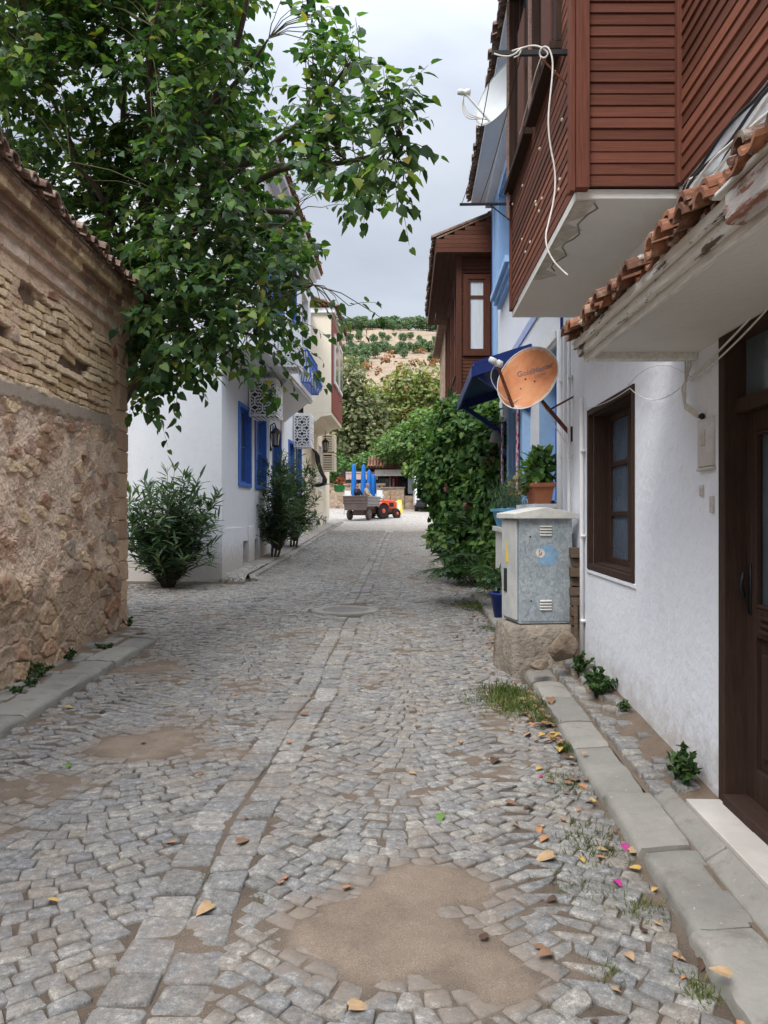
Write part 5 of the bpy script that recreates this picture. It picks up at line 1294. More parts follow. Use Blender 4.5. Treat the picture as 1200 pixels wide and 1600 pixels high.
mb = MB(); LF.box(mb, US0-.1, 22.7, -.3, UO+.28, 8.5, 8.62); LF.box(mb, US0-.05, 22.6, UO, UO+.16, 8.36, 8.498); mb.build('eave', 'trimwhite', h4)
LF.box(mb := MB(), 22.6, 27, -.3, .28, 8.5, 8.62); mb.build('eave', 'trimwhite', h4)
tile_rows(LF, US0-.1, 22.7, UO+.36, 8.64, .36, 3, 'tile', h4)
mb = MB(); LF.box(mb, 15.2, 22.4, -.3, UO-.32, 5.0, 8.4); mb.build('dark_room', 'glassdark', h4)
# bulging blue balcony rail
prof = [(UO+.04, 5.02), (UO+.26, 5.03), (UO+.36, 5.14), (UO+.37, 5.30), (UO+.28, 5.52), (UO+.22, 5.70), (UO+.22, 5.86)]
mb = MB()
for s in np.arange(20.15, 22.21, .15): mb.tube([p(s, o_, z) for o_, z in prof], .011, 5)
for s in (20.13, 22.22):
    for k in range(4): mb.tube([p(s, UO+.05+k*.06, 5.03), p(s, UO+.05+k*.08, 5.2), p(s, UO+.04+k*.06, 5.86)], .016, 5)
    mb.tube([p(s, UO, 5.86), p(s, UO+.22, 5.86)], .024, 6); mb.tube([p(s, UO, 5.03), p(s, UO+.26, 5.03)], .02, 6)
for o_, z, r in ((UO+.22, 5.86, .028), (UO+.37, 5.25, .018), (UO+.30, 5.47, .018), (UO+.26, 5.03, .02)): mb.tube([p(20.13, o_, z), p(22.22, o_, z)], r, 6)
for s in np.arange(20.2, 22.1, .23):
    for (o_, z) in ((UO+.35, 5.2), (UO+.32, 5.38), (UO+.25, 5.62)): mb.tube([p(s+.1*math.cos(a)*.9, o_+.012, z+.085*math.sin(a)) for a in np.linspace(0, 2*math.pi, 11)], .008, 4)
mb.build('balcony_rail', 'blue', h4, True)
# latticed air conditioner boxes
def seg(mb, fr, a, b, out, w, th):
    A, B = fr.p(a[0], out, a[1]), fr.p(b[0], out, b[1]); n = unit(fr.p(a[0], out+1, a[1])-fr.p(a[0], out, a[1])); d = B-A; L_ = np.linalg.norm(d)
    if L_ < 1e-4: return
    s_ = np.cross(n, d/L_)*w/2; mb.obox((A+B)/2, d/2, s_, n*th/2)
def lattice(fr, parent, a0, a1, z0, z1, out, nx, nz, w=.045, th=.014):
    mb = MB()
    for (a, b) in (((a0, z0+w/2), (a1, z0+w/2)), ((a0, z1-w/2), (a1, z1-w/2)), ((a0+w/2, z0+w), (a0+w/2, z1-w)), ((a1-w/2, z0+w), (a1-w/2, z1-w))): seg(mb, fr, a, b, out, w, th*1.2)
    A0_, A1_, B0, B1 = a0+w, a1-w, z0+w, z1-w; cw, ch = (A1_-A0_)/nx, (B1-B0)/nz; ww = w*.75
    for i in range(nx):
        for j in range(nz):
            x0, y0 = A0_+i*cw, B0+j*ch; mx, my = x0+cw/2, y0+ch/2; up = (i+j) % 2
            seg(mb, fr, (mx, my), (mx, y0+ch if up else y0), out, ww, th)
            for (dx, dy) in ((-.5, -.5 if up else .5), (.5, -.5 if up else .5)): seg(mb, fr, (mx, my), (mx+dx*cw, my+dy*ch*.8), out+.001, ww, th)
            for (dx, dy) in ((-.5, .1 if up else -.1), (.5, .1 if up else -.1)): seg(mb, fr, (mx+dx*cw, my+dy*ch), (mx+dx*cw*.35, my+dy*ch+(.32 if up else -.32)*ch), out+.002, ww*.8, th)
    return mb.build('lattice_panel', 'trimwhite', parent)
for (s0, s1, o0, o1, z0, z1, lab) in ((17.6, 18.5, .02, .64, 3.83, 4.70, 'white latticed air conditioner box above the two nearest blue windows'), (16.75, 17.6, UO+.02, UO+.44, 4.80, 5.42, 'white latticed air conditioner box hung on the upper storey, highest of three'), (24.5, 25.3, .02, .56, 3.72, 4.78, 'white latticed air conditioner box farthest along the white house')):
    t = thing('air_conditioner_box', lab, 'air conditioner', p(s0, o0, z0), 'latticed air conditioner boxes')
    mb = MB(); LF.box(mb, s0+.06, s1-.06, o0, o1-.05, z0+.05, z1-.06); mb.build('unit', simple('grey_unit', (.05, .05, .05), .8) if 'unitm' not in M else M['unitm'], t)
    mb = MB(); LF.box(mb, s0, s1, o0, o1, z1-.035, z1); mb.build('lid', 'trimwhite', t, False, .004)
    x0, x1 = p(s0, o0, 0)[0], p(s0, o1, 0)[0]; lattice(Cross(s0-.005), t, x0, x1, z0, z1-.036, 0, 3, 5); lattice(LF, t, s0, s1, z0, z1-.036, o1, 4, 5)
    mb = MB()
    for k in range(6): LF.box(mb, s0+.02, s1-.02, o0+k*(o1-o0)/6, o0+k*(o1-o0)/6+.05, z0-.012, z0+.004)
    mb.build('base_slats', 'trimwhite', t)
def lantern(c, lab, hang):
    t = thing('lantern', lab, 'lantern', c); c = np.array(c)
    mb = MB()
    if hang: mb.tube([c+(0, 0, .95), c+(0, 0, .42)], .012, 6)
    else: mb.tube([c+(-.16, 0, -.05), c+(-.14, 0, .55), c+(-.04, 0, .62), c+(0, 0, .52)], .02, 6); mb.lathe(c+(-.16, 0, -.12), [(.05, 0), (.06, .05), (.02, .2)], 8)
    mb.build('bracket', 'black', t, True)
    mb = MB(); mb.lathe(c, [(.02, -.03), (.09, .0), (.10, .03)], 8); mb.lathe(c, [(.15, .34), (.12, .40), (.04, .47), (.01, .52)], 8)
    for k in range(6): a = k*math.pi/3; mb.tube([c+np.array((.09*math.cos(a), .09*math.sin(a), .02)), c+np.array((.13*math.cos(a), .13*math.sin(a), .35))], .010, 4)
    mb.build('cage', 'black', t); mb = MB(); mb.lathe(c, [(.075, .03), (.11, .34)], 8); mb.build('pane', glassm('lantern_glass', (.45, .44, .40), .2), t)
lantern(p(20.15, .20, 3.35), 'black wall lantern beside the blue door of the white house', False)

# ------------------------------------------------------------------ cream house
h5 = thing('cream_house', 'cream house with red brown fronted bay and tiled top beyond the white house', 'house', (-3.2, 31, G(31)))
holes = [(31.6, 32.6, 2.6, 4.4), (28.6, 29.3, .75, 1.30), (30.2, 30.8, .80, 1.32), (33.4, 34.0, .95, 1.4)]
mb = MB(); LF.wall(mb, 27.02, 36, .2, 5.13, holes, 0, .3); LF.box(mb, 27.02, 36, -6, -.32, .2, 8.6); LF.box(mb, 31.3, 36, -.3, 0, 5.14, 8.6); mb.build('wall', 'cream', h5)
mb = MB()
for h_ in holes[1:]: LF.box(mb, h_[0], h_[1], -.25, -.22, h_[2]-.1, h_[3]+.05)
mb.build('cellar_opening', 'black', h5)
for h_ in holes[1:]:
    for (a, c) in ((h_[0]-.22, h_[0]-.02), (h_[1]+.02, h_[1]+.22)): mb = MB(); LF.box(mb, a, c, 0, .06, .3, 1.5); mb.build('base_pilaster', 'white', h5)
window(LF, h5, *holes[0], out=0, depth=.12, trim=.06, mat='trimwhite', glass='glass', cols=2, rows=2, sill=.1)
BO, BS0, BS1 = .97, 27.0, 31.3
mb = MB(); LF.box(mb, BS0, BS1, .0, BO, 5.13, 8.62); bayc = mb.build('bay', 'cream', h5)
mb = MB(); mb.prism([p(BS0, .0, 4.72), p(BS0, .45, 4.85), p(BS0, .62, 5.0), p(BS0, BO, 5.05), p(BS0, BO, 5.125), p(BS0, 0, 5.125)], p(BS1, 0, 0)-p(BS0, 0, 0)); mb.build('bay_corbel', 'cream', bayc)
M['redbrown'] = simple('red_brown_paint', (.20, .035, .025), .6, .12)
mb = MB(); LF.box(mb, BS0+.12, BS1-.02, BO+.001, BO+.03, 5.2, 8.5); mb.build('front_panel', 'redbrown', bayc)
for (a, c) in ((27.6, 28.9), (29.4, 30.7)): 
    mb = MB(); LF.box(mb, a, c, BO+.031, BO+.10, 6.25, 8.05); wd = mb.build('window', 'trimwhite', bayc, False, .01)
    mb = MB(); LF.box(mb, a+.12, (a+c)/2-.04, BO+.101, BO+.106, 6.37, 7.93); LF.box(mb, (a+c)/2+.04, c-.12, BO+.101, BO+.106, 6.37, 7.93); mb.build('pane', 'glass', wd)
mb = MB(); LF.box(mb, BS0-.1, BS1+.1, -.3, BO+.14, 8.62, 8.80); mb.build('cornice', 'trimwhite', h5, False, .02)
tile_rows(LF, BS0-.15, BS1+.15, BO+.24, 8.83, .36, 3, 'tile', h5); tile_rows(LF, 31.4, 36.2, .3, 8.7, .36, 3, 'tile', h5)
# hip end of the tiles facing the camera
tile_rows(Cross(BS0), p(BS0, -1.2, 0)[0], p(BS0, BO+.1, 0)[0], .2, 8.83, .36, 3, 'tile', h5)
for k, (z0, z1, lab) in enumerate(((4.25, 4.98, 'cream louvred air conditioner cover, upper of the stacked pair'), (3.42, 4.17, 'cream louvred air conditioner cover, lower of the stacked pair'))):
    t = thing('air_conditioner_cover', lab, 'air conditioner', p(32.9, 0, z0), 'cream louvred covers')
    mb = MB(); LF.box(mb, 32.95, 33.8, .0, .48, z0+.03, z1-.03); mb.build('unit', 'black', t)
    mb = MB(); b = LF.box; b(mb, 32.9, 33.85, 0, .53, z1-.06, z1); b(mb, 32.9, 33.85, 0, .53, z0, z0+.05); b(mb, 32.9, 32.94, 0, .05, z0+.05, z1-.06); b(mb, 32.9, 32.94, .42, .53, z0+.05, z1-.06); b(mb, 33.8, 33.85, .42, .53, z0+.05, z1-.06)
    mb.build('casing', 'cream', t)
    mb = MB()
    for q_ in range(8): z = z0+.08+q_*.072; b(mb, 32.905, 32.93, .05, .42, z, z+.042); b(mb, 32.94, 33.8, .50, .525, z, z+.042)
    mb.build('louvres', 'cream', t)
lantern(p(30.3, .42, 4.05), 'black hanging lantern under the bay of the cream house', True)
t = thing('window_grille', 'dark wrought iron window grille bulging from the cream wall', 'grille', p(29.9, 0, 2.5))
mb = MB(); gp = [(.03, 4.05), (.14, 3.9), (.18, 3.55), (.30, 3.2), (.44, 2.95), (.42, 2.75), (.06, 2.65)]
for s in np.arange(29.2, 30.65, .09): mb.tube([p(s, o_, z) for o_, z in gp], .02, 5)
for o_, z in gp[1:]: mb.tube([p(29.2, o_, z), p(30.62, o_, z)], .02, 5)
mb.build('bars', 'black', t, True)
t = thing('hanging_pot', 'green hanging pot of red flowers on the far corner of the cream house', 'flower pot', p(34.2, .55, 2.55))
mb = MB(); mb.hexa([p(33.9, .45, 2.55), p(34.5, .45, 2.55), p(34.5, .8, 2.55), p(33.9, .8, 2.55), p(33.85, .4, 2.85), p(34.55, .4, 2.85), p(34.55, .9, 2.85), p(33.85, .9, 2.85)]); mb.build('pot', simple('green_plastic', (.05, .30, .09), .5), t, False, .01)
mb = MB(); mb.tube([p(34.2, 0, 2.9), p(34.2, .6, 2.9)], .02, 5); mb.build('bracket', 'black', t)
pos = p(34.2, .65, 3.0)+RNG.normal(size=(90, 3))*np.array((.16, .25, .12)); lb = LB(); lb.add(*leaves(pos, rdir(90)+(0, 0, .4), rdir(90), RNG.uniform(.06, .13, 90), CARD)); lb.build('flowers', leafmat('red_flower', [(0, (.06, .12, .03)), (.4, (.08, .14, .04)), (.45, (.45, .06, .035)), (1, (.55, .10, .05))], .2), t)['kind'] = 'stuff'

# ================================================================== plants
def oleander(lab, base, h, spread, nst, trunk=None, low=.15, group='oleander bushes', lsz=(.15, .24)):
    t = thing('oleander', lab, 'shrub', base, group); base = np.array(base, float); mb = MB(); lb = LB()
    for k in range(nst):
        a = random.uniform(0, 2*math.pi); r = spread*math.sqrt(random.random()); hh = h*random.uniform(.18, 1.)*(1-.25*(r/spread)**2)
        b0 = base+np.array((.10*math.cos(a), .10*math.sin(a), 0)) if trunk is None else np.array(trunk)+np.array((.05*math.cos(a), .05*math.sin(a), -.1))
        top = base+np.array((r*math.cos(a), r*math.sin(a), hh)); midp = (b0+top)/2+np.array((0, 0, .08*h))-np.array((math.cos(a), math.sin(a), 0))*r*.18
        pts = [b0*(1-u)**2+2*midp*u*(1-u)+top*u*u for u in np.linspace(0, 1, 9)]
        mb.tube(pts, .011, 5, r1=.003)
        nl = int(46*(hh/2)+8); u = np.clip(RNG.uniform(low, 1, nl)**.8, 0, 1); pp = np.stack([np.interp(u, np.linspace(0, 1, 9), [q_[i] for q_ in pts]) for i in range(3)], 1)
        ang = RNG.uniform(0, 2*math.pi, nl); el = RNG.uniform(-.25, .9, nl)+.5*(u > .9); dd_ = np.stack([np.cos(ang)*np.cos(el), np.sin(ang)*np.cos(el), np.sin(el)], 1)
        lb.add(*leaves(pp, dd_, np.tile((0, 0, 1.), (nl, 1))+RNG.normal(size=(nl, 3))*.3, RNG.uniform(*lsz, nl)*(.7+.5*(u > .3)), LANCE, RNG.uniform(.95, 1.5, nl)))
    if trunk is not None:
        for q_ in range(3): mb.tube(smooth([base+np.array((.06*q_-.06, .04*(q_ % 2), -.05)), (base+np.array(trunk))/2+np.array((.10*q_-.1, .05*(q_-1), .1)), np.array(trunk)+np.array((.04*q_-.04, 0, .2))]), [.034, .031, .03, .028, .026, .025, .024, .023, .022][0], 8, r1=.022)
    mb.build('stems', 'bark', t, True); lb.build('foliage', 'olean', t, True); return t
bA = P(262, 908, 14.0); oleander('wide dark green oleander bush in front of the blank white side wall', (bA[0], bA[1], G(14.)+.0), 2.25, 1.0, 125, None, .04, lsz=(.15, .25))
bB = np.array((-2.74, 19.2, float(G(19.2))+.06)); oleander('taller oleander with thick leaning trunk against the white house front', bB, 2.75, 1.0, 60, bB+(.10, .0, .30), .08)
bC = np.array((-2.62, 22.2, float(G(22.2))+.06)); oleander('farther oleander with a straight trunk beside the leaning one', bC, 2.95, 1.0, 56, bC+(.05, 0, .30), .08)

# ------------------------------------------------------------------ mulberry tree
mt_ = thing('mulberry_tree', 'large leafy mulberry tree leaning over the street from behind the stone building', 'tree', (-4.35, 11.2, G(11.2)))
def inpoly(x, y, poly):
    c = False; n = len(poly); j = n-1
    for i in range(n):
        if (poly[i][1] > y) != (poly[j][1] > y) and x < (poly[j][0]-poly[i][0])*(y-poly[i][1])/(poly[j][1]-poly[i][1])+poly[i][0]: c = not c
        j = i
    return c
fork = np.array((-4.15, 11.0, 2.5)); mb = MB()
mb.tube(smooth([np.array((-4.38, 11.25, 0)), np.array((-4.3, 11.15, .9)), np.array((-4.22, 11.05, 1.8)), fork+(0, 0, .2)]), .20, 10, r1=.15)
LIMB = [[(210, 480, 10.8), (300, 360, 10.2), (430, 258, 9.), (535, 258, 7.6), (630, 228, 6.7)], [(215, 470, 10.8), (310, 310, 10.), (470, 195, 8.6), (500, 160, 7.8), (540, 105, 7.3)],
        [(205, 450, 10.8), (270, 230, 10.), (380, 120, 9.), (420, 60, 8.5)], [(225, 520, 10.8), (330, 420, 10.3), (440, 420, 9.6), (490, 445, 9.0)],
        [(215, 520, 10.9), (280, 480, 10.6), (380, 520, 10.2), (400, 525, 10.)], [(205, 540, 10.9), (230, 560, 10.7), (265, 620, 10.5), (262, 590, 10.4)], [(190, 420, 10.8), (110, 220, 10.2), (50, 80, 9.6)],
        [(195, 400, 10.8), (190, 150, 10.2), (210, -100, 9.8)], [(205, 400, 10.6), (300, 100, 10.), (350, -160, 9.5)], [(185, 430, 10.8), (90, 330, 10.4), (10, 230, 10.)], [(200, 430, 10.5), (160, 300, 9.6), (110, 250, 9.0)],
        [(240, 540, 10.7), (310, 560, 10.4), (325, 555, 10.3)], [(300, 330, 10.0), (380, 330, 9.5), (470, 330, 9.2), (445, 350, 9.1)], [(320, 420, 10.2), (420, 480, 9.7), (425, 490, 9.6)], [(240, 250, 10), (230, 100, 9.0), (260, -60, 8.4)], [(300, 230, 9.8), (375, 70, 8.8), (395, -60, 8.4)]]
nodes = []
for L_ in LIMB:
    pts = smooth([fork]+[P(*q_) for q_ in L_], 2); n = len(pts)
    mb.tube(pts, [.062*(1-i/(n-1))**.8+.006 for i in range(n)], 7)
    for i in range(4, n): nodes.append(pts[i])
nodes = np.array(nodes); twigs = MB(); lb = LB()
MAIN = [(-60, -220), (392, -220), (387, 0), (362, 55), (397, 110), (372, 165), (402, 215), (423, 290), (453, 320), (448, 355), (473, 400), (476, 440), (438, 480), (423, 520), (411, 545), (347, 560), (317, 560), (290, 600), (275, 595), (250, 630), (222, 605), (205, 545), (200, 470), (130, 350), (60, 275), (-60, 215)]
R1 = [(459, 205), (509, 205), (544, 235), (579, 190), (604, 165), (631, 190), (634, 225), (619, 290), (579, 275), (519, 262), (459, 265)]
R2 = [(476, 180), (476, 90), (501, 70), (536, 90), (566, 92), (561, 140), (541, 165), (506, 195)]
R3 = [(428, 70), (428, 10), (478, 0), (490, 40), (458, 75)]
R4 = [(510, 440), (585, 478), (580, 490), (530, 500), (490, 510)]
R5 = [(450, 300), (490, 280), (520, 300), (500, 330)]
def sprig(c, outd, L_, nl, sz):
    """one twig with alternate drooping leaves"""
    outd = unit(np.array(outd)); up = np.array((0, 0, 1.)); tt = np.linspace(0, 1, 6)
    pts = [c+outd*L_*u-up*L_*.28*u*u for u in tt]
    twigs.tube(pts, .0045, 4, r1=.0018, cap=False)
    u = np.linspace(.12, 1.0, nl)+RNG.uniform(-.04, .04, nl); pp = np.stack([np.interp(u, tt, [q_[i] for q_ in pts]) for i in range(3)], 1)
    side = unit(np.cross(outd, up)); sg = np.where(np.arange(nl) % 2 == 0, 1, -1)[:, None]
    d_ = outd*.55+side*sg*RNG.uniform(.5, 1., (nl, 1))-up*RNG.uniform(.15, 1.0, (nl, 1))+RNG.normal(size=(nl, 3))*.25
    nn = np.tile(up, (nl, 1))+outd*.35+RNG.normal(size=(nl, 3))*.38
    pp = pp+unit(d_)*.03
    lb.add(*leaves(pp, d_, nn, RNG.uniform(sz*.55, sz*1.15, nl)))
def nearest(c):
    d_ = np.linalg.norm(nodes-c, axis=1); i = int(np.argmin(d_)); return nodes[i], d_[i]
def fillpoly(poly, n, y0, y1, sz, nl=8, con=.3, ydep=None):
    xs_ = [q_[0] for q_ in poly]; ys_ = [q_[1] for q_ in poly]; k = 0
    while k < n:
        px, py = random.uniform(min(xs_), max(xs_)), random.uniform(min(ys_), max(ys_))
        if not inpoly(px, py, poly): continue
        Y = random.uniform(y0, y1) if ydep is None else ydep(px)+random.uniform(-.3, .3)
        if px < 230: Y = max(Y, 9.75+random.random()*.5) if py > 150 else max(Y, 9.0)
        clump = fbm(np.array([px/70.]), np.array([py/70.+Y]), 201)[0]
        if clump < .45 and random.random() < .85: continue
        c = P(px, py, Y); nb, dn = nearest(c); od = unit(c-nb)*.8+unit(c-np.array((-3.4, 10.6, 4.2)))*.5+RNG.normal(size=3)*.45
        L_ = random.uniform(.3, .55)
        if random.random() < con and dn < 1.6: twigs.tube([nb, (nb+c)/2+np.array((0, 0, .05)), c], .007, 4, r1=.0045, cap=False)
        sprig(c, od, L_, nl, sz); k += 1
fillpoly(MAIN, 2900, 8.4, 11.4, .128)
fillpoly(R1, 105, 0, 0, .118, 8, .8, lambda px: 8.2-(px-435)/175*1.6)
fillpoly(R2, 58, 0, 0, .118, 6, .8, lambda px: 8.2-(px-462)/90*1.0)
fillpoly(R3, 11, 8., 8.4, .13, 6, .9); fillpoly([(400, 500), (470, 480), (500, 500), (470, 560), (400, 600)], 12, 9, 10, .13, 6, .5); fillpoly(R4, 7, 8.4, 9., .12, 5, .9); fillpoly(R5, 4, 9, 9.3, .14, 6, .9)
mb.build('limbs', 'bark', mt_, True); twigs.build('twigs', 'twig', mt_, True); lb.build('crown', 'mulb', mt_, True)

# ------------------------------------------------------------------ climbing vine by the brown house
def blob_leaves(lb, ells, n, sz, tmpl=HEART, fill=.35, droop=.5):
    vol = np.array([e_[1][0]*e_[1][1]*e_[1][2] for e_ in ells])**.67; cnt = (n*vol/vol.sum()).astype(int)
    for (c, r), m_ in zip(ells, cnt):
        d_ = rdir(m_); rad = np.where(RNG.random(m_) < fill, RNG.uniform(.35, .9, m_), RNG.uniform(.86, 1.06, m_)); c = np.array(c); r = np.array(r)
        nz_ = .55+.9*fbm(d_[:, 0]*2.2+c[0]*3, d_[:, 1]*2.2+d_[:, 2]*2.6+c[2], 211)
        pp = c+d_*r*(rad*nz_)[:, None]
        dd_ = d_*.6+RNG.normal(size=(m_, 3))*.6-np.array((0, 0, droop)); lb.add(*leaves(pp, dd_, d_+np.array((0, 0, .6))+RNG.normal(size=(m_, 3))*.35, RNG.uniform(sz*.6, sz*1.25, m_), tmpl))
vt = thing('climbing_vine', 'dense green climbing vine bulging into the street below the brown boarded bay', 'vine', (1.75, 14.6, G(14.6)))
lb = LB(); VE = [(P(742, 690, 14.6), (.62, .9, .85)), (P(705, 715, 14.9), (.55, .8, .75)), (P(735, 780, 14.6), (.66, .9, .95)), (P(768, 750, 13.8), (.36, .7, 1.5)), (P(722, 850, 14.3), (.40, .6, .55)), (P(708, 660, 14.8), (.42, .5, .42)), (P(700, 790, 14.8), (.36, .5, .6)), (P(762, 640, 14.2), (.3, .5, .35)), (P(765, 860, 13.6), (.3, .5, .6)), (P(676, 745, 14.8), (.34, .5, .55)), (P(690, 835, 14.6), (.28, .5, .35))]
blob_leaves(lb, VE, 13500, .115); lb.build('foliage', 'vine', vt, True)
mb = MB()
for k in range(9):
    x = 1.4+.09*k; mb.tube(smooth([np.array((1.75+.02*k, 14.5, .2)), np.array((x, 14.5+.1*(k % 3), 1.2)), np.array((x+.1*math.sin(k), 14.4, 2.4)), np.array((x-.2*math.cos(k), 14.3, 3.3))]), .022, 6, r1=.008)
mb.build('stems', 'bark', vt, True)
lb = LB(); pp = np.concatenate([P(*q_)+RNG.normal(size=(6, 3))*.05 for q_ in ((696, 762, 13.9), (728, 787, 13.7), (765, 715, 13.1))]); lb.add(*leaves(pp, rdir(len(pp)), rdir(len(pp)), RNG.uniform(.05, .08, len(pp)), CARD)); setp(lb.build('flowers', leafmat('dusky_pink_flower', [(0, (.14, .03, .05)), (1, (.26, .09, .12))], .3), vt), kind='stuff')
def frond(lb, mb, b0, dirv, L_, nl, sz):
    dirv = unit(np.array(dirv)); up = np.array((0, 0, 1.)); tt = np.linspace(0, 1, 9); pts = [np.array(b0)+dirv*L_*u+up*L_*(.45*u-.62*u*u) for u in tt]; mb.tube(pts, .006, 4, r1=.002)
    u = np.repeat(np.linspace(.15, 1, nl), 2); pp = np.stack([np.interp(u, tt, [q_[i] for q_ in pts]) for i in range(3)], 1); side = unit(np.cross(dirv, up)); sg = np.tile((1, -1), nl)[:, None]
    dd_ = side*sg+dirv*.45-up*.25+RNG.normal(size=(2*nl, 3))*.08; lb.add(*leaves(pp, dd_, np.tile(up, (2*nl, 1))+RNG.normal(size=(2*nl, 3))*.15, sz*np.sin(np.clip(u, .1, .95)*math.pi*.9+.15)+.02, LANCE, np.full(2*nl, 2.0)))
fb = P(752, 905, 11.9); ft = thing('frond_plant', 'low leafy tree seedling with long feathery fronds at the kerb below the vine', 'plant', (fb[0], fb[1], float(G(11.9))+.08))
lb = LB(); mb = MB()
for k in range(38):
    a = random.uniform(0, 2*math.pi); e_ = random.uniform(.0, .8); h0 = random.uniform(.1, .75); frond(lb, mb, (fb[0]+.16*math.cos(a), fb[1]+.2*math.sin(a), float(G(11.9))+.1+h0*.7), (math.cos(a), math.sin(a)*.8, e_), random.uniform(.6, 1.05), 12, .19)
for (px, py, dx, dz, L_) in ((755, 850, .55, .5, .9), (725, 840, -.3, .6, .7), (775, 850, .4, .9, .8)): frond(lb, mb, P(px, py, 11.6), (dx, -.5, dz), L_, 13, .18)
lb.build('fronds', 'fern', ft, True); mb.build('stems', 'twig', ft, True)
# box plants
def tuft(name, parent, c, r, n, sz, mat, tmpl=CARD):
    lb = LB(); d_ = rdir(n); pp = np.array(c)+d_*np.array(r)*(RNG.random((n, 1))**.5); lb.add(*leaves(pp, d_+RNG.normal(size=(n, 3))*.5+(0, 0, .3), d_+(0, 0, .8)+RNG.normal(size=(n, 3))*.3, RNG.uniform(sz*.6, sz*1.3, n), tmpl)); return lb.build(name, mat, parent, True)
tuft('foliage', tb, R.p(8.42, .14, 2.07), (.20, .28, .24), 330, .085, 'vine', HEART)
tuft('trailing_stems', tb, R.p(8.75, .28, 1.90), (.16, .22, .12), 120, .05, 'scrub')
lb = LB(); n = 900; uu = RNG.random(n); pp = np.stack([R.p(9.7+1.0*u, .25, 1.66)+RNG.normal(size=3)*np.array((.10, .1, .0))+np.array((0, 0, abs(RNG.normal())*.17)) for u in uu]); lb.add(*leaves(pp, np.stack([RNG.normal(size=n)*.5, RNG.normal(size=n)*.5, np.ones(n)], 1), rdir(n), RNG.uniform(.05, .10, n), LANCE)); lb.build('rosemary', 'olean', bp, True)
tuft('foliage', tb2, (tub[0], tub[1], float(G(10.2))+.55), (.2, .2, .16), 140, .09, 'fern', HEART)
# weeds at the foot of the walls
def weed(lab, c, r, h, n, sz=.05, mat='weed', grp='weeds at the wall foot'):
    t = thing('weed', lab, 'weed', c, grp); mb = MB(); lb = LB(); c = np.array(c, float)
    for k in range(max(6, n//14)):
        a = random.uniform(0, 6.28); q_ = r*math.sqrt(random.random()); top = c+np.array((q_*math.cos(a), q_*math.sin(a), h*random.uniform(.4, 1)*(1-.4*(q_/r)**2))); pts = [c+(top-c)*u+np.array((0, 0, .1*h*math.sin(3.1*u))) for u in np.linspace(0, 1, 5)]; mb.tube(pts, .0025, 4, r1=.001)
        m_ = 14; u = RNG.uniform(.25, 1.05, m_); pp = c+(top-c)*u[:, None]+np.stack([np.zeros(m_), np.zeros(m_), .1*h*np.sin(3.1*u)], 1); d_ = rdir(m_)+np.array((0, 0, .25)); lb.add(*leaves(pp, d_, np.tile((0, 0, 1.), (m_, 1))+RNG.normal(size=(m_, 3))*.4, RNG.uniform(sz*.6, sz*1.2, m_), HEART))
    mb.build('stems', 'twig', t, True); lb.build('foliage', mat, t, True)
def W(s, o_): q_ = R.p(s, o_, 0); return (q_[0], q_[1], float(sidez(q_[0], q_[1]))+.005)
weed('bushy green weed below the window of the white house, largest of the weeds there', W(5.75, .15), .17, .26, 420, .04)
weed('pale green weed by the foot of the white downpipe', W(6.4, .14), .12, .24, 240, .035)
weed('small weed on the setts between downpipe and bushy weed', W(5.25, .06), .07, .10, 90, .028)
weed('compact dark weed at the wall foot beside the door step', W(4.0, .10), .095, .22, 280, .036)
for (px, py, Y, r, h, n, lab) in ((60, 1080, 6.6, .16, .14, 200, 'low weed clump at the stone wall foot, nearest the left edge'), (45, 1088, 6.3, .09, .07, 90, 'tiny weed on the left kerb setts by the stone wall'), (110, 1028, 7.3, .10, .13, 130, 'weed clump midway along the stone wall foot'), (160, 1018, 7.9, .10, .07, 110, 'flat weed on the setts farther along the stone wall'), (200, 980, 9.3, .12, .14, 150, 'weed growing at the far corner of the stone wall'), (28, 1092, 6.1, .10, .06, 90, 'flat weed spreading over the left kerb edge')):
    q_ = P(px, py, Y); weed(lab, (max(q_[0], -3.25), q_[1], float(G(Y))+.07), r, h, n, .032)
# grass in the joints: nobody could count it
lb = LB(); n = 0
for (x, y, r, m_, hh) in ((1.02, 5.95, .22, 900, .07), (1.0, 6.3, .16, 500, .08), (.78, 6.1, .25, 350, .04), (1.02, 4.3, .12, 260, .04), (.95, 3.55, .16, 420, .04), (.83, 3.2, .14, 300, .03), (1.15, 4.9, .06, 160, .05), (1.0, 3.0, .08, 160, .04), (.75, 2.6, .06, 130, .03), (1.02, 2.5, .05, 150, .04), (-.75, 3.2, .05, 80, .02), (-.45, 2.75, .05, 80, .02), (-.5, 3.05, .04, 60, .02), (1.4, 11.5, .3, 500, .08), (1.30, 9.6, .12, 160, .05), (-2.45, 7.9, .2, 150, .03), (.9, 2.25, .05, 110, .03), (.55, 2.4, .04, 80, .02), (1.15, 5.5, .08, 260, .06), (-3.1, 15.3, .5, 400, .08)):
    pp = np.stack([x+RNG.normal(size=m_)*r*.5, y+RNG.normal(size=m_)*r*.8, np.zeros(m_)], 1); pp[:, 2] = G(pp[:, 1])+RX(pp[:, 0], pp[:, 1])-.012
    pp = pp[pp[:, 0] < kerb_r(pp[:, 1])+.06] if x > 0 else pp; m_ = len(pp)
    lb.add(*leaves(pp, rdir(m_)*.6+(0, 0, .8), rdir(m_), RNG.uniform(hh*.5, hh*1.3, m_), LANCE, np.full(m_, .7)))
o = lb.build('joint_grass', 'grass', None); setp(o, 'thin green grass sprouting from the joints of the cobbles', 'grass', None, 'stuff')
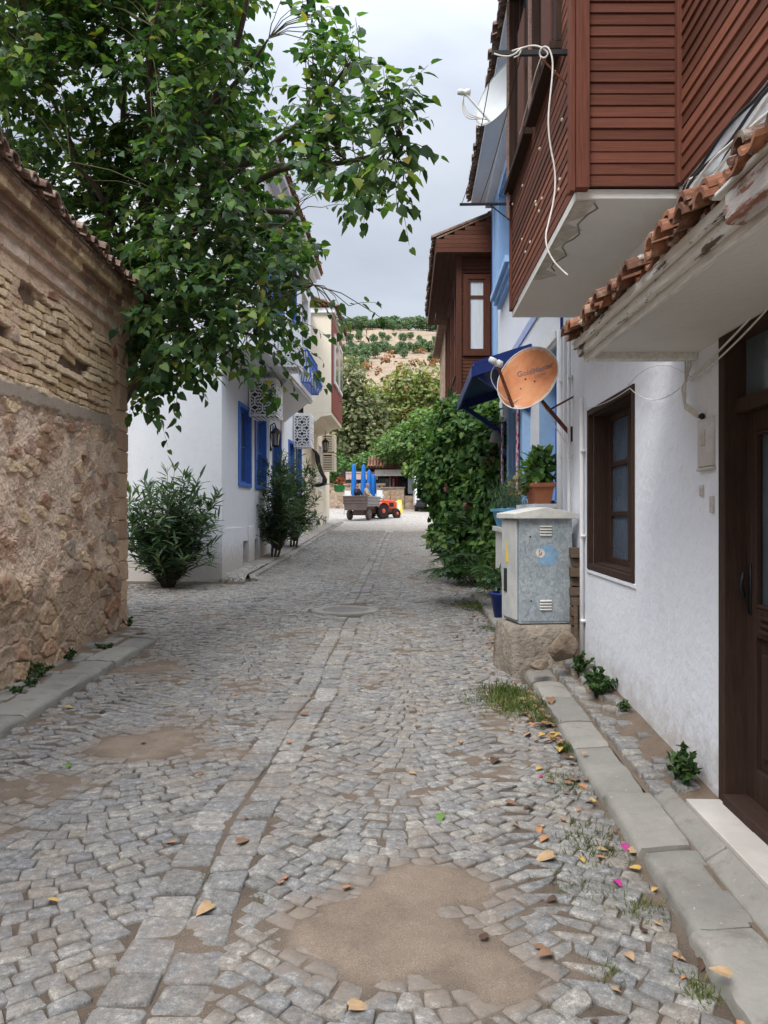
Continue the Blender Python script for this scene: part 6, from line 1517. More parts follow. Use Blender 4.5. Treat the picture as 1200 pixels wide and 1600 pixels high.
# fallen leaves
proto = {}
def leafproto(colr, petal=False):
    T, TF = HEART; s = np.array((.9, 1, 1)); V = T*s; V = V+np.array((0, 0, .18)); V[:, 2] += .12*V[:, 0]**2
    me = bpy.data.meshes.new('fallen_leaf'); me.from_pydata((V*.062).tolist(), [], [list(f) for f in TF]); me.materials.append(M['fallen_'+colr]); return me
LM = {c_: leafproto(c_) for c_ in LEAFC}
LAB = {'brown': 'dry brown fallen leaf lying on the cobbles', 'orange': 'orange fallen leaf lying on the cobbles', 'yellow': 'yellow fallen leaf lying on the cobbles', 'tan': 'pale tan fallen leaf lying on the cobbles', 'dark': 'dark rotten fallen leaf lying on the cobbles', 'pink': 'magenta flower petal lying on the cobbles', 'green': 'green fallen leaf lying on the cobbles'}
def drop(x, y, colr, sc_=1., dz=.004):
    z = max(surf(x, y), float(bed(x, y)))+dz
    if x > kerb_r(y): z = float(G(y))+.072 if x < kerb_r(y)+.24 else float(sidez(x, y))+.02
    o = bpy.data.objects.new('flower_petal' if colr == 'pink' else 'fallen_leaf', LM[colr]); C.objects.link(o); o.location = (x, y, z); o.rotation_euler = (random.uniform(-.25, .25), random.uniform(-.25, .25), random.uniform(0, 6.28)); o.scale = (sc_,)*3
    setp(o, LAB[colr], 'petal' if colr == 'pink' else 'leaf', colr+(' petals' if colr == 'pink' else ' fallen leaves'))
for (px, py, c_, s_) in ((718, 1160, 'tan', 1.), (790, 1258, 'brown', 1.1), (865, 1340, 'tan', 1.5), (842, 1295, 'orange', .8), (855, 1310, 'orange', .9), (690, 1275, 'green', 1.1), (975, 1322, 'pink', .8), (960, 1377, 'pink', .9), (848, 1215, 'pink', .6), (775, 1190, 'dark', 1.4), (372, 1322, 'brown', 1.2), (440, 1382, 'orange', .7), (445, 1375, 'orange', .6), (330, 1418, 'tan', 1.3), (480, 1120, 'brown', 1.2), (545, 1580, 'tan', 1.2), (102, 1107, 'yellow', 1.3), (165, 1112, 'yellow', .9), (75, 1410, 'yellow', .8), (110, 1198, 'green', .9), (1140, 1565, 'tan', 1.1), (830, 1265, 'dark', .9), (895, 1225, 'brown', 1.4), (905, 1230, 'orange', 1.), (870, 1150, 'yellow', 1.6), (850, 1135, 'brown', 1.5), (835, 1130, 'dark', 1.2), (880, 1160, 'tan', 1.), (820, 1150, 'brown', 1.2), (860, 1108, 'brown', 1.6), (832, 1105, 'orange', 1.2), (450, 1165, 'orange', .8), (1000, 1360, 'yellow', .8), (985, 1335, 'tan', 1.2), (742, 1010, 'pink', .9), (590, 1108, 'tan', .8), (700, 1095, 'yellow', .7), (305, 1050, 'brown', 1.), (320, 1010, 'brown', 1.1), (580, 960, 'orange', 1.2), (770, 1110, 'brown', 1.), (800, 1290, 'tan', .7), (640, 985, 'brown', .7), (860, 1490, 'brown', 1.), (755, 1470, 'dark', .8), (980, 1490, 'tan', .8), (915, 1195, 'tan', .8), (798, 1105, 'yellow', .8), (560, 1020, 'brown', .8), (225, 1165, 'brown', .8), (640, 1210, 'tan', .7)):
    Y = 1.5*F/max(py-HY, 60)
    for _ in range(6): Y = (EYE-float(G(Y)))*F/(py-HY)
    drop((px-CX)/F*Y, Y, c_, s_)
for _ in range(48): y = random.gauss(5.3, .55); drop(float(kerb_r(y))-.03-abs(random.gauss(0, .09)), y, random.choice(('brown', 'brown', 'tan', 'dark', 'orange', 'yellow')), random.uniform(.5, 1.15), random.uniform(.004, .02))
for _ in range(112):
    y = 5.5+9*random.random()**1.3; x = float(kerb_r(min(y, 12)))-.06-abs(random.gauss(0, .20)); drop(x, y, random.choice(('brown', 'brown', 'tan', 'dark', 'orange', 'brown')), random.uniform(.5, 1.1))
for _ in range(40): y = random.uniform(2.2, 6); drop(float(kerb_r(y))-abs(random.gauss(.1, .22)), y, random.choice(('brown', 'tan', 'dark', 'orange', 'yellow')), random.uniform(.35, .8))
for _ in range(26): drop(random.uniform(-2.4, 1), 2.6+10*random.random()**1.6, random.choice(('brown', 'tan', 'brown', 'orange')), random.uniform(.4, .9))
# ================================================================== the square at the top of the street
def local(t, ang, fn):
    """fn builds parts in the thing's own axes (x forward, z up); the thing is turned afterwards"""
    o = np.array(t.location); fn(lambda *a: o+np.array(a, float)); t.rotation_euler.z = ang
ws = thing('garden_wall', 'low rubble stone wall along the far side of the square', 'wall', (-4, 51.4, G(51.4)))
mb = MB(); mb.box((-14, 51.2, 1.5), (.05, 51.7, 3.45)); mb.build('masonry', 'stonefar', ws); mb = MB(); mb.box((-14, 51.15, 3.451), (.1, 51.75, 3.6)); mb.build('coping', 'stonefar', ws)
kt = thing('cafe_kiosk', 'small cafe kiosk with tiled roof and long faded white sign above a stone terrace', 'kiosk', (.8, 52, G(52)))
mb = MB(); mb.box((-.15, 50.2, 1.5), (1.32, 52, 3.22)); mb.box((1.33, 50.3, 1.5), (2.2, 52, 2.75)); mb.build('terrace', 'stonefar', kt)
mb = MB(); mb.box((-.2, 50.15, 3.221), (1.37, 52.05, 3.32)); mb.build('terrace_coping', 'concrete', kt)
mb = MB(); mb.box((-3., 53.0, 1.5), (3.0, 56, 4.55)); mb.build('dark_interior', 'glassdark', kt)  # near-black box, the shade inside the kiosk put into its colour
mb = MB(); mb.box((-2.6, 52.3, 3.9), (-.42, 52.5, 4.35)); mb.box((-2.6, 52.25, 4.351), (-.3, 52.55, 4.42)); mb.build('fascia', simple('pinkish_plaster', (.52, .40, .36), .9), kt)
for x in (-.35, -.05, .35): 
    mb = MB(); mb.box((x, 51.2, 3.3), (x+.09, 51.29, 4.12)); mb.build('post', 'plank' if x > 0 else 'darkwood', kt)
mb = MB(); mb.box((.42, 52.0, 3.3), (.95, 52.04, 4.1)); mb.build('red_panel', simple('dark_red_panel', (.16, .02, .02), .7), kt)
mb = MB(); mb.box((.58, 51.95, 3.4), (.70, 51.99, 3.75)); mb.lathe((.64, 51.93, 3.8), [(.05, 0), (.06, .06), (.02, .12)], 8); mb.build('poster_figure', simple('pale_pink_print', (.6, .42, .40), .8), kt)
mb = MB(); mb.box((-.62, 51.0, 4.08), (1.42, 51.06, 4.50)); sg = mb.build('sign_board', 'signwhite', kt, False, .01)
text('S COTI', .30, sg, 'letter', Matrix.Translation((.85, -.045, .21)) @ Matrix.Rotation(math.radians(90), 4, 'X') if False else Matrix.Translation(Vector((.42, 50.985, 4.29))-wloc(sg)) @ Matrix.Rotation(math.radians(90), 4, 'X'))
mb = MB(); mb.box((1.60, 51.1, 2.9), (2.08, 51.5, 4.2)); fr = mb.build('panel_door', simple('pale_blue_grey_panel', (.42, .48, .52), .6, .15, 3), kt, False, .01)
mb = MB(); 
for k in range(4): mb.box((1.72, 51.08, 3.05+k*.28), (2.02, 51.098, 3.07+k*.28))
mb.box((1.71, 51.08, 2.98), (1.725, 51.098, 4.1)); mb.build('muntin', 'galvtop', kt)
mb = MB(); mb.add([(-1.1, 50.6, 4.62), (2.6, 50.6, 4.75), (2.3, 53.5, 5.75), (.2, 53.5, 5.62), (-1.1, 55, 4.6), (2.6, 55, 4.75)], [(0, 1, 2, 3), (0, 3, 4), (1, 5, 2), (3, 2, 5, 4), (0, 4, 5, 1)]); mb.build('roof', 'tile', kt)
KR = Cross(50.6); mb = MB()
tile_rows(KR, -1.1, 2.6, .1, 4.66, .34, 5, 'tile', kt, r=.09, pitch=.2, length=.5)
mb = MB(); mb.box((-1.0, 50.7, 4.52), (2.5, 50.78, 4.62)); mb.build('eave_beam', 'darkwood', kt)
for k, (px, Y, py, lab) in enumerate(((553, 46, 726, 'tallest closed bright blue parasol behind the trailer, leftmost of four'), (568, 48, 727, 'closed blue parasol second from the left'), (577, 49.5, 735, 'closed blue parasol third from the left'), (584, 50.4, 742, 'shortest closed blue parasol, rightmost of four'))):
    x = (px-CX)/F*Y; g = float(G(Y)); zt_ = P(0, py, Y)[2]; t = thing('closed_parasol', lab, 'parasol', (x, Y, g), 'closed blue parasols')
    mb = MB(); mb.lathe((x, Y, g), [(.03, 0), (.03, zt_-g+.06)], 8); mb.lathe((x, Y, g), [(.22, 0), (.22, .08), (.05, .12)], 12); mb.build('pole', 'plank', t, True)
    mb = MB(); V = []; n = 18; lv = [(.15, .75), (.17, .95), (.155, 1.5), (.125, 2.0), (.10, zt_-g-.05), (.04, zt_-g+.03)]
    for r, z in lv:
        for j in range(n): a = 2*math.pi*j/n; rr = r*(1+.30*math.cos(6*a+z)+.06*math.sin(3*a)); V.append((x+rr*math.cos(a), Y+rr*math.sin(a), g+z))
    mb.add(V, [(i*n+j, i*n+(j+1) % n, (i+1)*n+(j+1) % n, (i+1)*n+j) for i in range(len(lv)-1) for j in range(n)]+[tuple(range((len(lv)-1)*n, len(lv)*n))]); mb.build('canopy', 'parasol', t, True)
for (px, Y, lab) in ((543, 45.5, 'stack of white plastic chairs left of the blue parasols'), (593, 46.5, 'stack of white plastic chairs right of the blue parasols')):
    x = (px-CX)/F*Y; g = float(G(Y)); t = thing('chair_stack', lab, 'chairs', (x, Y, g), 'stacked white chairs')
    mb = MB()
    for sx in (-.2, .2):
        for sy in (-.2, .2): mb.tube([(x+sx*1.1, Y+sy*1.1, g), (x+sx*.9, Y+sy*.9, g+.5)], .022, 5)
    mb.build('legs', 'chairwhite', t)
    for k in range(6):
        z = g+.45+k*.09; mb = MB(); mb.box((x-.22, Y-.22, z), (x+.22, Y+.22, z+.03)); mb.hexa([(x-.21, Y+.18, z+.03), (x+.21, Y+.18, z+.03), (x+.21, Y+.22, z+.03), (x-.21, Y+.22, z+.03), (x-.17, Y+.28, z+.48), (x+.17, Y+.28, z+.48), (x+.17, Y+.32, z+.48), (x-.17, Y+.32, z+.48)])
        for s in (-1, 1): mb.box((x+s*.23-.025, Y-.2, z+.2), (x+s*.23+.025, Y+.2, z+.23)); mb.box((x+s*.23-.02, Y-.2, z), (x+s*.23+.02, Y-.16, z+.2))
        mb.build('chair', 'chairwhite', t, False, .008)
# sandwich board
x, Y = .94, 46.6; g = float(G(Y)); t = thing('sandwich_board', 'yellow and white folding board standing on the cobbles ahead of the tractor', 'sign', (x, Y, g))
for k, (y0, y1, m_) in enumerate(((-.16, -.02, 'yellow'), (.16, .02, 'plastic'))):
    mb = MB(); mb.hexa([(x-.2, Y+y0, g+.0), (x+.2, Y+y0, g), (x+.2, Y+y0+.03, g), (x-.2, Y+y0+.03, g), (x-.13, Y+y1, g+.78), (x+.13, Y+y1, g+.78), (x+.13, Y+y1+.025, g+.78), (x-.13, Y+y1+.025, g+.78)]); mb.build('panel', m_, t, False, .006)
mb = MB(); mb.hexa([(x-.10, Y-.150, g+.16), (x+.05, Y-.150, g+.16), (x+.05, Y-.13, g+.16), (x-.10, Y-.13, g+.16), (x-.06, Y-.072, g+.62), (x+.05, Y-.072, g+.62), (x+.05, Y-.05, g+.62), (x-.06, Y-.05, g+.62)]); mb.build('white_face', 'plastic', t)
# van
x0, Y = 1.92, 47.2; g = float(G(Y)); t = thing('delivery_van', 'white van with black grille parked facing the street, half hidden by the vine', 'van', (x0+.95, Y+1.5, g))
xc = x0+.95; mb = MB()
mb.prism([(x0, Y+.25, g+.42), (x0, Y+.05, g+.55), (x0, Y+.05, g+1.18), (x0, Y+.75, g+1.45), (x0, Y+1.25, g+2.25), (x0, Y+1.6, g+2.42), (x0, Y+5, g+2.45), (x0, Y+5, g+.42)], (1.9, 0, 0)); mb.build('body', 'vanwhite', t, False, .06)
mb = MB(); mb.box((x0+.08, Y-.02, g+.36), (x0+1.82, Y+.048, g+1.20)); mb.box((x0+.03, Y-.05, g+.32), (x0+1.87, Y+.04, g+.55)); mb.build('grille', 'plasblack', t, False, .02)
for k in range(4): 
    mb = MB(); mb.box((x0+.45, Y-.035, g+.62+k*.1), (x0+1.45, Y-.0205, g+.66+k*.1)); mb.build('grille_bar', 'chrome', t)
for s in (0, 1):
    mb = MB(); mb.box((x0+.03+s*1.58, Y-.03, g+.74), (x0+.29+s*1.58, Y+.049, g+1.12)); mb.build('headlight', 'headlamp', t, False, .02)
    mb = MB(); mb.box((x0-.16+s*2.02, Y+1.0, g+1.35), (x0+.04+s*2.02, Y+1.12, g+1.72)); mb.build('mirror', 'plasblack', t, False, .02)
    for wy in (.95, 4.1):
        mb = MB(); cx_ = x0+.11+s*1.68; mb.lathe((cx_-.11, Y+wy, g+.33), [(.26, -.0), (.33, .02), (.33, .2), (.26, .22)], 20, 0, (1, 0, 0)); mb.build('wheel', 'tyre', t, True)
mb = MB(); mb.box((x0+.68, Y-.062, g+.36), (x0+1.2, Y-.0505, g+.47)); mb.build('number_plate', 'plastic', t)
mb = MB(); mb.add([(x0+.12, Y+.74, g+1.475), (x0+1.78, Y+.74, g+1.475), (x0+1.7, Y+1.215, g+2.23), (x0+.2, Y+1.215, g+2.23)], [(0, 1, 2, 3)]); mb.build('windscreen', 'glassdark', t)

# ------------------------------------------------------------------ tractor and trailer
def wheel(mb_t, mb_r, c, r, w, lug=True):
    ax = (0, 1, 0); c = np.array(c, float)
    mb_t.lathe(c-np.array((0, w/2, 0)), [(r*.68, 0), (r*.90, -.0), (r, w*.18), (r, w*.82), (r*.90, w), (r*.68, w)], 28, 0, ax)
    if lug:
        for k in range(18):
            a = 2*math.pi*k/18; d_ = np.array((math.cos(a), 0, math.sin(a))); tng = np.array((-math.sin(a), 0, math.cos(a)))
            for s in (-1, 1): mb_t.obox(c+d_*(r+.008)+np.array((0, s*w*.24, 0)), tng*.018+np.array((0, s*.02, 0)), np.array((0, w*.24, 0))+tng*s*.03, d_*.02)
    for s in (-1, 1): mb_r.lathe(c+np.array((0, s*(w/2-.035), 0)), [(r*.68, 0), (r*.62, s*.03), (r*.34, s*.012), (r*.30, s*.05), (r*.12, s*.055), (.01, s*.056)], 20, 0, ax)
tr = thing('tractor', 'small orange red tractor with orange wheel rims hitched to the grey trailer', 'tractor', (-.42, 41.32, G(41.3)))
def build_tractor(q):
    R_, Rf = .40, .265
    for s in (-1, 1):
        for (x_, r_, w_, n_) in ((0, R_, .24, 'rear'), (1.10, Rf, .17, 'front')):
            a, b_ = MB(), MB(); wheel(a, b_, q(x_, s*.45, r_), r_, w_); o = a.build('wheel', 'tyre', tr); b_.build('rim', 'orange', o, True)
        mb = MB()   # fender
        V = []; n = 9
        for k in range(n):
            a = math.radians(20+k*17); 
            for y_ in (s*.30, s*.60): V += [q(.47*math.cos(a)-.0, y_, R_+.47*math.sin(a)), q(.44*math.cos(a), y_, R_+.44*math.sin(a))]
        for k in range(n-1): b_ = 4*k; mb.add(V[b_:b_+8], [(0, 2, 6, 4), (1, 5, 7, 3), (0, 4, 5, 1), (2, 3, 7, 6)])
        mb.add(V[0:4], [(0, 1, 3, 2)]); mb.build('fender', 'orange', tr, False)
    mb = MB(); pr_ = [q(.50, -.22, .50), q(1.36, -.22, .48), q(1.42, -.22, .62), q(1.40, -.22, .86), q(1.28, -.22, .99), q(.52, -.22, 1.03)]; mb.prism(pr_[::-1], (0, .44, 0)); mb.build('bonnet', 'orange', tr, False, .07)
    mb = MB(); mb.box(q(.78, -.228, .64), q(1.12, -.2215, .86)); mb.box(q(.78, .2215, .64), q(1.12, .228, .86)); mb.box(q(1.415, -.15, .60), q(1.43, .15, .84)); mb.build('side_vent', 'black', tr, False, .004)
    for s in (-1, 1): mb = MB(); mb.lathe(q(1.405, s*.14, .89), [(.05, -.01), (.05, .02), (.02, .03)], 12, 0, (1, 0, 0)); mb.build('headlight', 'headlamp', tr, True)
    mb = MB(); mb.box(q(-.25, -.22, .30), q(1.2, .22, .54)); mb.box(q(1.02, -.42, .22), q(1.18, .42, .32)); mb.tube([q(0, -.5, R_), q(0, .5, R_)], .06, 8); mb.build('chassis', 'rust', tr, False, .02)
    mb = MB(); mb.box(q(-.12, -.2, .72), q(.22, .2, .80)); mb.hexa([q(-.16, -.2, .78), q(-.10, -.2, .78), q(-.10, .2, .78), q(-.16, .2, .78), q(-.26, -.18, 1.06), q(-.20, -.18, 1.06), q(-.20, .18, 1.06), q(-.26, .18, 1.06)]); mb.build('seat', 'plasblack', tr, False, .02)
    mb = MB(); mb.tube([q(.52, 0, .98), q(.42, 0, 1.12)], .02, 6); mb.tube([q(.42+.05*math.cos(a), .17*math.sin(a), 1.13+.12*math.cos(a)) for a in np.linspace(0, 2*math.pi, 17)], .014, 6); mb.build('steering_wheel', 'galvtop', tr, True)
    mb = MB(); mb.box(q(.28, -.3, .42), q(.7, .3, .46)); mb.build('footplate', 'bedgrey', tr)
    mb = MB(); mb.tube([q(.95, -.14, 1.0), q(.95, -.14, 1.3)], .02, 7); mb.build('exhaust', 'rust', tr, True)
local(tr, math.radians(45), build_tractor)
tl = thing('trailer', 'dull grey farm trailer with ribbed tailboard carrying two seated men', 'trailer', (-1.15, 39.95, G(39.95)))
def build_trailer(q):
    for s in (-1, 1):
        a, b_ = MB(), MB(); wheel(a, b_, q(-.38, s*.52, .275), .275, .17, False); o = a.build('wheel', 'tyre2', tl, True); b_.build('rim', 'bedgrey', o, True)
    mb = MB(); mb.box(q(-.86, -.60, .66), q(.86, .60, .72)); mb.box(q(-.8, -.3, .56), q(.9, -.22, .655)); mb.box(q(-.8, .22, .56), q(.9, .3, .655)); mb.tube([q(-.38, -.52, .275), q(-.38, .52, .275)], .04, 8); mb.box(q(-.44, -.32, .3), q(-.32, .32, .58)); mb.build('bed', 'bedgrey', tl)
    mb = MB(); mb.hexa([q(-.90, -.60, .50), q(-.862, -.60, .50), q(-.862, .60, .50), q(-.90, .60, .50), q(-.95, -.68, 1.24), q(-.91, -.68, 1.24), q(-.91, .68, 1.24), q(-.95, .68, 1.24)])
    for z in (.86, 1.02, 1.18): t_ = (z-.5)/.74*.05; mb.box(q(-.925-t_, -.64, z), q(-.895-t_, .64, z+.05))
    mb.build('tailboard', 'bedgrey', tl, False, .006)
    for s in (-1, 1):
        mb = MB(); ya, yb = sorted((s*.60, s*.64)); yc, yd = sorted((s*.66, s*.70)); mb.hexa([q(-.86, ya, .70), q(.86, ya, .70), q(.86, yb, .70), q(-.86, yb, .70), q(-.9, yc, 1.22), q(.9, yc, 1.22), q(.9, yd, 1.22), q(-.9, yd, 1.22)])
        for z in (.82, 1.0, 1.16): t_ = (z-.7)/.52*.06*s; mb.box(q(-.88, min(s*.62+t_, s*.67+t_), z), q(.88, max(s*.62+t_, s*.67+t_), z+.05))
        mb.build('sideboard', 'bedgrey2' if s < 0 else 'bedgrey', tl, False, .006)
    mb = MB(); mb.hexa([q(.862, -.6, .70), q(.90, -.6, .70), q(.90, .6, .70), q(.862, .6, .70), q(.91, -.66, 1.22), q(.95, -.66, 1.22), q(.95, .66, 1.22), q(.91, .66, 1.22)]); mb.build('headboard', 'bedgrey', tl)
    mb = MB(); mb.tube([q(.86, -.25, .60), q(1.3, 0, .46)], .03, 6); mb.tube([q(.86, .25, .60), q(1.3, 0, .46)], .03, 6); mb.build('drawbar', 'rust', tl)
    mb = MB(); mb.box(q(.30, -.60, .96), q(.60, .60, 1.02)); mb.build('bench', 'plank', tl)
local(tl, math.radians(70), build_trailer)

# ------------------------------------------------------------------ two men
def skin_mesh(name, verts, edges, radii, mat, par, root=0, sub=2):
    me = bpy.data.meshes.new(name); me.from_pydata([tuple(v) for v in verts], edges, []); me.materials.append(M[mat]); o = bpy.data.objects.new(name, me); C.objects.link(o); o.parent = par
    md = o.modifiers.new('skin', 'SKIN'); md.use_smooth_shade = True
    for k, v in enumerate(me.skin_vertices[0].data): v.radius = radii[k] if isinstance(radii[k], tuple) else (radii[k],)*2; v.use_root = (k == root)
    s = o.modifiers.new('sub', 'SUBSURF'); s.levels = sub; s.render_levels = sub
    return o
def man(lab, loc, ang, jacket, hair, hands, nod, bald=False):
    t = thing('person', lab, 'person', loc)
    sh = {-1: (.0, -.19, .50), 1: (.0, .19, .50)}; V = []; E = []; Rr = []
    def add(p_, r, prev=None):
        V.append(p_); Rr.append(r)
        if prev is not None: E.append((prev, len(V)-1))
        return len(V)-1
    pel = add((0, 0, .08), (.15, .12)); sp = add((.02, 0, .28), (.14, .11), pel); ch = add((.01, 0, .44), (.15, .11), sp); nk = add((.02, 0, .575), .055, ch); hd0 = add((.035+nod*.3, 0, .655), .062, nk); hd1 = add((.05+nod, 0, .74), (.085, .078), hd0); hd2 = add((.04+nod, 0, .815), (.065, .06), hd1)
    nose = add((.135+nod, 0, .715), .014, hd1); 
    for s in (-1, 1): add((.04+nod, s*.088, .725), .014, hd1)
    for s in (-1, 1):
        hip = add((.06, s*.10, .06), .085, pel); kn = add((.44, s*.12, .08), .062, hip); an = add((.46, s*.12, -.34), .042, kn); add((.58, s*.12, -.37), .035, an)
        a = add(sh[s], .058, ch); el, wr = hands[s]; e_ = add(el, .045, a); w_ = add(wr, .028, e_); d_ = unit(np.array(wr)-np.array(el)); palm = np.array(wr)+d_*.06; pm = add(tuple(palm), (.036, .018), w_)
        sd = unit(np.cross(d_, (0, 1., .2)))
        for k in range(4): f0 = palm+d_*.035+sd*(k-1.5)*.017; f1 = f0+d_*(.045-.006*abs(k-1.3)); i1 = add(tuple(f0), .0095, pm); add(tuple(f1+np.array((.012, 0, -.012))), .008, i1)
        i1 = add(tuple(palm-d_*.015+sd*-.04), .010, w_); add(tuple(palm+d_*.02+sd*-.058), .009, i1)
    skin_mesh('body', V, E, Rr, 'skin', t)
    JV = []; JE = []; JR = []
    def ja(p_, r, prev=None):
        JV.append(p_); JR.append(r)
        if prev is not None: JE.append((prev, len(JV)-1))
        return len(JV)-1
    a = ja((0, 0, .06), (.185, .15)); b_ = ja((.02, 0, .28), (.185, .14), a); c_ = ja((.01, 0, .45), (.19, .135), b_); ja((.015, 0, .555), .085, c_)
    for s in (-1, 1): d_ = ja(sh[s], .078, c_); e_ = ja(hands[s][0], .064, d_); ja(tuple(np.array(hands[s][0])*.08+np.array(hands[s][1])*.92), .046, e_)
    skin_mesh('jacket', JV, JE, JR, jacket, t)
    TV = [(0, 0, .06)]; TE = []; TR = [(.16, .13)]
    for s in (-1, 1): n = len(TV); TV += [(.08, s*.10, .06), (.44, s*.12, .08), (.455, s*.12, -.28)]; TR += [.10, .08, .062]; TE += [(0, n), (n, n+1), (n+1, n+2)]
    skin_mesh('trousers', TV, TE, TR, 'trouser', t)
    for s in (-1, 1): mb = MB(); mb.hexa([np.array(t.location)+np.array(v) for v in ((.41, s*.12-.05, -.42), (.66, s*.12-.045, -.42), (.66, s*.12+.045, -.42), (.41, s*.12+.05, -.42), (.41, s*.12-.045, -.32), (.60, s*.12-.03, -.35), (.60, s*.12+.03, -.35), (.41, s*.12+.045, -.32))]); mb.build('shoe', 'black', t, False, .02)
    # hair: a cap over the back and top of the skull
    bm = bmesh.new(); bmesh.ops.create_uvsphere(bm, u_segments=20, v_segments=14, radius=1)
    for v in bm.verts: v.co = Vector((v.co.x*.094+.030+nod, v.co.y*.093, v.co.z*.085+.765+v.co.x*.02))
    bmesh.ops.delete(bm, geom=[v for v in bm.verts if v.co.z < .80-((v.co.x-nod)*-.9+.06) or (v.co.x-nod) > .105], context='VERTS')
    me = bpy.data.meshes.new('hair'); bm.to_mesh(me); bm.free(); me.materials.append(M[hair]); o = bpy.data.objects.new('hair', me); C.objects.link(o); o.parent = t; o.modifiers.new('thick', 'SOLIDIFY').thickness = .012
    for s in (-1, 1): mb = MB(); mb.lathe(np.array(t.location)+np.array((.122+nod, s*.03, .748)), [(.008, 0), (.010, .006), (.004, .010)], 8, 0, (1, 0, 0)); mb.build('eye', 'darkhair', t, True)
    mb = MB(); mb.box(np.array(t.location)+np.array((.118+nod, -.022, .678)), np.array(t.location)+np.array((.128+nod, .022, .686))); mb.build('mouth', simple('lips', (.25, .09, .08), .6), t)
    t.rotation_euler.z = ang
gz_ = float(G(39.95))+1.07
man('man in navy jacket sitting in the trailer with one hand raised to his mouth', (-1.42, 40.15, gz_), math.radians(-38), 'navy', 'darkhair', {-1: ((.20, -.26, .30), (.19, -.07, .60)), 1: ((.16, .26, .24), (.32, .10, .16))}, .01)
man('grey haired man in beige jacket sitting in the trailer and looking down', (-.93, 40.33, gz_), math.radians(-12), 'beige', 'greyhair', {-1: ((.14, -.26, .24), (.30, -.10, .16)), 1: ((.14, .26, .24), (.30, .10, .14))}, .045)
# overhead wire
mb = MB(); mb.tube(sag(P(440, 622, 30), P(760, 628, 30), .12, 16), .012, 5); setp(mb.build('overhead_wire', 'darkcable', None), 'thin dark wire crossing the street between the cream house and the brown bay', 'wire')

# ================================================================== trees beyond the square
def branchy(mb, base, tips, r, seed=0, wob=.25):
    rr = random.Random(seed); base = np.array(base)
    for tp in tips:
        tp = np.array(tp); m1 = base+(tp-base)*np.array((.25, .25, .45))+np.array((rr.uniform(-wob, wob), rr.uniform(-wob, wob), 0)); pts = smooth([base, m1, (m1+tp)/2+np.array((rr.uniform(-wob, wob), 0, rr.uniform(0, wob))), tp], 1); n = len(pts)
        mb.tube(pts, [r*(1-i/(n-1))**.9+.02 for i in range(n)], 6)
def gz(x, Y): return float(HILL(x, Y))
def fartree(name, lab, base, tips, rt, ells, n, sz, mat, bark='bark', tmpl=CARD, extra=None, droop=.2, fill=.5, grp='trees beyond the square'):
    t = thing(name, lab, 'tree', base, grp); mb = MB(); mb.tube([np.array(base)+(0, 0, -.3), np.array(base)+(.05, 0, 1.2)], rt*1.1, 8, r1=rt); branchy(mb, np.array(base)+(.05, 0, 1.1), tips, rt*.8, hash(name) % 97 if False else int(base[0]*10)); mb.build('trunk', bark, t, True)
    lb = LB(); blob_leaves(lb, ells, n, sz, tmpl, fill, droop); lb.build('crown', mat, t)
    if extra: 
        lb = LB(); blob_leaves(lb, extra[0], extra[1], extra[2], CARD, .9, 0); lb.build('seed_clusters', extra[3], t)['kind'] = 'stuff'
    return t
def EL(px, py, Y, rx, rz, ry=None): return (P(px, py, Y), (rx, ry or rx, rz))
b = P(556, 0, 60); fartree('tamarisk_tree', 'feathery grey green tree rising behind the parasols beside the cream house', (b[0], 60, gz(b[0], 60)), [P(530, 640, 60), P(560, 600, 60.5), P(590, 640, 60), P(545, 580, 60)], .22,
    [EL(535, 690, 60, 1.6, 2.6), EL(560, 650, 60.5, 1.7, 2.6), EL(545, 600, 60.5, 1.3, 2.2), EL(580, 695, 60, 1.6, 2.2), EL(528, 735, 59, 1.4, 1.4), EL(590, 655, 61, 1.2, 1.8), EL(520, 640, 60, 1.2, 2.5), EL(565, 738, 59.5, 1.2, 1.0)], 6800, .30, 'tamarisk', tmpl=LANCE if False else CARD, fill=.65, droop=.4)
b = P(650, 0, 64); fartree('ailanthus_tree', 'open yellow green tree with rusty seed clusters and pale bare twigs above the kiosk', (b[0], 64, gz(b[0], 64)), [P(600, 600, 64), P(640, 565, 64), P(672, 580, 64), P(690, 600, 64), P(620, 650, 63.5), P(585, 640, 64)], .20,
    [EL(600, 640, 64, 2.0, 1.8), EL(635, 605, 64, 2.1, 1.7), EL(675, 610, 64, 1.9, 1.9), EL(650, 660, 63.5, 2.2, 1.8), EL(610, 690, 63.5, 1.8, 1.5), EL(690, 655, 63.5, 1.6, 2.0), EL(575, 620, 65, 1.2, 1.2)], 6400, .30, 'ailan', 'paletwig', CARD,
    ([EL(604, 562, 64, .5, .35), EL(622, 572, 64, .45, .4), EL(648, 566, 64, .5, .35), EL(660, 568, 64, .5, .3), EL(677, 566, 64, .45, .35), EL(692, 566, 64, .4, .4), EL(575, 570, 65, .6, .35), EL(625, 590, 63.5, .6, .4), EL(590, 580, 64, .4, .3), EL(610, 552, 64, .4, .3), EL(660, 548, 64, .4, .25), EL(565, 612, 64, .5, .4)], 460, .22, 'redleaf'), .2, .65)
b = P(668, 0, 50.5); fartree('bushy_green_tree', 'bright green leafy tree spreading over the kiosk beside the white van', (b[0], 52.5, gz(b[0], 52.5)), [P(650, 680, 50), P(690, 670, 50), P(630, 700, 50), P(665, 650, 50)], .16,
    [EL(640, 690, 50, 1.5, 1.2), EL(672, 672, 50, 1.6, 1.4), EL(690, 700, 49.5, 1.4, 1.5), EL(660, 715, 49.5, 1.2, .9), EL(618, 706, 50.5, 1.0, .8), EL(650, 735, 49.2, .8, .5), EL(600, 700, 51.5, .8, .7)], 6000, .22, 'darktree', fill=.6)
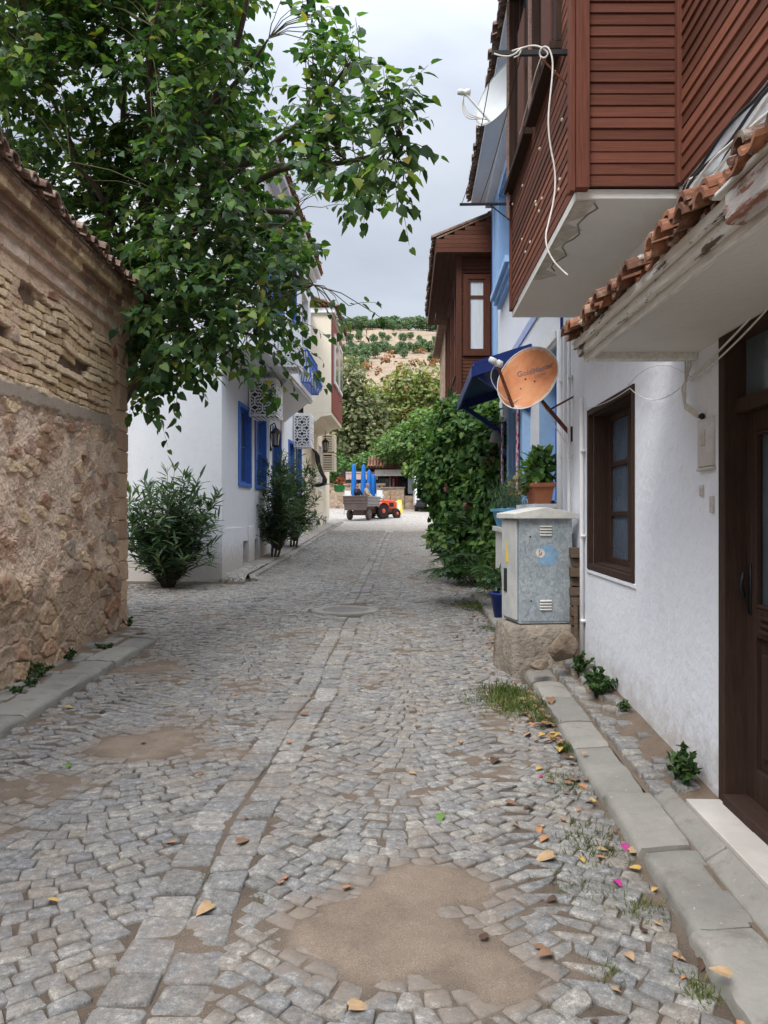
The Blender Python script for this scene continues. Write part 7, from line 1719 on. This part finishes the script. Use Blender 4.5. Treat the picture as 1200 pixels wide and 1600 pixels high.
b = P(575, 0, 57); fartree('round_shrub', 'rounded light green shrub peeping over the stone wall behind the parasols', (b[0], 57, gz(b[0], 57)), [P(570, 720, 57)], .08, [EL(572, 722, 57, 1.0, .7), EL(590, 726, 57, .7, .5)], 900, .2, 'darktree')
b = P(525, 0, 55); fartree('dark_shrub', 'dark shrub massed behind the left end of the stone wall', (b[0], 55, gz(b[0], 55)), [P(525, 740, 55)], .1, [EL(525, 735, 55, 1.2, 1.2), EL(540, 748, 55, 1.0, .7), EL(505, 730, 55, 1.5, 1.6)], 1500, .22, 'vine')
# scrub on the lower slope reads as one mass
lb = LB(); ell = []
for _ in range(230):
    Y = random.uniform(66, 170); x = random.uniform(-.13, .14)*Y; r = random.uniform(.6, 1.7)*(Y/90)**.5; ell.append(((x, Y, gz(x, Y)+r*.45), (r*1.2, r*1.2, r*.8)))
blob_leaves(lb, ell, 17000, .42, CARD, .5, 0)
o = lb.build('scrub', 'scrub', None); setp(o, 'mixed green and rusty scrub covering the lower hillside', 'scrub', None, 'stuff')
# stone pines on the hill, each its own tree sharing one of three shapes
pm = []
for k in range(3):
    lb = LB(); rr = np.random.default_rng(50+k); ells = [((0, 0, 2.15), (1.5, 1.5, 1.15)), ((.5-.3*k, .2, 2.9), (.9, .9, .6)), ((-.6, .3*k-.2, 2.8), (.8, .8, .6))]; blob_leaves(lb, ells, 520, .42, CARD, .35, -.2); V = np.concatenate(lb.V); nF = len(lb.F)
    mb = MB(); mb.tube([(0, 0, -.4), (.05, 0, 1.0), (0, .03, 2.3)], .13, 6, r1=.08)
    me = bpy.data.meshes.new('stone_pine'); me.from_pydata(np.concatenate([V, np.array(mb.v)]).tolist(), [], lb.F+[tuple(i+len(V) for i in f_) for f_ in mb.f]); me.materials.append(M['pine']); me.materials.append(M['bark']); me.polygons.foreach_set('material_index', np.array([0]*nF+[1]*len(mb.f), dtype=np.int32)); pm.append(me)
def hill_hit(px, py):
    for Y in np.arange(70, 330, .5):
        p_ = P(px, py, Y)
        if gz(p_[0], Y) > p_[2]: return p_[0], Y
    return (px-CX)/F*300, 300
def pine(x, Y, s, lab, grp):
    o = bpy.data.objects.new('stone_pine', random.choice(pm)); C.objects.link(o); o.location = (x, Y, gz(x, Y)-.25); o.scale = (s, s, s*random.uniform(.85, 1.1)); o.rotation_euler.z = random.uniform(0, 6.28); setp(o, lab, 'tree', grp)
for k in range(100):
    x = -24+k*.5+random.uniform(-.6, .6); Y = random.uniform(290, 308); pine(x, Y, random.uniform(.6, 1.5), 'stone pine in the dense dark row along the ridge of the hill', 'pines along the ridge')
for k in range(50):
    Y = random.uniform(226, 236); x = -13+k*.7+random.uniform(-.5, .5); pine(x, Y, random.uniform(.5, .95), 'stone pine in the second row below the ridge', 'pines in the second row')
for (px, py, s, lab) in ((549, 558, .9, 'lone pine on the dry slope nearest the cream house'), (551.5, 569, 1.15, 'lone larger pine low on the dry slope above the feathery tree'), (571, 566, 1., 'lone pine on the open slope, middle of three'), (586, 560, .95, 'lone pine on the open slope, right of the middle one'), (631, 560, .7, 'small lone pine on the slope above the rusty seed clusters'), (672, 550, .8, 'lone pine on the slope beside the brown bay'), (692, 550, .7, 'lone pine half hidden by the brown bay'), (554, 576, .8, 'small pine just under the larger lone pine'), (567, 580, 1., 'yellowish pine lowest on the open slope'), (678, 572, 1., 'pine low on the slope left of the brown bay')):
    x, Y = hill_hit(px, py); pine(x, Y, s*Y/190, lab, 'lone pines')
for (px, py) in ((560, 534), (584, 536), (606, 533), (630, 536), (655, 533), (545, 538), (680, 536), (597, 531), (641, 531)): x, Y = hill_hit(px, py); pine(x, Y, random.uniform(.6, 1.), 'small pine scattered between the two rows on the hill', 'scattered pines')
mb = MB(); m0 = (-10, 296, gz(-10, 296)); mb.tube([m0, (m0[0], m0[1], m0[2]+10)], .14, 6, r1=.06); setp(mb.build('mast', 'galvside', None), 'thin grey mast standing on the ridge above the pines', 'mast')
